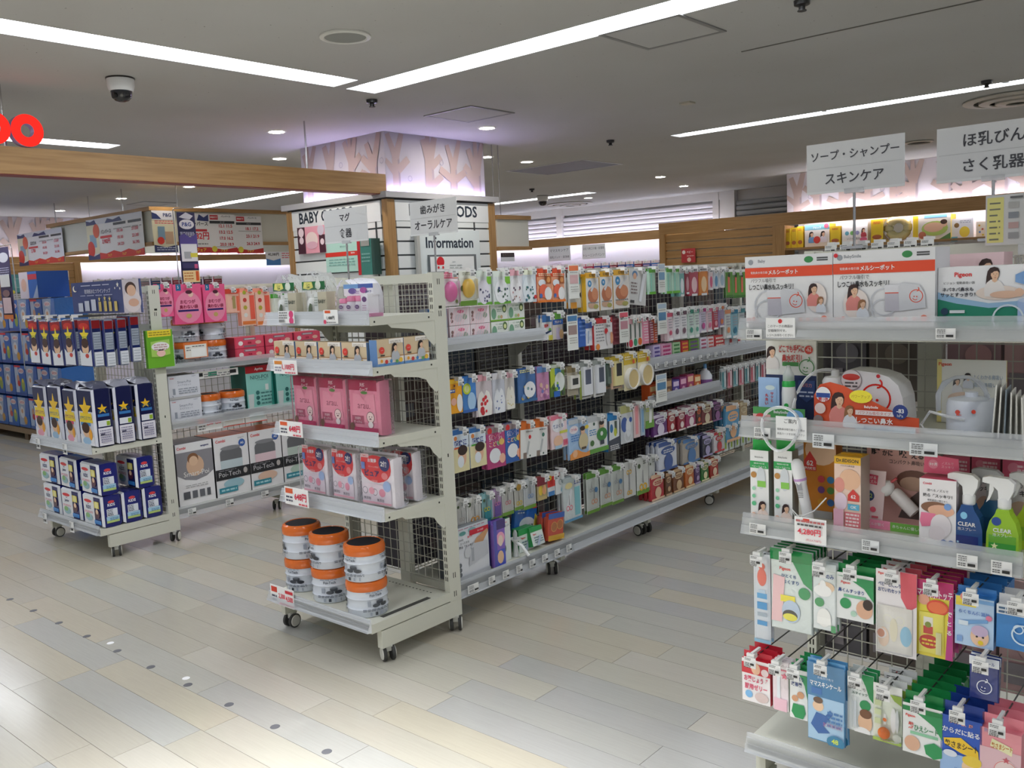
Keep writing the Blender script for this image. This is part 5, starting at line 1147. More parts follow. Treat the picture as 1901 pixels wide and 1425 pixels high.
# hanging night pants packs
NP = 'r 0 .8 1 1 a5232a;e .5 .88 .4 .07 d8382c;r .0 .3 1 .8 24306e;s .5 .66 .42 f2dc3a;T オヤスミ .5 .62 .07 2f7a4a .6;e .5 .4 .3 .17 e9c09c;e .5 .5 .3 .11 4a2f26;g 0 0 1 0 1 .36 .75 .28 .25 .28 0 .36 e6e9ee;e .62 .22 .16 .05 c9463c'
NPS = 'r 0 .82 1 1 8a2226;r 0 .3 1 .82 1f2a5c;r .04 .36 .96 .74 a9b2bf;l .1 .9 .7 6 .055 .022 7f8896;r 0 0 1 .3 dfe3e8;l .1 .9 .25 4 .06 .022 b4bbc4'
def soft_pack(name, label, x, y, z, w, h, d, cols, fart, sart, cat='pack', rot=0.0, top=None):
    t = thing(name, label, cat, (x, y, z), rot)
    obj('pack', G().pouch(w, h, d, cols[0], h, .0, side=cols[1]), 'film', t)
    k = min(w, h, 4 * d) * .5 * .22 * .5
    obj('front_print', Art(w - 2 * k, h - 2 * k, z0=k).run(fart), 'gloss', t)
    o = obj('side_print', Art(d * .74, h - .02, x0=d * .13, z0=.01, y=-.0008).run(sart), 'gloss', t); o.location = (w / 2, 0, 0); o.rotation_euler = (0, 0, PI / 2)
    if top:
        g = G(); R = random.Random(label)
        vs = []
        for i, (xx, yy, zz) in enumerate(((-.5, .1, 0), (-.2, .0, .03), (.1, .05, .012), (.5, .1, 0.0), (.45, .9, 0), (.15, .95, .03), (-.15, .9, .012), (-.5, .9, 0), (0, .5, .045))):
            vs.append((xx * w, yy * d, h - .006 + zz + R.uniform(0, .012)))
        g.add(vs, [(i, (i + 1) % 8, 8) for i in range(8)], top); obj('folded_top', g, 'film', t)
    return t
np0 = None
for k in range(5):
    x = -6.45 + .185 * k
    for j in range(1 if k < 4 else 4):
        lb = 'hanging night pants pack with yellow star, %s' % (['leftmost on the left rack', 'second from the left on the left rack', 'middle of the left rack row', 'second from the right on the left rack', 'front of the right-hand column on the left rack', 'second in the right-hand column', 'third in the right-hand column', 'last in the right-hand column by the grid'][k + j])
        if np0 is None:
            np0 = soft_pack('night_pants_pack', lb, x, 2.49, 1.225, .165, .30, .07, ('28306a', '8f98a8'), NP, NPS); np0['group'] = 'hanging night pants packs'; o = np0
        else: o = dup(np0, (x + (.02 if k == 4 else 0), 2.49 + .085 * j + random.uniform(-.006, .006), 1.225 + random.uniform(-.01, .008)), (0, random.uniform(-.04, .04), random.uniform(-.05, .05)), lb, 'hanging night pants packs')
    hook_at('y', 2.475, x, 1.535, .42, 'hook and price tag over the %s column of night pants packs' % ['first', 'second', 'third', 'fourth', 'fifth'][k])
# dark night pants bags on the shelf
def bag_art(pink):
    a = 'e25a7a' if pink else '4a8ac0'; b = 'f0a8b8' if pink else 'a9cbe6'
    return 'r 0 .62 1 1 23284e;s .5 .66 .46 f4c52e;g .02 .42 .98 .42 .9 .6 .5 .58 .1 .6 f2d338;T オヤスミマン .5 .5 .075 %s .86;r .1 .36 .8 .42 %s;e .5 .26 .3 .13 e9c09c;e .42 .32 .28 .1 4a2f26;g 0 0 1 0 1 .18 .7 .12 .3 .12 0 .2 f2f2f4;e .45 .08 .3 .07 %s;e .75 .2 .12 .1 f0a83a' % ('8a2a6a' if pink else '2f6a7a', a, b)
BS = 'r 0 .45 1 1 1d2148;s .45 .66 .36 f0c02c;T オヤスミマン .5 .62 .06 2f6a7a .7;r .1 .52 .9 .57 3f7ab8;r .08 .34 .92 .45 e6e9ef;r .66 .35 .9 .43 9ab83a;l .1 .9 .3 6 .045 .02 8a86a2;r 0 0 1 .32 e9e6ee;l .1 .85 .28 6 .04 .018 8c88a4;r .1 .2 .4 .22 3a3a52'
for k in range(4):
    for j in range(1 if k < 3 else 3):
        soft_pack('night_pants_bag', 'navy bag of night pants with a yellow star, %s' % (['leftmost pink one on the shelf', 'second, blue one on the shelf', 'third, pink one on the shelf', 'front corner of the shelf', 'middle of the column by the upright', 'last one by the upright'][k + j]),
                  -6.44 + .235 * k, 2.475 + .142 * j, .717, .2, .36 + .01 * (k % 2), .125, ('dfe0ea', '23284e'), bag_art((k + j) % 2 == 0), BS, rot=random.uniform(-.04, .04), top='9a9aa6' if j else '55576a')
for k, (x, l) in enumerate(((-6.42, 'left'), (-6.0, 'right'))):
    card_at('price_card', 'price card', 'white price card at the %s of the shelf rail on the left rack' % l, ('y', 2.425, x + .02, .655, .06, .07), 'f2f2f0', PRICE)
    card_at('price_card', 'price card', 'white price card at the %s of the base rail on the left rack' % l, ('y', 2.425, x, .135, .06, .07), 'f2f2f0', PRICE)
# junior pants packs on the base
JF = 'r 0 0 .62 1 eef0f4;g .62 0 1 0 1 1 .62 1 1c2266;e .28 .82 .22 .06 d8323a;T Super .3 .72 .05 26306e .46;T %s .3 .6 .13 26306e .54;l .06 .54 .46 2 .04 .018 d87a8a;e .3 .24 .2 .13 9ac0c8;e .24 .3 .12 .09 8ab87a;r .66 .62 .94 .86 e2cf5a;o .8 .74 .1 f4ec9a;e .8 .42 .14 .16 5a2a3c;o .8 .5 .07 f0cba8;r .62 .06 1 .2 3f8ad2'
JS = 'r 0 0 1 1 1c2272;e .48 .82 .22 .05 d8424a;T KiDS .48 .72 .1 f2f4fa .5;r .14 .32 .86 .58 e6ebf4;l .18 .55 .55 4 .055 .025 3a3f56;r .08 .1 .94 .32 a9d0e6;r .08 .1 .94 .18 b9cf7a;l .3 .85 .26 2 .05 .025 5a8ab0'
for lv in range(2):
    for k in range(3):
        for j in range(1 if k < 2 else (3 if lv == 0 else 2)):
            x = -6.40 + .30 * k + (.02 if k == 2 else 0); yy = 2.475 + (.14 * j if lv == 0 else (.15 * j * 1.6))
            soft_pack('junior_pants_pack', '%s layer navy and white junior pants pack, %s' % (['lower', 'upper'][lv], ['left of the left rack base', 'middle of the left rack base', 'right front corner of the left rack base', 'second along the right side', 'third along the right side'][k + j]),
                      x, yy, .1975 + .207 * lv, .26, .205, .13, ('eef0f4', '1c2272'), JF % ['KiDS', 'Junior', 'KiDS'][k], JS, rot=random.uniform(-.05, .05))
# green leaflet box clipped to the upright
t = B('leaflet_box', 'leaflet box', 'bright green leaflet box with yellow top clipped to the left upright', ('x', -5.6, 2.937, 1.179, 0.181, 0.245), '6cae2a', '5a9a20', '8ac43a', 'r .06 .82 .94 1 f0da3a;l .1 .9 .95 2 .06 .025 9a8a2a;g .14 .3 .14 .7 .86 .74 .86 .34 .5 .28 a8d060;e .5 .56 .34 .12 f2f2ee;l .25 .75 .62 3 .06 .03 c9a0a0;e .5 .38 .17 .09 f0c4b8;r .4 .45 .6 .48 3a3a36', d=.03)
# ================================================================== left long rack, face to the aisle
ROWSFX[0] = ', left long rack'
PB = 'r 0 0 1 1 ee5f8f;r .12 .84 .3 1 2a6f9c;t 5 .2 .93 .07 w;e .52 .42 .46 .4 f08fae;o .62 .74 .09 f2c8b8;e .56 .8 .12 .05 5a2a3c;T おむつが .5 .56 .1 8a1f3c .56;T 臭わない袋 .52 .43 .1 8a1f3c .72;r .14 .31 .86 .36 3a2f6a;e .5 .2 .1 .06 c8a86a'
for k, (x0, x1, y0, y1, l) in enumerate(((290, 320, 527, 588, 'pink bag of nappy sacks half hidden by the upright'), (321, 375, 527, 601, 'large pink bag of nappy sacks in the middle'), (378, 419, 527, 597, 'pink bag of nappy sacks beside the orange wipes'))):
    H('nappy_sack_bag', 'bag', l, 'p', [('x', -5.7, 3.052, 1.504, 0.122, 0.217), ('x', -5.7, 3.215, 1.446, 0.210, 0.269), ('x', -5.7, 3.418, 1.447, 0.170, 0.261)][k], 'ee5f8f', 'd84a7c', PB, d=.045, n=1, back=.3)
H('wet_wipe_pack', 'pack', 'peach pack of wipes with orange stripes', 'p', ('x', -5.72, 3.562, 1.495, 0.142, 0.175), 'f4c4ae', 'f29a7c', 'r 0 .8 1 1 e0503c;T 1,480 .7 .9 .1 w .4;o .62 .6 .1 e0605a;r .55 .2 .72 .7 b0a06a;r .78 .1 .98 .7 e87a5c', d=.05, n=1, back=.3)
for k, (pos, l) in enumerate(((('x', -5.7, 3.681, 1.403, 0.119, 0.269), 'peach box with fruit pictures, left one'), (('x', -5.7, 3.807, 1.394, 0.123, 0.273), 'peach box with fruit pictures, right one'))):
    H('snack_box', 'box', l, 'b', pos, 'f6c9b4', 'f0a890', 'o .3 .88 .12 b0b83a;o .72 .9 .14 e27a6a;o .3 .68 .13 c8443a;o .3 .48 .13 b8a83a;o .3 .28 .13 e8e4dc;r .62 .16 .95 .8 e8604a;r .05 .03 .95 .12 e07a3a', d=.05, n=1, back=.3)
for k, (pos, l) in enumerate(((('x', -5.72, 3.947, 1.460, 0.118, 0.159), 'white and green lotion bottle pack'), (('x', -5.74, 4.078, 1.452, 0.116, 0.162), 'beige lotion bottle pack'))):
    H('lotion_pack', 'pack', l, 'p', pos, ['e6ecdc', 'd4ccb4'][k], None, 'r 0 .8 1 1 4fae3a;g .5 0 1 0 1 .8 .8 .85 .6 .6 4a5a3a', d=.04, n=1, back=.3)
# shelf one: drums, mint boxes, pink boxes
for k in range(3):
    B('refill_carton', 'box', 'mint green refill carton, %s of the stack by the upright' % ['bottom', 'middle', 'top'][k], ('x', -5.76, 3.075, 1.156 + .075 * k, .09, .073), 'cfe6dc', 'b9d6ca', 'd6eae2', 'l .1 .5 .7 2 .2 .08 8ab0a0;r .6 .2 .9 .8 a9cfc0', d=.12)
for k in range(3):
    dup(drum0, (-5.86, 3.27, 1.156 + .163 * k), .4 + k, 'refill drum, %s of the stack behind the pink nappy sack bags' % ['bottom', 'middle', 'top'][k], 'wrapped refill drums with orange lids')
    dup(drum0, (-5.86, 3.47, 1.156 + .163 * k), 1.4 + k, 'refill drum, %s of the second stack behind the pink nappy sack bags' % ['bottom', 'middle', 'top'][k], 'wrapped refill drums with orange lids')
card_at('shelf_card', 'price card', 'white chart card with orange edge on the first shelf', ('x', -5.7, 3.245, 1.210, 0.180, 0.110), 'e07a3c', 'r .05 .04 .95 .84 f0ede4;r .3 .1 .9 .6 fafaf6;l .1 .28 .7 2 .16 .06 777777;l .35 .85 .75 1 .1 .05 555555')
PKB = 'r 0 0 1 1 d8405a;r .05 .05 .95 .95 dd5068;r .3 .7 .72 .9 8a6a72;r .34 .74 .68 .86 c9bcc0;e .2 .45 .08 .2 f2ece8;e .8 .45 .1 .16 e9b8a8;r .3 .08 .72 .24 8a6a72;T 消臭 .5 .45 .2 a8203a .3'
for k in range(6):
    B('pink_carton', 'box', 'red-pink refill carton on the first shelf, %s, %s layer' % (['left', 'middle', 'right'][k % 3], ['lower', 'upper'][k // 3]), ('x', -5.75, 3.70 + .255 * (k % 3), 1.156 + .083 * (k // 3), .245, .081), 'd8405a', '8e2438', 'c23650', PKB, d=.13)
card_at('shelf_card', 'price card', 'strip of small product cards hanging under the first shelf', ('x', -5.72, 3.40, 1.06, .34, .05), 'ecebe4', 'r .05 .3 .18 .8 2a2a2a;r .3 .2 .5 .8 2f8a6a;r .8 .3 .95 .8 2a2a2a;l .2 .8 .6 2 .3 .15 888888')
# shelf two
SPB = 'T Combi .12 .9 .05 c8404a .2;t sangenic .82 .92 .05 556080 .3;t Smart-Poi .5 .72 .11 8a8f9c .76;t スペアカセット .5 .58 .08 8a8f9c .7;r .12 .2 .2 .46 9aa0aa;l .3 .9 .44 3 .09 .04 9aa0aa;T 3 .1 .12 .1 777f8c .1;r 0 0 1 .1 b9b9b8'
for k in range(2):
    B('cassette_carton', 'box', 'grey-white spare cassette carton, %s of the pair by the upright' % ['lower', 'upper'][k], ('x', -5.71, 3.142, .7815 + .161 * k, .23, .159), 'dfe1e8', 'b9bac0', 'd0d2d8', SPB, d=.2)
for k in range(2):
    dup(drum0, (-5.80, 3.355 + .195 * k, .7815), .35 + k * 1.1, 'single refill drum with orange lid on the second shelf, %s' % ['left', 'right'][k], 'wrapped refill drums with orange lids')
NIO = 'r 0 .84 1 1 b8242c;T Aprica .5 .92 .08 f4f0f0 .5;t NIOI-POI .5 .74 .085 1c4f52 .88;t ニオイを強力にポイ .6 .67 .03 2a5a5c .5;g .06 .02 .22 .02 .26 .36 .04 .36 cfd6d4;o .4 .38 .07 2f6a66;o .4 .26 .07 2f6a66;o .4 .14 .07 2f6a66;r .7 .42 .82 .56 dfe6e2;l .52 .95 .38 4 .08 .03 4a807c;g .9 0 1 0 1 .84 .96 .84 2f8a7c'
for k in range(3):
    B('pail_carton', 'box', 'teal nappy pail carton with red top band, %s on the second shelf' % ['leftmost', 'middle', 'rightmost'][k], ('x', -5.73 - (.03 if k == 0 else 0), 3.765 + .235 * k, .7815, .225, .32), '8fcdc2', '1c6d60', 'a8242c', NIO, d=.2)
for k, (pos, art) in enumerate(((('x', -5.68, 3.291, 0.701, 0.192, 0.094), 'r .05 .6 .3 .92 e0623a;T 2,300 .5 .5 .3 e0344e .26;T 4,500 .82 .5 .3 e0344e .26;l .05 .3 .4 2 .2 .08 666666'), (('x', -5.68, 3.478, 0.703, 0.175, 0.100), 'l .05 .95 .9 2 .2 .08 555555;r .1 .1 .9 .45 e6e2da;r 0 0 1 .06 d8503c'), (('x', -5.68, 3.662, 0.702, 0.179, 0.102), 'r .2 .2 .9 .7 e2ece8;l .1 .9 .92 1 .2 .08 777777;r 0 0 1 .06 d8503c'))):
    card_at('price_card', 'price card', 'price card on the second shelf rail, %s' % ['below the left drum', 'below the right drum', 'below the first teal carton'][k], pos, 'f4f2ee', art)
# base cartons
SMP = 'T Combi .16 .93 .045 d8383c .24;T sangenic .8 .92 .04 26306e .3;g 0 .86 1 .86 1 .5 .8 .42 .5 .38 .2 .42 0 .5 8f8d92;e .5 .62 .24 .17 d9b496;e .45 .74 .15 .09 8a5f40;e .46 .7 .12 .08 e2bf9f;t Smart-Poi .52 .5 .08 f2f0ec .76;l .2 .8 .32 2 .03 .012 b0b0b0;r .12 .1 .3 .22 5a5c62;r .36 .1 .5 .22 6a6c72;r .56 .1 .7 .22 6a6c72;r .76 .1 .86 .22 5a5c62'
POI = 'T Combi .2 .93 .05 d8383c .32;t sangenic .8 .94 .03 9a9ca8 .26;o .82 .85 .1 3a5fa8;T AG .82 .85 .04 w .1;e .48 .72 .32 .1 6f7073;r .16 .6 .8 .72 6f7073;r .16 .46 .8 .6 %s;e .48 .8 .3 .035 8a8b8e;r 0 .28 1 .46 2c2d31;t Poi-Tech .4 .37 .08 d0d0d2 .66;l .1 .6 .44 1 .05 .012 8a8a8e;e .86 .38 .06 .05 b9b4b0;e .5 .2 .3 .08 %s;r .06 .06 .6 .15 3a8fa0;l .12 .56 .12 1 .05 .03 b0dce2'
B('pail_carton', 'box', 'white nappy pail carton with a baby photo, base', ('x', -5.72, 3.175, .2015, .275, .43), 'f1f0f1', '3a3a40', '7a7c80', SMP, d=.25)
for k, (a_, b_) in enumerate((('c4d3d8', '9fc4cf'), ('e9cdd4', 'e2bfa8'), ('c4d3c8', 'b9cfc0'))):
    B('pail_carton', 'box', 'white and black nappy pail carton with %s pail' % ['a pale blue', 'a pale pink', 'a pale green'][k], ('x', -5.72, 3.463 + .283 * k, .2015, .275, .43), 'ecebec', '2c2d31', 'dd6a2c', POI % (a_, b_), d=.25)
for k in range(3):
    card_at('price_card', 'price card', 'small price tag on the base rail, %s' % ['nearest the upright', 'second from the upright', 'third from the upright'][k], ('x', -5.64, 3.08 + .29 * k, .15, .06, .045), 'eeeeec', PRICE)

# ================================================================== long rack along the aisle
def bib(pat, dots):
    return 'g .12 .0 .88 .0 .96 .3 .8 .56 .64 .62 .5 .5 .36 .62 .2 .56 .04 .3 %s;' % pat + dots
def dots(cols, n, seed, r=.06):
    R = random.Random(seed)
    return ';'.join('o %.2f %.2f %.3f %s' % (R.uniform(.18, .82), R.uniform(.08, .48), r * R.uniform(.6, 1.2), R.choice(cols)) for _ in range(n))
L = lambda *a, **k: H(*a, **{**dict(back=.222, n=2), **k})
STRIP = 'r .06 .82 .94 .97 %s;r .1 .44 .9 .7 %s;l .15 .85 .78 1 .05 .02 888888;l .15 .85 .36 3 .07 .025 b0b0a8'
def strip(label, pos, a, b):
    sv, ROWSFX[0] = ROWSFX[0], ''
    t = card_at('shelf_talker', 'sign', label, pos, 'eceee8', STRIP % (a, b), .0015); ROWSFX[0] = sv
    return t
ROWSFX[0] = ', top row, long rack'
def ball(col, rx=.38, rz=.3, zz=.42, d=.022):
    return lambda g, w, h: g.ell(0, -.004, -h * (1 - zz), w * rx, d, h * rz, col, 16, 10)
L('pacifier_case', 'pack', 'pink round case on a pink-topped card', 'k', ('x', -3.07, 3.096, 1.533, 0.113, 0.164), 'ece6e6', 'w', 'r 0 .8 1 1 e27f96;o .86 .86 .09 f0a05a;l .1 .6 .93 2 .05 .02 f6d0d8;e .84 .12 .08 .06 7a8a3a', inner=ball('e879b0'), blister=(.06, .06, .96, .76, .026))
L('pacifier_case', 'pack', 'yellow case on a pale card with green foot', 'k', ('x', -3.07, 3.220, 1.529, 0.118, 0.170), 'e4e6da', 'w', 'r 0 0 1 .14 6f9a3a;l .2 .8 .95 2 .05 .02 9aa08a;e .12 .5 .08 .08 5a6a3a', inner=ball('ecc452', .36, .28, .5), blister=(.1, .16, .96, .8, .026))
for k, (pos, l, a, b) in enumerate(((('x', -3.07, 3.337, 1.526, 0.107, 0.171), 'white leaf-print bib with lilac leaves', 'e9e6f0', ['4a4666', '6a6a8a']), (('x', -3.07, 3.471, 1.524, 0.129, 0.169), 'white leaf-print bib with dark leaves and green corner', 'f0f2f4', ['3a4a6a', '4f6a5a']))):
    L('bib_pack', 'pack', l, 'p', pos, 'dfe6e4', None, 'r 0 .82 1 1 dfe8de;r .7 .6 1 .82 7ab83a;r 0 0 1 .08 6aa83a;' + 'e .46 .38 .4 .36 %s;' % a + dots(b, 12, k, .05), d=.014)
L('bib_pack', 'pack', 'pale bib with brown beans and pink header', 'p', ('x', -3.07, 3.583, 1.524, 0.112, 0.172), 'dfdfe2', None, 'r 0 .82 1 1 e3a9b4;e .46 .38 .42 .38 f0eff0;' + dots(['8a6a5a', '6a5a6a', 'c9a0a0'], 12, 4, .05), d=.014)
L('bib_pack', 'pack', 'blue clover bib with a red apple', 'p', ('x', -3.07, 3.690, 1.521, 0.120, 0.173), 'd6dfe6', None, 'r 0 .84 1 1 e4e8d0;e .48 .4 .44 .4 e6eef2;' + dots(['3f6a7a', '4a7a6a'], 14, 5, .06) + ';o .85 .16 .09 d8383a', d=.014)
for k, (pos, l) in enumerate(((('x', -3.07, 3.818, 1.515, 0.125, 0.182), 'orange-red toy pack with a photo, left'), (('x', -3.07, 3.938, 1.512, 0.115, 0.182), 'orange-red toy pack with a photo, right'))):
    L('toy_pack', 'pack', l, 'p', pos, 'e8a07a', 'c8502c', 'r 0 .76 1 1 d8502c;l .1 .9 .86 2 .05 .03 f6d8b0;r .55 .55 .95 .78 b0602c;o .75 .66 .12 e8a05a;e .3 .58 .25 .1 e8ecf2;e .4 .34 .3 .2 e86a4a;e .7 .25 .25 .2 f2f0ee;o .2 .2 .1 4a6fb0;r 0 0 1 .07 e07a2c', d=.016)
strip('white hanging strip with orange heading, top row of the long rack', ('x', -3.05, 4.057, 1.524, 0.095, 0.188), 'e87a4a', 'd8b0b0')
L('bottle_brush_pack', 'pack', 'grey pack with dark wing shapes and a teal cap', 'p', ('x', -3.09, 4.141, 1.466, 0.143, 0.219), 'c9ccc8', None, 'r 0 .8 .6 1 6a4f42;r .6 .62 1 .8 6fc0cf;g .1 .3 .5 .55 .45 .25 3a3a3c;g .55 .35 .9 .5 .8 .2 3a3a3c;r 0 0 .4 .16 e09a2c', d=.02)
ED = 'r 0 .86 1 1 e0a92a;T EDISON .55 .93 .07 5a4520 .6;o .28 .72 .15 3a86b8;T m .28 .72 .06 w .1;e .52 .42 .4 .2 b9714f;e .66 .45 .25 .15 cf8a64;g .3 .55 .85 .85 .9 .8 .4 .5 d8d8da;e .4 .16 .3 .08 c9a58a;e .7 .12 .2 .06 a8a25a;l .1 .9 .24 1 .05 .03 888888'
for k, (pos, l) in enumerate(((('x', -3.05, 4.230, 1.442, 0.126, 0.221), 'yellow-topped feeding spoon box, left of three'), (('x', -3.05, 4.366, 1.443, 0.128, 0.225), 'yellow-topped feeding spoon box, middle of three'), (('x', -3.05, 4.523, 1.444, 0.168, 0.230), 'yellow-topped feeding spoon box, right of three'))):
    L('spoon_box', 'box', l, 'b', pos, 'e6e2dc', 'd9ab2a', ED, d=.03, flap=.02)
L('thermometer_pack', 'pack', 'clear pack with a white stick thermometer, swung sideways', 'k', ('x', -3.06, 4.731, 1.453, 0.193, 0.217), 'd6d6d4', 'w', 'e .3 .85 .15 .1 6a8fb8;o .3 .8 .1 e0b090;l .1 .45 .62 4 .09 .04 8a7a78;r .08 .04 .3 .12 4a4a4a;g .55 .1 .7 .1 .95 .95 .75 .95 eef0f4', tilt=.12)
ROWSFX[0] = ', second row, long rack'
# boxes on the short shelf
for k in range(2):
    B('care_box', 'box', 'blue box with a laughing baby photo, %s of two' % ['lower', 'upper'][k], ('x', -3.105, 3.035, 1.3465 + .089 * k, .125, .087), '4a6f9c', '8a929c', '3f6490', 'r 0 0 .5 1 2a5a8c;l .05 .45 .8 3 .15 .05 9fc0dc;r .5 0 1 1 a8b0ba;e .76 .5 .2 .42 e2b496;o .7 .56 .025 3a2a26;o .82 .56 .025 3a2a26;e .77 .34 .08 .05 8a3a34', d=.06)
WP = 'r 0 0 1 1 efe2e6;' + ';'.join('line' for _ in ()) + 'e .45 .4 .2 .22 d9d4d8;e .75 .45 .12 .16 9fb0a0;e .56 .76 .16 .1 e27a9a;' + ';'.join('o .12 %.2f .06 8a6a66' % y for y in (.25, .45, .65)) + ';' + ';'.join('g %.2f 0 %.2f 0 %.2f 1 %.2f 1 f6cfd8' % (x, x + .025, x + .325, x + .3) for x in (0, .12, .24, .36, .48, .6))
GP = 'r 0 0 1 .1 7ab03a;e .18 .45 .14 .32 7aa88a;e .8 .72 .13 .24 4a6a3a;e .8 .7 .08 .14 d9e0a0;t ベビー用綿棒 .45 .85 .1 5a8a6a .44;l .36 .62 .7 2 .1 .04 8aa08a;o .45 .25 .07 a8c88a;o .6 .25 .07 c9a87a'
for lv in range(2):
    for k in range(2):
        B('swab_box', 'box', 'pink striped cotton swab box, %s %s' % (['lower', 'upper'][lv], ['left', 'right'][k]), ('x', -3.105, 3.185 + .148 * k, 1.3465 + .089 * lv, .145, .087), 'f3e4e8', 'e9c9d2', 'f6e9ec', WP, d=.06)
        B('swab_box', 'box', 'white and green cotton swab box, %s %s' % (['lower', 'upper'][lv], ['left', 'right'][k]), ('x', -3.105, 3.48 + .135 * k, 1.3465 + .089 * lv, .133, .087), 'eef2ea', '9ac06a', 'eef2ea', GP, d=.06)
L('medicine_box', 'pack', 'white and red quick-dry pack with blue top', 'p', ('x', -3.125, 3.896, 1.301, 0.086, 0.142), 'e9e9ea', None, 'r 0 .72 1 1 3a76b8;T 速乾 .4 .58 .14 d8343a .6;o .75 .4 .14 7ab83a;g .1 .3 .8 .4 .9 .34 .2 .22 3a4a6a;r .6 0 1 .2 d8d05a', d=.02)
L('medicine_box', 'pack', 'green-topped pack with blue lettering', 'p', ('x', -3.125, 3.991, 1.299, 0.093, 0.150), 'd6cfc6', None, 'r 0 .76 1 1 6ab23a;r 0 .56 1 .76 2f5fae;T プロテク .5 .66 .1 w .8;r .3 0 .7 .45 c9bcd4;e .8 .2 .2 .18 e0b27a', d=.02)
strip('white hanging strip with blue heading, second row of the long rack', ('x', -3.05, 4.027, 1.237, 0.099, 0.198), '4a7fae', 'a08a84')
for k, (pos, l) in enumerate(((('x', -3.07, 4.144, 1.244, 0.072, 0.165), 'deep blue pack behind the white hanging strip'), (('x', -3.07, 4.206, 1.245, 0.073, 0.145), 'blue and white pack with a silver tool'))):
    L('care_tool_pack', 'pack', l, 'p', pos, ['2f62b8', 'e6ecf4'][k], None, ['l .1 .9 .9 4 .15 .06 6f9ae0', 'r 0 .7 1 1 3a62b0;g .3 .1 .45 .1 .55 .6 .4 .6 9ab0cc;o .7 .3 .2 c9d6e6'][k], d=.016)
L('ear_thermometer_box', 'box', 'white box with red top and an ear thermometer', 'b', ('x', -3.06, 4.337, 1.215, 0.185, 0.182), 'e6e4e4', 'c03a3c', 'r 0 .84 1 1 c83a3c;l .08 .5 .8 6 .1 .03 8a8a8c;T first .75 .74 .09 3a3a3c .4;o .62 .58 .09 d8343a;e .72 .34 .12 .22 d9d4d6;e .9 .34 .08 .2 e0a07a;o .14 .1 .1 e08a3c', d=.03)
L('dark_red_pack', 'pack', 'dark maroon pack edge-on beside the white box', 'p', ('x', -3.09, 4.515, 1.225, 0.068, 0.178), '8a3f4a', None, 'l .1 .9 .9 5 .15 .06 a8606a', d=.03, n=3)
strip('white hanging strip with pink heading, second row of the long rack', ('x', -3.05, 4.540, 1.236, 0.098, 0.187), 'd85a6a', 'c08a94')
for k, (x0, x1, a, b) in enumerate(((1166, 1175, 'f0b8c4', 'd8324e'), (1175, 1183, '9fdcc4', '2f9a6a'), (1183, 1192, 'e8b49a', 'e06a2c'))):
    L('brush_pack', 'pack', ['pink', 'green', 'orange'][k] + '-headed cleaning brush card', 'k', [('x', -3.07, 4.638, 1.194, 0.053, 0.184), ('x', -3.07, 4.689, 1.197, 0.048, 0.185), ('x', -3.07, 4.740, 1.199, 0.055, 0.180)][k], 'e0ddd8', 'w', 'r 0 .8 1 1 %s;r .35 .3 .65 .8 5a6a60;e .5 .16 .4 .13 %s' % (a, b))
for k, (pos, col) in enumerate(((('x', -3.07, 4.805, 1.207, 0.074, 0.175), 'ee9ab4'), (('x', -3.09, 4.905, 1.205, 0.051, 0.157), 'a85a6a'), (('x', -3.09, 4.953, 1.201, 0.045, 0.151), 'd8643a'))):
    L('toothbrush_box', 'box', ['pink slim box with a white stripe', 'dusky red slim box', 'orange slim box'][k], 'b', pos, col, None, 'l .2 .8 .85 8 .1 .04 f4e6ea', d=.03)
strip('tall white hanging strip with blue block, far bay second row', ('x', -3.04, 4.960, 1.256, 0.110, 0.198), 'b0c4d4', '5a8ab0')
ROWSFX[0] = ', third row, long rack'
L('teether_pack', 'pack', 'orange-yellow pack at the near end', 'p', ('x', -3.06, 3.087, 1.012, 0.092, 0.167), 'f2a824', None, 'r 0 .88 1 1 f0c03a;r .05 .62 .45 .72 3f5fae;l .08 .42 .7 1 .05 .04 f2f2f2;o .3 .36 .2 f0b8a0;e .74 .3 .22 .26 f4f0ea;o .4 .82 .06 8a4a2c;o .72 .84 .05 8a4a2c', d=.016)
L('teether_pack', 'pack', 'blue pack with a lime round label', 'p', ('x', -3.06, 3.184, 1.006, 0.099, 0.178), '4a86cc', None, 'r 0 .88 1 1 3a76c0;o .3 .66 .28 c4d83a;o .3 .66 .18 e8f0a0;e .6 .3 .3 .25 a8ccec;g .85 .1 1 .0 1 .4 2a3f6a;r 0 0 1 .08 3a66b0', d=.016)
L('bib_pack', 'pack', 'clear bib pack with red apples', 'p', ('x', -3.06, 3.287, 0.972, 0.123, 0.208), 'cfc4c8', None, 'r 0 .85 1 1 dfa4ae;' + bib('f2eee8', dots(['d8343a', 'c8303a'], 9, 3, .1)), d=.012)
L('bib_pack', 'pack', 'clear bib pack with small blue figures', 'p', ('x', -3.06, 3.400, 0.972, 0.095, 0.204), 'c9ccd6', None, 'r 0 .85 1 1 dcdade;' + bib('eceff4', dots(['5a6fae', '7a86b0'], 8, 6, .05)), d=.012)
L('bib_pack', 'pack', 'clear bib pack with pale yellow figures', 'p', ('x', -3.06, 3.486, 0.979, 0.076, 0.193), 'cdc8c4', None, 'r 0 .85 1 1 d8aab4;' + bib('f0ece0', dots(['e0cf8a', 'b0b8a0'], 8, 7, .06)), d=.012)
L('bib_pack', 'pack', 'blue patterned pack with a white bib', 'p', ('x', -3.06, 3.625, 0.998, 0.146, 0.180), '4a72a8', None, 'r 0 .88 1 1 3a5f9c;l .1 .7 .96 2 .05 .03 dfe0a0;' + dots(['6a8fc0', '3a5a8c', 'd8c06a'], 10, 8, .07) + ';e .6 .36 .32 .24 eef0f2;o .5 .4 .06 8ab0b8;o .7 .36 .05 4a5a7a;r 0 0 1 .08 3a6a9c', d=.014)
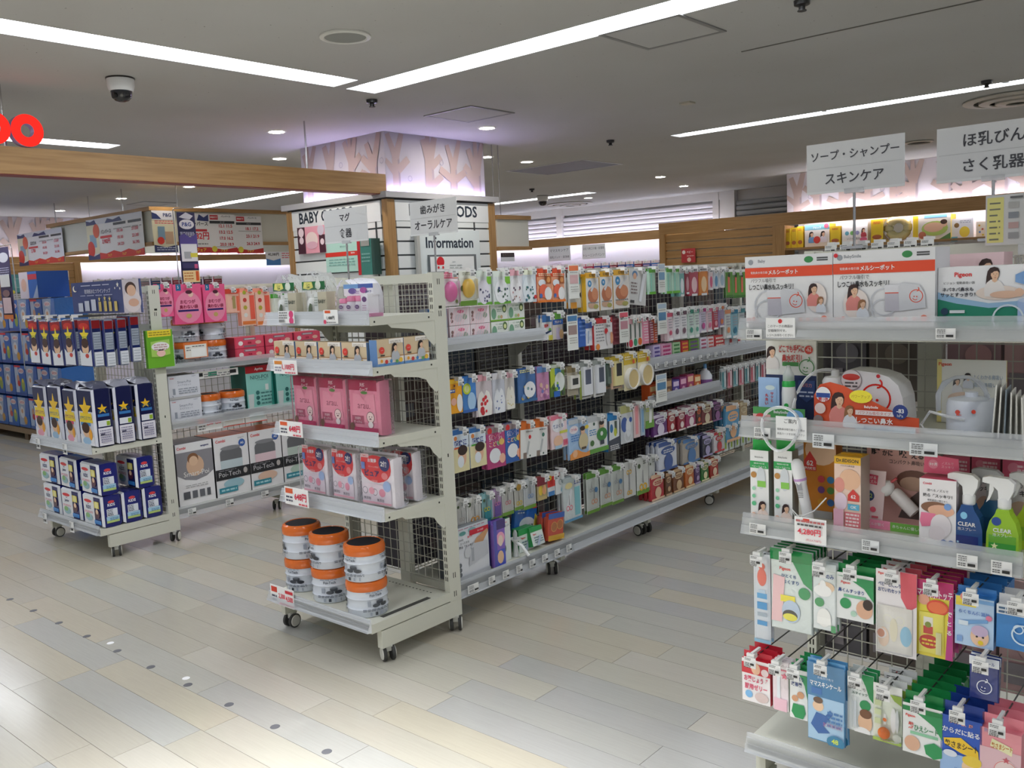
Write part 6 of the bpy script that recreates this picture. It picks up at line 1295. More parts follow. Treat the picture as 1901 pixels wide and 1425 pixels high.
L('cloth_pack', 'pack', 'pink and lilac patterned pack', 'p', ('x', -3.06, 3.761, 0.988, 0.106, 0.186), 'c48ab0', None, 'r 0 .82 1 1 6a8fc4;' + dots(['e0a8c4', 'a86a9c', '7a7ab8', 'e6c0a8'], 16, 9, .1), d=.014)
L('toy_pack', 'pack', 'green and blue pack with a clear front', 'p', ('x', -3.06, 3.886, 0.993, 0.134, 0.178), '5a7a3a', None, 'r 0 .9 1 1 c9d0c0;e .45 .78 .3 .1 4a86b8;e .62 .45 .34 .3 e6ece6;' + dots(['3a6fae', '8ab83a', '3a4a3a'], 8, 10, .08) + ';r .2 .0 .6 .18 2f6ac0;g 0 .3 .3 .5 .3 .9 0 .9 b8c83a', d=.02)
L('room_thermometer_pack', 'pack', 'small white clock on a brown card', 'k', ('x', -3.06, 4.023, 0.981, 0.100, 0.164), 'b0a894', 'w', 'r 0 .8 1 1 8a7a58;l .2 .8 .7 2 .07 .03 8a8274', inner=lambda g, w, h: g.box(-w * .44, w * .44, -.02, 0, -h * .75, -h * .3, 'e9e6dc').box(-w * .26, w * .26, -.0206, -.02, -h * .62, -h * .4, '3a3c3a'))
for k, (pos, l, sc) in enumerate(((('x', -3.06, 4.140, 0.947, 0.114, 0.210), 'white digital thermometer with grey screen', '5a6074'), (('x', -3.06, 4.272, 0.943, 0.107, 0.214), 'white digital thermometer with tall grey screen', '525868'), (('x', -3.07, 4.372, 0.993, 0.050, 0.140), 'dark card with a slim tool', '4a5a52'), (('x', -3.06, 4.454, 0.968, 0.119, 0.190), 'yellow digital thermometer with dark screen', '2a2c2c'))):
    L('digital_thermometer_pack', 'pack', l, 'k', pos, ['c9c9c6', 'd4d4d0', '5a6a60', 'c9a890'][k], 'w', 'r 0 .86 1 1 %s;l .1 .9 .08 1 .05 .03 777777;r 0 0 .16 .8 %s' % (['8a8f8a', '9aa09a', '3f6a5a', 'c8b03a'][k], ['8a9a3a', 'd4d4d0', '5a6a60', 'd8b49a'][k]),
      inner=(lambda g, w, h, sc=sc, k=k: g.box(-w * .3, w * .44, -.018, 0, -h * .9, -h * .12, ['e6e8ec', 'e6e8ec', '6a7a70', 'e6dca0'][k]).box(-w * .16, w * .3, -.0186, -.018, -h * .6, -h * .2, sc)))
for k, (pos, l) in enumerate(((('x', -3.05, 4.589, 0.942, 0.135, 0.226), 'white round compact seen at an angle on a yellow card'), (('x', -3.05, 4.746, 0.956, 0.141, 0.208), 'white round compact with a sponge on a yellow card'))):
    L('powder_case_pack', 'pack', l, 'k', pos, 'e6ddb8', 'w', 'r 0 .7 1 1 d8b83a;o .8 .76 .1 e0643a;l .1 .6 .92 2 .06 .03 f4ecd0',
      inner=lambda g, w, h: g.lathe([(w * .48, 0), (w * .48, .03), (w * .42, .03), (w * .41, .024), (.001, .024)], 'e9e7e2', 22, z=-h * .68, axis='y', cols=['e9e7e2', 'e9e7e2', 'e9e7e2', 'd9c28a', 'd9c28a']))
ROWSFX[0] = ', fourth row, long rack'
MK = 'r 0 .88 1 1 3a6fae;r 0 .6 1 .88 dfeaf4;o .2 .8 .1 e08a4a;T 超快適 .5 .68 .14 2a3f8c .9;r .1 .54 .8 .59 %s;r 0 0 1 .55 e6dcae;e .56 .34 .26 .2 e2b496;e .6 .5 .3 .12 3a2a26;e .46 .24 .2 .14 e9eef4'
L('mask_pack', 'pack', 'face mask pack with an orange stripe', 'p', ('x', -3.05, 3.089, 0.725, 0.112, 0.211), 'dfe6ea', None, MK % 'e8643a', d=.014)
L('mask_pack', 'pack', 'face mask pack with a green stripe', 'p', ('x', -3.05, 3.212, 0.728, 0.117, 0.199), 'dfe6ea', None, MK % '4fa83a', d=.014)
KM = 'r 0 .84 1 1 9a8a8c;o .2 .9 .12 d8383a;r 0 0 1 .84 %s;T 超立体 .5 .74 .16 f4f4f8 .9;T 超立体 .5 .745 .145 %s .86;T こども .42 .58 .12 f4f4f8 .7;T こ .24 .58 .1 e8463c .2;T ど .44 .58 .1 f0a82c .2;T も .62 .58 .1 4fae4a .2;e .8 .6 .14 .08 e8bf6a;e .42 .3 .3 .18 eef0f4;e .8 .2 .16 .12 f0b8a0'
L('mask_pack', 'pack', 'magenta children mask pack', 'p', ('x', -3.05, 3.345, 0.697, 0.142, 0.215), 'b04a7c', None, KM % ('b8487c', 'c8346a'), d=.014)
L('mask_pack', 'pack', 'blue children mask pack', 'p', ('x', -3.05, 3.482, 0.703, 0.136, 0.205), '3a66a8', None, KM % ('3a66b0', '2f56b0'), d=.014)
for k, (pos, l, cc_) in enumerate(((('x', -3.04, 3.586, 0.705, 0.110, 0.191), 'white box with a red dot hung by an orange strap', 'd8383c'), (('x', -3.04, 3.698, 0.699, 0.114, 0.192), 'white box with a green dot hung by an orange strap', '4a7a6a'))):
    L('comb_box', 'box', l, 'b', pos, 'e6e6e4', 'd87a3c', 'r 0 .8 1 1 d8702c;r 0 0 1 .8 e9e9e6;o .7 .58 .1 %s;g .4 .1 .55 .1 .7 .45 .58 .48 b8bcbc;r .2 .0 .45 .16 8a7a70;o .7 .06 .05 3a5a4a;l .4 .9 .75 1 .05 .03 999999' % cc_, d=.035, tilt=.06)
L('glove_pack', 'pack', 'pink mitten pack with a round white label', 'p', ('x', -3.05, 3.872, 0.706, 0.149, 0.185), 'f2dade', None, 'r 0 .88 1 1 e27a90;e .42 .7 .36 .2 f2f2f6;T てぶくろ .42 .68 .12 3a4a8c .64;r .5 .44 .98 .52 d8d85a;e .4 .24 .28 .16 f0c4a4;r .7 .06 .98 .24 e2708c;t 2組 .84 .16 .1 c8283c .2;r .2 0 .6 .1 b0d0e6', d=.016)
L('poncho_pack', 'pack', 'sky blue poncho pack with a girl in cream', 'p', ('x', -3.04, 4.035, 0.623, 0.187, 0.227), 'a8c8ea', None, 'r 0 .88 1 1 c4ccd2;e .25 .74 .22 .1 f0e6ea;T つつみ .25 .74 .07 d85a7c .36;l .1 .5 .6 3 .06 .03 5a8ac8;e .7 .4 .24 .22 d8c9a0;o .68 .66 .11 e2b899;e .68 .73 .12 .06 3a2c28;e .88 .74 .1 .05 e8cf4a;g 0 0 1 0 1 .12 .8 .1 .6 .14 .4 .22 .2 .22 0 .14 e8964a;o .25 .14 .12 f0b88a;r .58 .2 .82 .26 5a4a3c', d=.02)
L('poncho_pack', 'pack', 'white poncho pack with a boy in green', 'p', ('x', -3.04, 4.221, 0.621, 0.192, 0.217), 'eef0ee', None, 'r 0 .86 1 1 c4c8ca;o .3 .8 .05 3a5a4a;l .05 .4 .66 3 .06 .03 6a9ac8;o .68 .72 .12 e2b899;e .68 .79 .13 .06 2c2422;e .68 .48 .27 .18 3f8a3f;o .66 .5 .07 e6ece6;r .58 .2 .78 .32 3a4250;e .16 .3 .1 .08 4f7a44;r 0 .02 1 .14 5f9e3c', d=.02)
L('rain_cover_box', 'box', 'blue and charcoal box with a drop emblem', 'b', ('x', -3.04, 4.382, 0.605, 0.129, 0.219), '4a505c', '2a80c0', 'r 0 .84 1 1 2f86c4;g .1 .3 .9 .36 .95 .82 .15 .84 e2e8ea;e .3 .62 .13 .12 3a7ab0;r .55 .45 .75 .8 5a6a60;e .6 .5 .12 .12 c8d04a;l .15 .85 .16 3 .05 .03 e0e0e0', d=.03)
L('safety_tool_pack', 'pack', 'pack with blue figures and white round tools', 'k', ('x', -3.05, 4.536, 0.624, 0.134, 0.231), 'd0d4d6', 'w', 'r 0 .8 1 1 b8b87a;e .3 .5 .26 .2 4a66a8;e .6 .4 .2 .25 e6eaee;d .55 .18 .3 .08 e0e4e8;o .8 .6 .12 3a5fb0')
L('thermometer_pack', 'pack', 'slim pink stick thermometer pack', 'k', ('x', -3.05, 4.646, 0.639, 0.072, 0.214), 'e2c9c9', 'w', 'g .3 .1 .7 .1 .75 .8 .25 .8 eea0a4;o .5 .84 .25 e6989c;l .1 .9 .98 1 .05 .04 999999')
L('thermometer_pack', 'pack', 'slim blue stick thermometer pack', 'k', ('x', -3.06, 4.729, 0.638, 0.049, 0.203), 'b9cede', 'w', 'g .3 .1 .7 .1 .75 .8 .25 .8 8ab4d8')
L('whistle_pack', 'pack', 'green pack with a white tool at the bay end', 'p', ('x', -3.05, 4.795, 0.676, 0.100, 0.164), 'b0b89a', None, 'r 0 .0 1 .3 6aa03a;g .4 .2 .7 .2 .8 .9 .5 .95 e9ece6;l .1 .4 .8 2 .1 .05 c8d04a', d=.02)
ROWSFX[0] = ', fifth row, long rack'
CARD = 'r 0 0 1 .12 6f9a3a;l .55 .92 .9 2 .06 .03 8a8f8a;o .2 .78 .11 4a5a3a;'
SCI = ((('x', -3.05, 3.068, 0.443, 0.067, 0.144), 'nail scissors card with grey handles', 'c9c9c6', 'b8b0a8', 'x .55 .4 .34 %s'), (('x', -3.05, 3.159, 0.432, 0.104, 0.151), 'nail scissors card with orange-yellow handles', 'd4d4d0', 'e8a22a', 'x .55 .36 .36 %s'), (('x', -3.05, 3.258, 0.424, 0.076, 0.159), 'yellow scissors on a teal card', '8ab8bc', 'e2d84a', 'r .2 .1 .8 .5 2f9aa8;x .45 .56 .36 %s'), (('x', -3.05, 3.332, 0.429, 0.069, 0.156), 'pink scissors on a purple card', 'c4a8cc', 'e08ab8', 'r .2 .1 .9 .55 7a5fb0;x .5 .6 .36 %s'),
       (('x', -3.05, 3.416, 0.432, 0.088, 0.158), 'pink tweezers on a grey card', 'cfcfca', 'e08a94', 'x .5 .5 .3 %s'), (('x', -3.05, 3.504, 0.441, 0.069, 0.146), 'small yellow scissors with a bear dot', 'd0cfc8', 'e8c83a', 'o .5 .82 .26 c8a04a;x .5 .34 .42 %s'), (('x', -3.05, 3.593, 0.427, 0.098, 0.162), 'pale blue cutter on a grey card', 'cfd4d6', '9ab4d8', 'x .55 .5 .3 %s'))
for pos, l, bg, hc, art in SCI:
    L('scissors_card', 'pack', l, 'k', pos, bg, 'w', CARD + art % hc, blister=(.1, .14, .9, .8, .01))
L('nail_care_pack', 'pack', 'dark red and yellow nail care card', 'k', ('x', -3.05, 3.699, 0.450, 0.083, 0.135), 'b8a87a', 'w', 'r 0 .6 1 1 8a2f3c;e .35 .4 .2 .2 e8c84a;e .7 .4 .2 .2 e8a87a;r .1 .02 .9 .15 c9b47a')
L('nail_care_pack', 'pack', 'red and white nail care card', 'k', ('x', -3.05, 3.779, 0.457, 0.066, 0.125), 'dfe0e0', 'w', 'r 0 .4 1 .85 d8342c;o .4 .8 .2 f0c83a;r .1 0 .9 .2 4a86c4')
L('nail_care_pack', 'pack', 'white card with a clear loop', 'k', ('x', -3.05, 3.858, 0.452, 0.082, 0.133), 'e2e6e6', 'w', 'd .55 .5 .2 .05 b0bcc0;o .75 .16 .2 8ac0d0;l .1 .5 .9 2 .08 .04 d88a94')
L('scissors_card', 'pack', 'large clear pack with pink scissors and teal back', 'p', ('x', -3.04, 3.955, 0.278, 0.169, 0.251), 'cdd6d6', None, 'r 0 .9 1 1 b9c4c4;r .6 .1 .9 .75 7fc0c8;g .1 .3 .4 .75 .5 .7 .25 .2 e0e4e6;x .3 .38 .22 e08a94;e .3 .82 .2 .07 e8dca0;l .6 .95 .9 2 .05 .03 4a5fa8;r 0 0 1 .06 5f9ac0', d=.02)
for k, (pos, l, hc) in enumerate(((('x', -3.05, 4.162, 0.273, 0.122, 0.241), 'green-topped card with long orange-ringed scissors', 'e8a884'), (('x', -3.05, 4.296, 0.281, 0.121, 0.232), 'green-topped card with peach scissors and blue seal', 'e8b090'), (('x', -3.05, 4.417, 0.274, 0.119, 0.236), 'second green-topped card with peach scissors', 'e8b090'))):
    L('scissors_card', 'pack', l, 'k', pos, 'd4d8d2', 'w', 'r 0 .86 1 1 5f963a;r 0 0 1 .08 6f9a3a;x .6 .34 .3 %s;x .4 .62 .22 b0b4b8;o .75 .55 .13 4a8ac0' % hc, blister=(.1, .1, .9, .84, .01))
L('scissors_card', 'pack', 'card with a long yellow-handled tool', 'k', ('x', -3.05, 4.549, 0.285, 0.130, 0.220), 'cfd0cc', 'w', 'x .45 .78 .26 e8b42a;r .4 .2 .5 .7 9a9c9e;x .45 .2 .26 e8b42a')
L('scissors_card', 'pack', 'green-footed card with yellow-handled scissors', 'k', ('x', -3.05, 4.695, 0.274, 0.135, 0.232), 'd4d6d0', 'w', CARD + 'x .5 .3 .4 e8b42a')
L('scissors_card', 'pack', 'grey card with a slim tool at the bay end', 'k', ('x', -3.05, 4.804, 0.279, 0.069, 0.214), 'c9ccc8', 'w', CARD + 'x .5 .3 .4 e8b42a')
# base shelf articles
ROWSFX[0] = ', base of the long rack'
B('steriliser_box', 'box', 'grey box with a white appliance and a hand', ('x', -3.015, 3.10, .2015, .235, .262), 'dfe1e6', '4f555a', '8a8f94', 'r 0 .84 1 1 c9d2d8;e .22 .88 .1 .04 5f9a94;e .5 .9 .12 .05 8ab0b4;l .1 .9 .97 1 .03 .015 b07a8c;g .42 .8 1 .8 1 .9 .42 .9 c8283c;t 20→30秒 .75 .85 .04 w .4;t Combi .15 .77 .035 333333 .2;T 省エネ .42 .79 .04 d8283c .16;t 立ったまま .26 .7 .045 444444 .4;T 残らずスッキリ .3 .63 .055 333338 .5;g .5 .6 .62 .72 .95 .84 .98 .78 .8 .6 .7 .56 c9986f;g .36 .22 .95 .34 .95 .6 .5 .64 .4 .5 c4c6cc;r .44 .3 .52 .56 a8abb2;e .34 .5 .1 .1 d0d2d6;o .09 .3 .05 6a7076;o .09 .21 .05 6a7076;o .09 .12 .05 6a7076;o .09 .04 .05 6a7076;r 0 0 1 .08 b9bcc2', d=.13)
L('tooth_care_pack', 'pack', 'purple and pink pack with a toddler photo standing upright', 'p', ('x', -3.0, 3.285, .2015, .09, .24), '8a6ac0', None, 'r 0 .8 1 1 4a3a7a;e .55 .6 .35 .14 f0a8c0;e .55 .55 .2 .12 f0d8c8;r .1 .0 .9 .36 4a5ac0;e .5 .2 .26 .14 e8c09c;r 0 0 .25 1 5a5ab0', d=.03, hook=False, n=3)
t = B('pump_carton', 'box', 'slim white and green carton lying open', ('x', -3.04, 3.375, .2015, .075, .22), 'e9eeea', '2f8a4a', '2f8a4a', 'e .3 .3 .2 .1 4a7a4a;T pigeon .5 .92 .04 d8403c .6;t おしゃぶり .5 .84 .05 4a4a5c .8', d=.05)
t = thing('manual_pump', 'white manual suction pump with an arm lying on the base shelf', 'pump', (-3.05, 3.46, .2015), .5)
obj('cup', G().lathe([(.028, .09), (.03, .095), (.012, .075), (.012, .05), (.02, .0)], 'eef0ee', 18, caps=False), 'plastic', t, smooth=True)
obj('arm', G().tube([(0, 0, .075), (.04, -.02, .06), (.075, -.03, .012)], .009, 'eef0ee', 10), 'plastic', t, smooth=True)
obj('neck', G().lathe([(.01, .09), (.012, .12), (.006, .14)], 'dfe6ea', 14), 'clear_tube', t, smooth=True)
for k, (y, z, w, h, lean) in enumerate(((3.56, .2015, .12, .125, 0), (3.62, .226, .1, .1, -.25))):
    B('care_carton', 'box', 'green-topped white carton tumbled on the shelf, %s' % ['taller', 'shorter'][k], ('x', -3.06 + .04 * k, y, z, w, h), 'dfe8e2', '2f9a4f', '2f9a4f', 'r 0 .75 1 1 2f9a4f;T Pigeon .3 .6 .1 d8403c .4;l .2 .9 .45 3 .12 .05 5a7a8a;g .3 0 .5 0 .8 .5 .6 .5 b9c4d6', d=.05, lean=lean)
L('ice_pouch', 'pouch', 'blue foil pouch with white and yellow lettering behind the cartons', 'p', ('x', -3.12, 3.65, .235, .19, .2), '2f72c8', None, 'r .75 .84 .95 .96 d8383c;e .55 .42 .35 .2 e6ecf4;T アイス .6 .36 .14 3a5a3a .5;g .8 .1 1 .1 1 .6 .88 .7 e8dc5a;l .1 .4 .85 2 .08 .04 c9dcf0', d=.03, hook=False, n=1, tilt=.15)
L('baby_snack_pouch', 'pouch', 'red-brown pouch with round biscuits at the shelf front', 'p', ('x', -3.02, 3.78, .215, .14, .15), 'c8503c', None, 'r 0 .8 1 1 3a5fae;o .35 .5 .2 b06a3c;d .35 .5 .2 .03 e2a05a;o .72 .55 .2 b06a3c;d .72 .55 .2 .03 e2a05a;r 0 0 1 .2 d8a83a', d=.04, hook=False, n=2, tilt=.1)
for k in range(8):
    card_at('price_card', 'price card', 'small price tag number %s from the near end' % ['one', 'two', 'three', 'four', 'five', 'six', 'seven', 'eight'][k], ('x', -2.955, 3.03 + .105 * k + (.03 if k else 0), .152, .045 if k else .075, .04), 'eeeeec', PRICE)
# ------------------------------------------------ far bays
ROWSFX[0] = ', far bay top row'
F_ = lambda *a, **k: H(*a, **{**dict(back=.215, n=2), **k})
GT = 'r 0 .84 1 1 5fae3a;r .2 .1 .45 .8 9ad8c4;r .55 .1 .8 .8 b4e0cc;r 0 0 1 .1 6fc03a'
for k, (pos, l) in enumerate(((('x', -3.06, 4.886, 1.512, 0.075, 0.161), 'first'), (('x', -3.06, 5.087, 1.507, 0.066, 0.165), 'second'), (('x', -3.06, 5.174, 1.507, 0.095, 0.164), 'third'))):
    F_('toothbrush_pack', 'pack', '%s green toothbrush pack' % l, 'p', pos, 'bfe0cc', None, GT, d=.02)
strip('tall white hanging strip with pale blue block, far bay top row', ('x', -3.03, 4.950, 1.519, 0.083, 0.182), 'c4d4e0', '7fa6c4')
COLS = [('teal pack with a white bottle', '7fb8b4', 'e8eef0'), ('dark red pouch', '9a3a4c', 'd0a0a8'), ('crimson clear pouch with a cup', 'b84a5c', 'f0c8cc'), ('orange clear pouch', 'd8843a', 'f4d0a0'), ('white bottle with pink label', 'e6d4d8', 'd86a8a'), ('white bottle with blue label', 'd4dfe8', '6a9ac0'), ('pale tall bottle pack', 'dfe6ea', 'a8c0d0')]
POSN = [('x', -3.06, 5.248, 1.482, 0.069, 0.176), ('x', -3.06, 5.319, 1.494, 0.056, 0.170), ('x', -3.06, 5.408, 1.479, 0.122, 0.187), ('x', -3.06, 5.539, 1.477, 0.126, 0.190), ('x', -3.06, 5.641, 1.509, 0.061, 0.140), ('x', -3.06, 5.714, 1.514, 0.070, 0.134), ('x', -3.06, 5.800, 1.518, 0.087, 0.135)]
for (l, a, b), pos in zip(COLS, POSN):
    F_('care_pack', 'pack', l, 'p', pos, a, None, 'r 0 .86 1 1 e6e6ea;e .5 .4 .3 .28 %s;l .2 .8 .95 1 .1 .06 8a8a90;r .2 .0 .8 .08 f0f0f0' % b, d=.03)
for k, pos in enumerate((('x', -3.06, 5.903, 1.445, 0.105, 0.187), ('x', -3.06, 6.009, 1.437, 0.091, 0.189), ('x', -3.06, 6.106, 1.436, 0.102, 0.191))):
    F_('tooth_gel_pack', 'pack', 'green pack with a dark leaf, %s' % ['left', 'middle', 'right'][k], 'k', pos, '5f9a3a', 'w', 'r .3 .2 .6 .8 e0705c;o .5 .85 .15 2a3a20;r 0 0 1 .1 3f7a2a')
ROWSFX[0] = ', far bay second row'
TP = [('pink-capped toothpaste box', 'f0dfe4', 'd8607c'), ('white toothpaste box with brown dot', 'f0eef0', '7a5a6a'), ('second white toothpaste box with brown dot', 'f0eef0', '7a5a6a'), ('mint toothpaste box', 'd4e6dc', '4a9a86'), ('pale mint toothpaste box', 'dcece2', '6ab09a'), ('lilac brush pack', 'd8d0e4', 'b84a8c'), ('pink tube pack', 'e8ccd4', 'e07a9a'), ('red figure pack', 'c0485a', 'e8a0a8'), ('violet and orange pack', 'a890b8', 'e0804a'), ('clear pack with orange tube', 'd8dcd8', 'e89a6a'), ('blue toothbrush pack', '8fbcc8', '2f7a9a'), ('clear pack of a teal toothbrush', 'c4d0d0', '3a8a94')]
TPP = [('x', -3.06, 5.085, 1.201, 0.067, 0.191), ('x', -3.06, 5.167, 1.205, 0.082, 0.190), ('x', -3.06, 5.257, 1.204, 0.084, 0.192), ('x', -3.06, 5.352, 1.197, 0.078, 0.202), ('x', -3.06, 5.431, 1.198, 0.065, 0.200), ('x', -3.06, 5.516, 1.221, 0.089, 0.176), ('x', -3.06, 5.607, 1.221, 0.076, 0.171), ('x', -3.06, 5.691, 1.230, 0.077, 0.165), ('x', -3.06, 5.778, 1.239, 0.079, 0.159), ('x', -3.06, 5.876, 1.155, 0.089, 0.215), ('x', -3.06, 5.978, 1.147, 0.099, 0.217), ('x', -3.06, 6.088, 1.146, 0.102, 0.220)]
for (l, a, b), pos in zip(TP, TPP):
    F_('toothpaste_pack', 'pack', l, 'b' if 'box' in l else 'p', pos, a, None, 'r 0 .82 1 .95 %s;l .2 .8 .75 4 .09 .04 a8a8b0;o .5 .28 .24 %s;r .1 .02 .9 .1 f6f6f6' % (b, b), d=.025)
ROWSFX[0] = ', far bay toothpaste shelf'
SH = [('lilac box', 'c9bce0', '5a4a9c', 1213, 1226), ('magenta striped box', 'e0a8c4', 'c83a7c', 1228, 1247), ('green striped box', 'b4d4a8', '3f8a4a', 1249, 1263), ('red fruit tub', 'c8343c', 'f0b03a', 1265, 1278), ('green and purple tub', '6a9a3a', '7a4a9c', 1279, 1297), ('white rounded tub', 'e6e4f0', 'b84a6a', 1300, 1312), ('white box with red characters', 'e8dcdc', 'd8483c', 1314, 1325), ('red box', 'c83a3c', 'f4e6d8', 1326, 1345)]
for (l, a, b, x0, x1), pos in zip(SH, [('x', -3.08, 4.949, 1.090, 0.084, 0.096), ('x', -3.08, 5.068, 1.086, 0.126, 0.101), ('x', -3.08, 5.193, 1.088, 0.096, 0.096), ('x', -3.08, 5.301, 1.085, 0.092, 0.101), ('x', -3.08, 5.420, 1.081, 0.131, 0.106), ('x', -3.08, 5.553, 1.080, 0.090, 0.108), ('x', -3.08, 5.655, 1.082, 0.085, 0.102), ('x', -3.08, 5.781, 1.078, 0.150, 0.107)]):
    B('toothpaste_box', 'box', l, pos, a, a, a, 'l .15 .85 .9 3 .2 .1 %s;o .3 .25 .12 f2f2f2;o .65 .25 .12 f2f2f2;r 0 0 1 .08 %s' % (b, b), d=.06, z=1.061)
for k in range(9):
    card_at('price_card', 'price card', 'tag on the toothpaste shelf rail, number %s from the near side' % ['one', 'two', 'three', 'four', 'five', 'six', 'seven', 'eight', 'nine'][k], ('x', -3.032, 4.87 + .11 * k, 1.045, .04, .032), 'e2e4e4', PRICE)
ROWSFX[0] = ', far bay middle shelf'
strip('leaning white strip with blue block at the end of the far bay shelf', ('x', -3.03, 4.912, 0.827, 0.129, 0.179), 'b0c4d4', '5a8ab0')
MS = [('orange snack box', 'e0642c', 'f4d8a0'), ('second orange snack box', 'd85a2a', 'f4d8a0'), ('brown slim box', '7a5a44', 'c9a47a'), ('violet box', '5a4a9c', 'e6d4f0'), ('magenta box', '9a3f7c', 'f0b8d0'), ('red-violet box', 'b0446a', 'f4c8a8'), ('orange tall box', 'd8703a', 'f8e0b0')]
for k, (l, a, b) in enumerate(MS):
    B('oral_care_box', 'box', l, ('x', -3.08, 4.89 + .095 * k, .831, .085, .105 + .008 * (k % 3)), a, a, a, 'r .1 .6 .9 .9 %s;o .5 .3 .25 %s' % (b, b), d=.06)
t = thing('mouthwash_bottle', 'clear and white mouthwash bottle with blue neck, far bay middle shelf', 'bottle', (-3.11, 5.62, .831))
obj('body', G().lathe([(.045, 0), (.048, .01), (.048, .085), (.03, .115), (.014, .125), (.014, .135)], 'e6e9f0', 20), 'plastic', t, smooth=True)
obj('label', G().lathe([(.0487, .02), (.0487, .06)], '8a5a9c', 20, caps=False), 'card', t)
obj('neck', G().lathe([(.012, .135), (.012, .165), (.006, .168)], '6aa0d0', 14), 'plastic', t, smooth=True)
ROWSFX[0] = ', far bay lower rows'
LR = [('purple xylitol pouch', '6a3a7c', 'e8dcf0', ('x', -3.06, 4.936, 0.604, 0.169, 0.139)), ('red xylitol pouch', 'a8343c', 'f0e0d8', ('x', -3.06, 5.078, 0.603, 0.088, 0.135)), ('slim red xylitol pack', '9a3040', 'f0dcd8', ('x', -3.06, 5.202, 0.597, 0.090, 0.137)), ('magenta xylitol pouch', 'a83a6a', 'f2e4e4', ('x', -3.06, 5.327, 0.600, 0.129, 0.139)), ('dark fruit pouch', '5a3a34', 'd8683c', ('x', -3.06, 5.432, 0.598, 0.066, 0.134)), ('apple pouch', '7a3a3c', 'd8c8a8', ('x', -3.06, 5.545, 0.589, 0.144, 0.143)), ('dark plum pouch', '3f2a44', '8a5a8c', ('x', -3.06, 5.692, 0.589, 0.133, 0.138)),
      ('large blue pouch with a peach ball', '5a9ac0', 'eab88c', ('x', -3.04, 5.885, 0.412, 0.206, 0.266)), ('tan paper pouch', 'b8a07a', 'd8c8a4', ('x', -3.06, 6.098, 0.488, 0.121, 0.181)),
      ('white pouch with blue round eyes', 'd8dce6', '3a5a9c', ('x', -3.05, 5.002, 0.367, 0.226, 0.191)), ('mixed fruit pouch', 'b0a89c', '4a7ab0', ('x', -3.05, 5.304, 0.360, 0.222, 0.169)), ('black and violet pouch', '3a3a4c', 'b0a8d0', ('x', -3.05, 5.522, 0.365, 0.136, 0.151)), ('white and red berry pouch', 'dfd8dc', 'c8303c', ('x', -3.05, 5.692, 0.366, 0.142, 0.146)),
      ('crimson snack pouch', 'b8323c', 'e8c0a0', ('x', -3.04, 4.851, 0.200, 0.154, 0.167)), ('brown snack pouch', '6a4630', 'c8a07a', ('x', -3.04, 4.985, 0.199, 0.073, 0.149)), ('brown biscuit pouch', '7a4a30', 'd8b48a', ('x', -3.04, 5.111, 0.183, 0.137, 0.155)), ('orange snack pouch', 'c8703a', 'f0d0a0', ('x', -3.04, 5.259, 0.177, 0.114, 0.154)), ('purple grape pouch', '5a3a6c', 'b8a0c8', ('x', -3.04, 5.360, 0.178, 0.073, 0.141)), ('green vegetable pouch', '3a7a3a', 'e8e0b0', ('x', -3.04, 5.465, 0.187, 0.105, 0.136)), ('tomato red pouch', 'b0342c', 'f0d0b0', ('x', -3.04, 5.599, 0.175, 0.116, 0.138))]
for k, (l, a, b, pos) in enumerate(LR):
    F_('snack_pouch', 'pouch', l, 'p', pos, a, None, 'r 0 .85 1 1 %s;e .5 .68 .38 .14 %s;l .25 .75 .72 2 .07 .04 %s;o .5 .28 .24 %s;r 0 0 1 .08 %s' % (b, b, a, b, b), d=.03, n=3)
ROWSFX[0] = ', far bay end'
for k in range(8):
    F_('toothbrush_set', 'pack', '%s teal and pink toothbrush pack' % ['first', 'second', 'third', 'fourth', 'fifth', 'sixth', 'seventh', 'eighth'][k], 'k', ('x', -3.05, 5.78 + .09 * k, .80, .07, .15), ['8fb4b8', 'd89aa4'][k % 2], 'w', 'r .2 .1 .4 .8 %s;r .6 .1 .8 .8 e8e4e4;r 0 .84 1 1 d8dcdc' % ['3a8a94', 'c84a5c'][k % 2], n=2)
    F_('spoon_set', 'pack', '%s lime spoon and brush pack' % ['first', 'second', 'third', 'fourth', 'fifth', 'sixth', 'seventh', 'eighth'][k], 'k', ('x', -3.05, 5.70 + .09 * k, .35, .07, .18), 'c4ccc4', 'w', 'r .3 .1 .6 .7 9ab83a;r 0 .84 1 1 dfe4dc;e .5 .8 .2 .1 b8c87a', n=2)
for k in range(6):
    B('tooth_gel_box', 'box', '%s white box with an orange dot on the end shelf' % ['first', 'second', 'third', 'fourth', 'fifth', 'sixth'][k], ('x', -3.11, 5.92 + .13 * k, 1.051, .12, .09), 'e6e4e4', 'd0d0d0', 'e8e8e8', 'r 0 .7 .3 1 c8383c;r .5 .2 .9 .9 dfe8ec;o .7 .4 .12 e8965a', d=.06)

# ================================================================== far side of the middle rack, seen dark through the grids
ROWSFX[0] = ''
far0 = None
R = random.Random(21)
for k in range(60):
    bay, j = divmod(k, 12); lv, i = divmod(j, 3)
    y = 2.97 + .9 * bay + .3 * i + .15; z = .205 + .37 * lv
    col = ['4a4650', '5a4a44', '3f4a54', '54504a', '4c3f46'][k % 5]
    if far0 is None or k % 5 == k:
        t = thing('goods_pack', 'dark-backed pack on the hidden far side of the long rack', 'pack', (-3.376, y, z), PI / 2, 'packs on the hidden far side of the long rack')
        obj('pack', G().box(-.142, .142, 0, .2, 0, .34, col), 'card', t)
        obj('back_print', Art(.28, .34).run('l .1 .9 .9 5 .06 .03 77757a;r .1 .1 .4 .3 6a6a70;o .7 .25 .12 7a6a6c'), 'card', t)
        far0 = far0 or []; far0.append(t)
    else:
        dup(far0[k % 5], (-3.376, y, z), PI / 2)
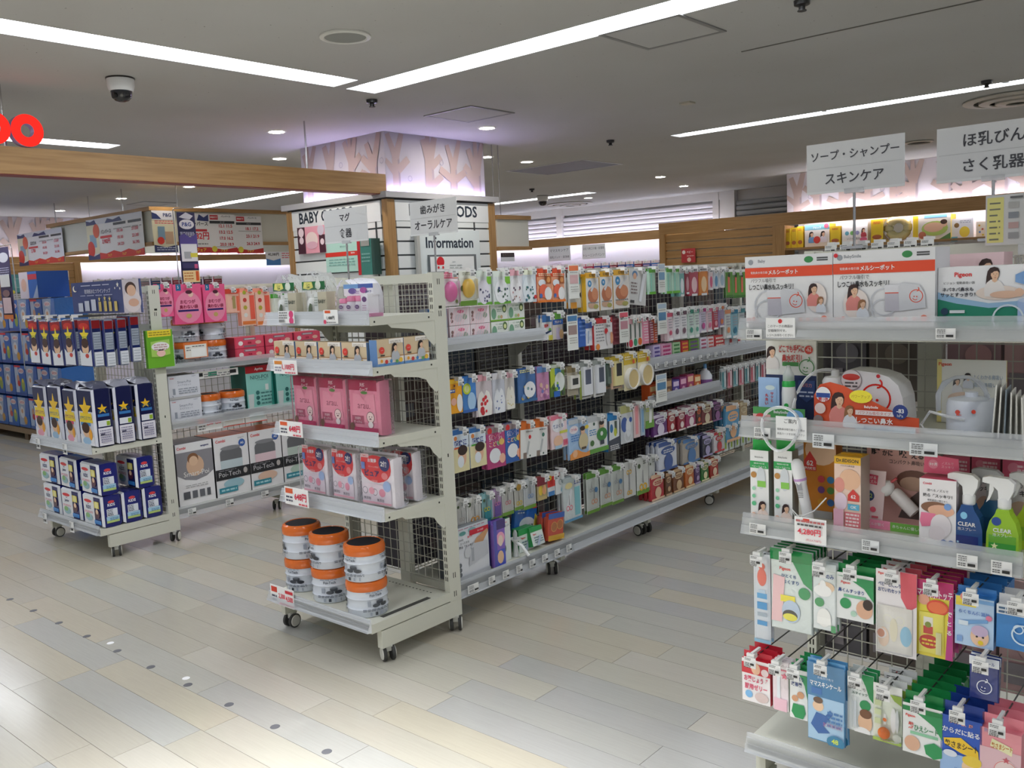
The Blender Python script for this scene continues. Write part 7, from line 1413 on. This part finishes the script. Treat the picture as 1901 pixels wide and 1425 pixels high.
# goods behind the grid of the right end rack
for k in range(12):
    lv, i = divmod(k, 4)
    t = thing('goods_pack', 'pack behind the grid of the right end rack, %s column, %s level' % (['first', 'second', 'third', 'fourth'][i], ['lower', 'middle', 'upper'][lv]), 'pack', ((-1.14, -.98, -.74, -.58)[i], 3.0, .3 + .45 * lv), 0, 'packs behind the grid of the right end rack')
    if k < 4: obj('pack', G().box(-.075, .075, 0, .1, 0, .34, ['5a565c', '6a5f58', 'a8868c', 'c4a0a0'][k]), 'card', t); obj('back_print', Art(.15, .34).run('l .1 .9 .9 5 .06 .03 8a868a;r .1 .1 .5 .3 8a8288;e .6 .45 .25 .1 %s' % ['77727a', '857a70', 'c89a9c', 'd8b4b0'][k]), 'card', t); FN[k] = t
    else:
        for ch in FN[i].children: link_copy(ch, t)
# ================================================================== left wall: mural, fascia, slat panel, lit board
ROWSFX[0] = ''
t = thing('tree_mural', 'pale lit tree mural above the wooden fascia at far left', 'mural', (-13.25, 3.0, 2.2), PI / 2)
obj('panel', G().box(0, 7.0, 0, .03, 0, .597, 'd4ced6'), 'matte', t)
a = Art(7.0, .597, x0=0); tree_art(a, 5, 26); obj('printed_trees', a, 'matte', t)
o = obj('light_strip', G().box(0, 7, 0, .012, 0, .012, 'w'), 'led_white', loc=(-13.08, 3.0, 2.215), rot=PI / 2); tag(o, 'white light strip under the far left tree mural', 'light strip')
t = thing('wall_unit', 'wooden wall unit with brown slat panel and lit white board at far left', 'wall panel', (-13.0, 3.2, 0), PI / 2)
obj('fascia', G().box(0, 6.4, 0, .03, 2.155, 2.245, 'w'), 'wood_x', t)
sl = None
for k in range(17):
    if sl is None: sl = obj('slat', G().box(0, 2.46, .02, .05, 0, .098, 'w'), 'wood_x', t); o = sl
    else: o = link_copy(sl, t)
    o.location = (0, 0, .42 + k * .102)
obj('slat_backing', G().box(0, 2.46, .05, .06, .1, 2.155, 'cbb89a'), 'card', t)
obj('end_post', G().box(2.46, 2.55, 0, .1, 0, 2.155, 'w'), 'wood_z', t)
obj('lit_board', G().box(2.55, 6.4, .14, .16, .4, 2.2, 'e9e6f4'), 'matte', t)
obj('board_light', G().box(2.6, 6.35, .05, .06, 2.175, 2.185, 'w'), 'led_white', t)
ROWSFX[0] = ' on the far left wall'
card_at('round_sign', 'sign', 'white square with a black disc reading For', ('x', -12.985, 5.386, 1.614, 0.267, 0.244), 'ecebe6', 'o .5 .5 .4 1e2226;T For .5 .5 .22 f2f2f0 .5')
card_at('wall_card', 'sign', 'cream strip card with a hand photo', ('x', -12.985, 5.397, 1.918, 0.339, 0.126), 'e6e2d6', 'e .75 .5 .2 .35 6a4a40;l .08 .5 .8 3 .24 .12 a8a29a')
card_at('wall_poster', 'poster', 'teal framed poster with yellow corner', ('x', -12.985, 4.898, 1.754, 0.204, 0.258), '4f8a8c', 'r .2 .3 .85 .8 7fb0b0;r .25 .35 .8 .75 5f9a9c;o .1 .1 .12 e0d04a')
card_at('wall_poster', 'poster', 'poster of small coloured panels', ('x', -12.985, 4.931, 1.412, 0.164, 0.246), 'e0dcd4', ';'.join('r %.2f %.2f %.2f %.2f %s' % (.1 + .28 * i, .2 + .2 * j, .3 + .28 * i, .34 + .2 * j, ['c85a4a', '4a7ab0', 'd8c05a', '7aa05a'][(i + j * 2) % 4]) for i in range(3) for j in range(4)))
card_at('wall_card', 'sign', 'grey card with a red square', ('x', -12.985, 4.905, 1.667, 0.197, 0.101), 'c8c8c6', 'r .7 .2 .95 .8 c8443c;l .1 .6 .7 2 .3 .14 8a8a88')
ROWSFX[0] = ' on the lit far left board'
for k in range(12):
    y = 5.85 + .17 * k
    H('goods_pack', 'pack', '%s small dark red pack' % ['first', 'second', 'third', 'fourth', 'fifth', 'sixth', 'seventh', 'eighth', 'ninth', 'tenth', 'eleventh', 'twelfth'][k], 'p', ('x', -12.72, y, 1.70, .14, .2), ['8a2f3a', 'a83a48', '6a2a3c', '34507a'][(k * 7) % 4] if k > 4 else '8a8a90', None, 'r 0 .8 1 1 d8d4d4;l .1 .9 .7 3 .16 .07 d0a0a8', d=.04, back=.43)
# ------------------------------------------------------------------ hung canopy with price posters
ROWSFX[0] = ''
t = thing('poster_canopy', 'cream hung canopy with wooden rims carrying price posters', 'canopy', (-9.0, 4.75, 0))
obj('panel', G().box(-2.45, 0, 0, .03, 2.2, 2.52, 'w'), 'cream_board', t); obj('panel', G().box(-.03, 0, .03, 4.2, 2.2, 2.52, 'w'), 'cream_board', t)
obj('upper_rim', G().box(-2.5, .03, -.03, .05, 2.52, 2.56, 'w'), 'wood_x', t); obj('upper_rim', G().box(-.05, .03, .05, 4.2, 2.52, 2.56, 'w'), 'wood_y', t)
obj('lower_rim', G().box(-2.5, .03, -.03, .05, 2.165, 2.2, 'w'), 'wood_x', t); obj('lower_rim', G().box(-.05, .03, .05, 4.2, 2.165, 2.2, 'w'), 'wood_y', t)
obj('back_panel', G().box(-2.45, -2.42, .03, 4.2, 2.2, 2.52, 'w'), 'cream_board', t); obj('top_panel', G().box(-2.45, 0, 4.17, 4.2, 2.2, 2.52, 'w'), 'cream_board', t)
for x, y in ((0, .3), (0, 2.0), (-.6, 0.0), (-1.4, .0), (-2.3, 0), (0, 3.6)):
    obj('rod', G().tube([(x - .01, y + .01, 2.55), (x - .01, y + .01, CEIL)], .006, 'w', 6), 'chrome', t)
PO1 = 'r 0 .86 1 1 dfe2ec;g 0 .86 0 .98 .08 .94 .16 .98 .2 .86 2c3a72;g .35 .86 .4 .97 .5 .92 .62 .97 .66 .86 2c3a72;T %s .2 .92 .05 e8eaf4 .1;r 0 .14 .22 .86 ece6c8;r .05 .3 .17 .62 8fb0c8;o .18 .7 .06 e2603c;o .06 .26 .07 d8382c;r .5 .78 .72 .84 3a3f44;r .76 .78 .98 .84 3a3f44;l .5 .98 .7 1 .1 .02 9a9a9a;T %s .36 .66 .1 3a3a40 .26;r .25 .5 .46 .56 d8383c;T %s .35 .42 .13 d8283c .26;' + ';'.join('T %s %.2f %.2f .075 d8405a .2' % (s, x, y) for s, x, y in (('175.166', .61, .64), ('193.183', .61, .48), ('241.229', .61, .32), ('213.203', .87, .64), ('221.305', .87, .48), ('361.345', .87, .32))) + ';g .22 0 1 0 1 .16 .86 .12 .74 .18 .6 .12 .48 .18 .34 .12 .22 .16 d8382c;g 0 0 .22 0 .22 .14 .11 .08 0 .14 2a356a;T フェア .4 .07 .06 f2d83a .12;T フェア .66 .07 .06 f2d83a .12;T フェア .9 .07 .06 f2d83a .12'
card_at('price_poster', 'poster', 'price poster reading 3,700 on the canopy at far left', ('y', 4.71, -11.716, 2.096, 1.324, 0.401), 'f0f0f2', PO1 % ('P&G', 'GOO.N', '3,700'))
card_at('price_poster', 'poster', 'price poster reading 3,982 on the canopy left face', ('y', 4.71, -9.760, 2.078, 1.297, 0.446), 'f0f0f2', PO1 % ('P&G', 'パンパース', '3,982円'))
card_at('price_poster', 'poster', 'navy topped poster with a red disc right of the canopy corner', ('x', -8.95, 4.859, 2.090, 0.257, 0.428), 'ece6c8', 'r 0 .78 1 1 dfe0ea;g 0 .8 0 .96 .2 .92 .4 .8 2c3a72;T P&G .66 .9 .09 2c3a72 .36;l .1 .9 .76 2 .05 .02 d85a6a;r .2 .3 .5 .62 7fa0b8;r .5 .2 .85 .5 c9a88a;o .3 .28 .15 d8382c;g 0 0 1 0 1 .18 .5 .12 0 .18 2a356a;l .1 .9 .12 2 .05 .02 c9d0e6')
card_at('price_poster', 'poster', 'poster reading 982 yen half hidden by the banner', ('x', -8.95, 5.235, 2.082, 0.279, 0.418), 'efeff0', 'r 0 .82 1 1 dfe0ea;g .5 .82 .6 .98 .8 .9 1 .98 1 .8 2c3a72;T パンパース .55 .74 .1 33333a .86;r .3 .54 .9 .6 c8303a;T 3,982円 .5 .42 .2 d8283c .94;l .3 .9 .24 1 .1 .03 888888;r 0 0 1 .14 c8302c;T フェア .6 .07 .08 f2d83a .5')
for k, (pos, rows, l) in enumerate(((('x', -8.95, 5.537, 2.079, 0.325, 0.416), (('12.1_11.5', .7), ('13.2_12.5', .54), ('17.0_16.2', .38), ('20.0_18.9', .22)), 'price table poster with four rows of red prices'), (('x', -8.95, 5.869, 2.070, 0.342, 0.414), (('18.1_17.2', .66), ('23.1_21.9', .46), ('26.3_24.9', .26)), 'price table poster with three rows of red prices at the right'))):
    card_at('price_poster', 'poster', l, pos, 'efeff0', 'r .05 .86 .35 .98 c8303a;T 特別価格 .2 .92 .05 w .26;T パンパース .65 .95 .05 3a3a40 .5;r .03 .76 .97 .83 33363a;t %s .5 .795 .04 e0e0e0 .3;' % ['テープ', 'パンツ'][k] + ';'.join('T %s .62 %.2f .085 c8283c .6;r .1 %.2f .95 %.2f 6a6a6a' % (s, y, y - .065, y - .06) for s, y in rows) + ';g 0 0 1 0 1 .14 .5 .08 0 .14 c8302c;o .14 .1 .1 e8d84a;T フェア .5 .06 .06 f2d83a .3')
card_at('price_poster', 'poster', 'small poster reading 2,380 yen behind the gift bags', ('x', -8.95, 6.239, 1.930, 0.347, 0.155), 'eef0f4', 'T ¥2,380円 .3 .8 .24 33333a .56;l .62 .95 .9 3 .16 .06 d85a6a;g 0 0 .56 0 .56 .5 .28 .35 0 .5 4a86cc')
# banner on a pole above the left long rack
axis, pl, cc, z0, w, h = ('x', -5.95, 3.398, 1.729, 0.137, 0.491)
t = thing('hanging_banner', 'narrow navy banner on a bent pole above the left long rack', 'banner', (pl, cc, z0), PI / 2)
obj('sheet', G().box(-w / 2, w / 2, 0, .002, 0, h, '2c2f5c'), 'card', t)
obj('print', Art(w, h).run('g .1 .93 .5 1 .9 .95 .7 .9 .4 .91 d8dcec;e .5 .83 .42 .07 e9ebf6;T P&G .5 .83 .06 3a4f9a .6;l .1 .9 .72 5 .02 .012 c9cbe6;g 0 .5 1 .5 1 .7 .6 .64 .3 .7 0 .66 5a4f9a;r .05 .3 .95 .55 e2e6ea;r .2 .34 .6 .44 a8b0b4;r .55 .36 .95 .42 d8d04a;r .05 .2 .95 .28 3a3a66;r .72 .2 .9 .26 c85a8a;r .03 .0 .97 .17 f0dca0;r .75 .02 .92 .16 d8602c;l .1 .6 .14 3 .04 .015 c8803c'), 'card', t)
obj('pole', G().tube([(-w / 2 - .02, .01, -.02), (-w / 2 - .02, .01, h + .015), (-w / 2 - .01, .01, h + .025), (w / 2, .01, h + .035)], .004, 'w', 6), 'chrome', t)
obj('pole_foot', G().box(-w / 2 - .05, -w / 2 + .01, -.0, .02, -.03, -.015, 'w'), 'chrome', t)
# second pole banner at the far left edge
axis, pl, cc, z0, w, h = ('y', 3.9, -10.690, 1.464, 0.330, 0.779)
t = thing('hanging_banner', 'dark violet banner on a wire frame at the left edge', 'banner', (cc, pl, z0), 0)
obj('sheet', G().box(-w / 2, w / 2, 0, .002, 0, h, '39305c'), 'card', t)
obj('print', Art(w, h).run('e .5 .86 .42 .07 e2e2ec;l .1 .9 .72 5 .03 .012 c9cbe6;r .1 .45 .9 .62 e6e6e4;e .5 .36 .3 .05 8a6a6c;r .15 .08 .85 .3 e8ccd0;r .1 .0 .9 .06 e2803c'), 'card', t)
obj('frame', G().tube([(-w / 2, .01, h + .02), (w / 2 + .04, .01, h + .02), (w / 2 + .06, .01, h - .02), (w / 2 + .08, .01, -.55)], .006, 'w', 6), 'chrome', t)
# ------------------------------------------------------------------ stack of wrapped nappy packs on a low pallet
t = thing('low_pallet', 'low brown pallet under the wrapped nappy packs', 'pallet', (-12.6, 4.2, 0))
obj('deck', G().box(0, 2.4, 0, .9, .08, .14, '8a7458'), 'card', t)
for x in (.1, 1.15, 2.2): obj('runner', G().box(x - .05, x + .05, .02, .88, 0, .08, '6a5640'), 'card', t)
NB = ('r 0 0 1 1 2f6fc4;g 0 0 .3 0 .42 .5 .3 1 0 1 b9cbe6;e .62 .82 .26 .09 d8dcea;T GOO.N .62 .82 .09 c8283c .4;e .3 .55 .12 .14 c8a090;e .34 .4 .14 .1 c8404a;e .72 .36 .16 .22 9ab86a;o .72 .5 .08 e8d05a;r 0 0 1 .1 2a5fb0;r 0 .94 .6 1 d8405a',
      'r 0 0 1 1 9fb4d6;g .5 0 1 0 1 1 .75 1 .6 .5 2f6fc4;e .4 .84 .26 .08 e8e8f0;T GOO.N .4 .84 .09 c8283c .4;e .35 .5 .2 .2 e0e4ec;o .35 .54 .09 d8a88a;e .6 .24 .15 .14 d0a050;r 0 .0 1 .08 2a5fb0')
for lv in range(4):
    for k in range(7):
        if lv == 3 and k < 2: continue
        t = thing('nappy_pack', 'wrapped blue nappy pack, layer %s from the floor, column %s from the left' % (['one', 'two', 'three', 'four'][lv], ['one', 'two', 'three', 'four', 'five', 'six', 'seven'][k]), 'pack', (-12.45 + .335 * k, 4.22, .141 + .385 * lv), 0, 'wrapped blue nappy packs')
        if lv == 0 and k < 2:
            obj('pack', G().pouch(.33, .38, .5, '3a76c8', .38, 0), 'film', t); obj('front_print', Art(.31, .36, z0=.01).run(NB[k]), 'gloss', t)
            NB = NB + (t,)
        else:
            for ch in NB[2 + (k + lv) % 2].children: link_copy(ch, t)
t = B('nappy_box', 'box', 'blue and red nappy carton on the wrapped packs', ('y', 4.25, -11.0, 1.682, .5, .3), '2f6fc4', '2a5fb0', '3a76c8', 'r 0 0 .5 1 e0d4dc;e .25 .5 .15 .25 e2b8a8;r .5 .7 1 .9 c8384c;g .7 0 1 0 1 .5 b9cbe6', d=.35)
# goods hung on the cladding face behind the gift bags
ROWSFX[0] = ''
card_at('poster_board', 'poster', 'pink nappy pack poster on the cladding under the lettering', ('y', 4.59, -6.114, 1.932, 0.366, 0.216), 'f0a8b8', 'r 0 0 .28 1 4a2030;o .14 .8 .1 f4dfe6;o .14 .5 .08 f4dfe6;r .78 0 1 .66 4a2030;o .89 .4 .07 f4dfe6;e .52 .5 .22 .3 f6e0dc;e .52 .3 .2 .14 e8b8c8;o .86 .84 .12 d8ccdc')
card_at('poster_board', 'poster', 'mint poster with red bands behind the mug sign', ('y', 4.595, -5.746, 1.764, 0.403, 0.345), 'b4dcd0', 'r 0 .9 1 1 d8382c;r 0 .36 1 .46 d8382c;T Aprica .85 .42 .05 f4f0f0 .2;t 強力におう消臭 .6 .58 .04 3a6a66 .5;l .1 .9 .3 3 .06 .02 7ab0a8')
B('pail_carton', 'box', 'dark green pail carton with red spine on the cladding', ('y', 4.5, -5.353, 1.730, 0.163, 0.270), '3f7f74', '35564e', 'b8242c', 'r 0 0 .22 1 b8242c;l .3 .9 .6 3 .1 .04 7fb0a8;r .3 .8 .9 1 9a9a94', d=.09)
t = thing('small_canopy', 'short cream canopy piece with wooden rims right of the column', 'canopy', (-5.3, 5.9, 0))
obj('panel', G().box(0, .06, 0, .42, 1.93, 2.165, 'w'), 'cream_board', t); obj('upper_rim', G().box(-.01, .08, -.01, .44, 2.165, 2.2, 'w'), 'wood_y', t); obj('lower_rim', G().box(-.01, .08, -.01, .44, 1.9, 1.93, 'w'), 'wood_y', t)
for y in (.02, .1): obj('rod', G().tube([(.02, y, 2.2), (.02, y, CEIL)], .005, 'w', 6), 'chrome', t)
card_at('wall_card', 'sign', 'black bordered card under the short canopy', ('x', -5.25, 6.033, 1.802, 0.180, 0.075), '2c2222', 'r .0 .0 1 .5 e4e6ec;l .1 .9 .85 2 .14 .06 8a7a78')
# ================================================================== back wall unit with cards
t = thing('wall_unit', 'wooden fascia with lit white board under the far white shutters', 'wall panel', (-12.0, 12.2, 0))
obj('fascia', G().box(0, 5.6, 0, .03, 2.155, 2.295, 'w'), 'wood_x', t); obj('lit_board', G().box(0, 5.6, .18, .2, .3, 2.22, 'ecebf6'), 'matte', t)
obj('board_light', G().box(.1, 5.5, .05, .06, 2.175, 2.185, 'w'), 'led_white', t)
obj('up_light', G().box(.1, 5.5, .24, .25, 2.22, 2.24, 'w'), 'led_soft', t)
card_at('hanging_card', 'sign', 'white card for mother skin care and nursing pads on the far board', ('y', 12.195, -9.455, 1.912, 0.471, 0.243), 'e4e8ea', 't ママスキンケア .5 .72 .2 4a5058 .86;t 母乳パッド・清浄綿 .5 .26 .18 4a5058 .88')
card_at('hanging_card', 'sign', 'white card for nappy bins and training pants on the far board', ('y', 12.195, -8.740, 1.913, 0.465, 0.236), 'e4e8ea', 't おむつ用ゴミ箱・処理袋 .5 .72 .18 4a5058 .9;t トレーニングパンツ .5 .26 .2 4a5058 .9')
ROWSFX[0] = ' on the far back board'
for k in range(22):
    x = -10.4 + .155 * k
    H('goods_pack', 'pack', 'pack number %s from the left' % ['one', 'two', 'three', 'four', 'five', 'six', 'seven', 'eight', 'nine', 'ten', 'eleven', 'twelve', 'thirteen', 'fourteen', 'fifteen', 'sixteen', 'seventeen', 'eighteen', 'nineteen', 'twenty', 'twenty-one', 'twenty-two'][k], 'p', ('y', 12.0, x, 1.58, .14, .25), (['c83a5c', 'd86a8a', 'b8304c'] if k < 12 else ['3a4a8c', '4a7ac0', '8a3040'])[k % 3], None, 'r 0 .84 1 1 e6d4d8;l .1 .9 .75 3 .1 .05 f0d0d8', d=.04, back=.25)
# ================================================================== right wall unit: slat panel, lit niche, mural above
ROWSFX[0] = ''
t = thing('wall_unit', 'wooden wall unit with slat panel and lit shelf niche below the right mural', 'wall panel', (-6.7, 10.9, 0))
obj('fascia', G().box(0, 7.6, 0, .03, 2.155, 2.31, 'w'), 'wood_x', t)
obj('end_post', G().box(0, .09, -.0, .6, 0, 2.155, 'w'), 'wood_z', t); obj('end_post', G().box(1.66, 1.82, -.0, .3, 0, 2.155, 'w'), 'wood_z', t)
sl = None
for k in range(14):
    if sl is None: sl = obj('slat', G().box(.09, 1.66, .03, .06, 0, .095, 'w'), 'wood_x', t); o = sl
    else: o = link_copy(sl, t)
    o.location = (0, 0, .63 + k * .109)
obj('slat_backing', G().box(.09, 1.66, .06, .07, .3, 2.155, 'e9dfc8'), 'card', t)
obj('niche_back', G().box(1.82, 7.6, .42, .44, 1.0, 2.26, 'w'), 'wall_white', t)
obj('niche_shelf', G().box(1.82, 7.6, .02, .42, 1.845, 1.87, 'w'), 'wood_x', t)
obj('niche_light', G().box(1.9, 7.5, .05, .06, 2.175, 2.185, 'w'), 'led_white', t)
t = thing('tree_mural', 'pale tree mural above the wooden fascia on the right', 'mural', (-4.93, 11.1, 2.26))
obj('panel', G().box(0, 5.7, 0, .2, 0, .537, 'dcd6dc'), 'matte', t)
a = Art(5.7, .537, x0=0); tree_art(a, 12, 20); obj('printed_trees', a, 'matte', t)
o = obj('light_strip', G().box(-4.8, .8, 10.98, 10.99, 2.27, 2.285, 'w'), 'led_white'); tag(o, 'white light strip under the right tree mural', 'light strip')
card_at('red_sign', 'sign', 'small red sign on the slat panel behind the long rack', ('y', 10.88, -6.235, 1.757, 0.214, 0.187), 'b8383c', 'o .18 .75 .12 f0e6e0;T ベビー .6 .75 .16 f4e0dc .5;o .55 .2 .14 e6c8b8;l .4 .9 .5 1 .1 .06 e8c0b8')
ROWSFX[0] = ' in the lit niche'
YB_ = 'r 0 0 1 1 f0d030;e .5 .25 .4 .1 b8683a;l .2 .8 .9 2 .06 .03 c8443c'
for k in range(3):
    B('slim_box', 'box', 'slim yellow box, %s of three at the left' % ['first', 'second', 'third'][k], ('y', 10.95 + .02 * k, -4.86 + .072 * k, 1.871, .07, .24 + .01 * k), 'f0d030', 'd8b428', 'f0d030', YB_, d=.2)
B('play_box', 'box', 'colourful box with two children on its front', ('y', 11, -4.503, 1.906, 0.313, 0.236), 'e9e4dc', 'e8cf3a', 'e9e4dc', 'r 0 .75 1 1 7fb8c8;T ブロック .5 .85 .1 f4f0e0 .7;p .28 .56 .09 3a2a26 6fa0d0;p .75 .56 .09 3a2a26 e8e4f0;o .5 .3 .14 d8443c;o .88 .9 .09 e0607c', d=.2, z=1.871)
B('slim_box', 'box', 'slim yellow box between two white fronted boxes', ('y', 10.98, -4.27, 1.871, .12, .23), 'f0d030', 'd8b428', 'f0d030', YB_, d=.2)
B('bath_seat_box', 'box', 'white box with a toddler in a seat', ('y', 11, -4.040, 1.878, 0.309, 0.262), 'f2f2f2', 'dfe0e4', 'f2f2f2', 'o .2 .5 .08 6ab0c8;o .4 .5 .08 7ab86a;o .6 .5 .08 9a9ac8;t ソフトお風呂 .45 .25 .1 555560 .5;p .84 .6 .07 4a3026 b8404c;e .84 .2 .14 .1 d86a8c', d=.2, z=1.871)
B('slim_box', 'box', 'brown-edged yellow box beside the round cushion', ('y', 10.97, -3.768, 1.868, 0.137, 0.276), 'e9c84a', 'b89a3a', 'f0d030', YB_, d=.2, z=1.871)
t = thing('ring_cushion', 'pale yellow wrapped ring cushion in the lit niche', 'cushion', (-3.545, 11.04, 1.871 + .16))
pts = [(.105 * math.cos(2 * PI * i / 26), 0, .105 * math.sin(2 * PI * i / 26)) for i in range(26)]
obj('ring', G().tube(pts, .05, 'efe3a8', 12, True), 'film', t, smooth=True)
obj('centre_card', G().lathe([(.06, .0), (.06, .003)], 'e4e6e8', 20, y=.01, axis='y'), 'card', t)
obj('clear_wrap', G().lathe([(.158, -.05), (.158, .05), (.1, .056)], 'w', 24, axis='y'), 'clear', t, smooth=True)
B('bath_cushion_box', 'box', 'box with a baby lying on a green cushion', ('y', 10.98, -3.163, 1.856, 0.404, 0.290), 'e6e2d8', 'f0d030', 'e6e2d8', 'r 0 0 .14 1 f0d030;e .58 .45 .35 .3 b8cf6a;e .55 .5 .26 .2 ecc0a0;o .82 .62 .09 ecc0a0;e .82 .7 .09 .1 4a3026;o .25 .2 .1 c8785c;r .3 .88 .9 1 7fb8d8;g .7 0 1 0 1 .25 5a8a4a', d=.2, z=1.871)
card_at('toy_pack', 'pack', 'clear pack with a yellow chick toy', ('y', 11, -2.849, 1.837, 0.222, 0.249), 'e4e6ea', 'e .62 .4 .24 .24 ecd24a;o .25 .7 .12 8a6a3a;r 0 0 .3 .2 6ab8d8;l .4 .9 .9 2 .07 .03 8a90a0', .03)
card_at('toy_pack', 'pack', 'patterned pack at the right end of the niche', ('y', 11, -2.651, 1.830, 0.108, 0.205), 'e6dcc8', ';'.join('o %.2f %.2f .1 %s' % (x, y, k_) for x, y, k_ in ((.3, .8, 'd8a03a'), (.6, .6, 'c85a3c'), (.35, .45, '5a8ac8'), (.65, .3, 'd8c03a'), (.4, .15, '7aa05a'))), .03)
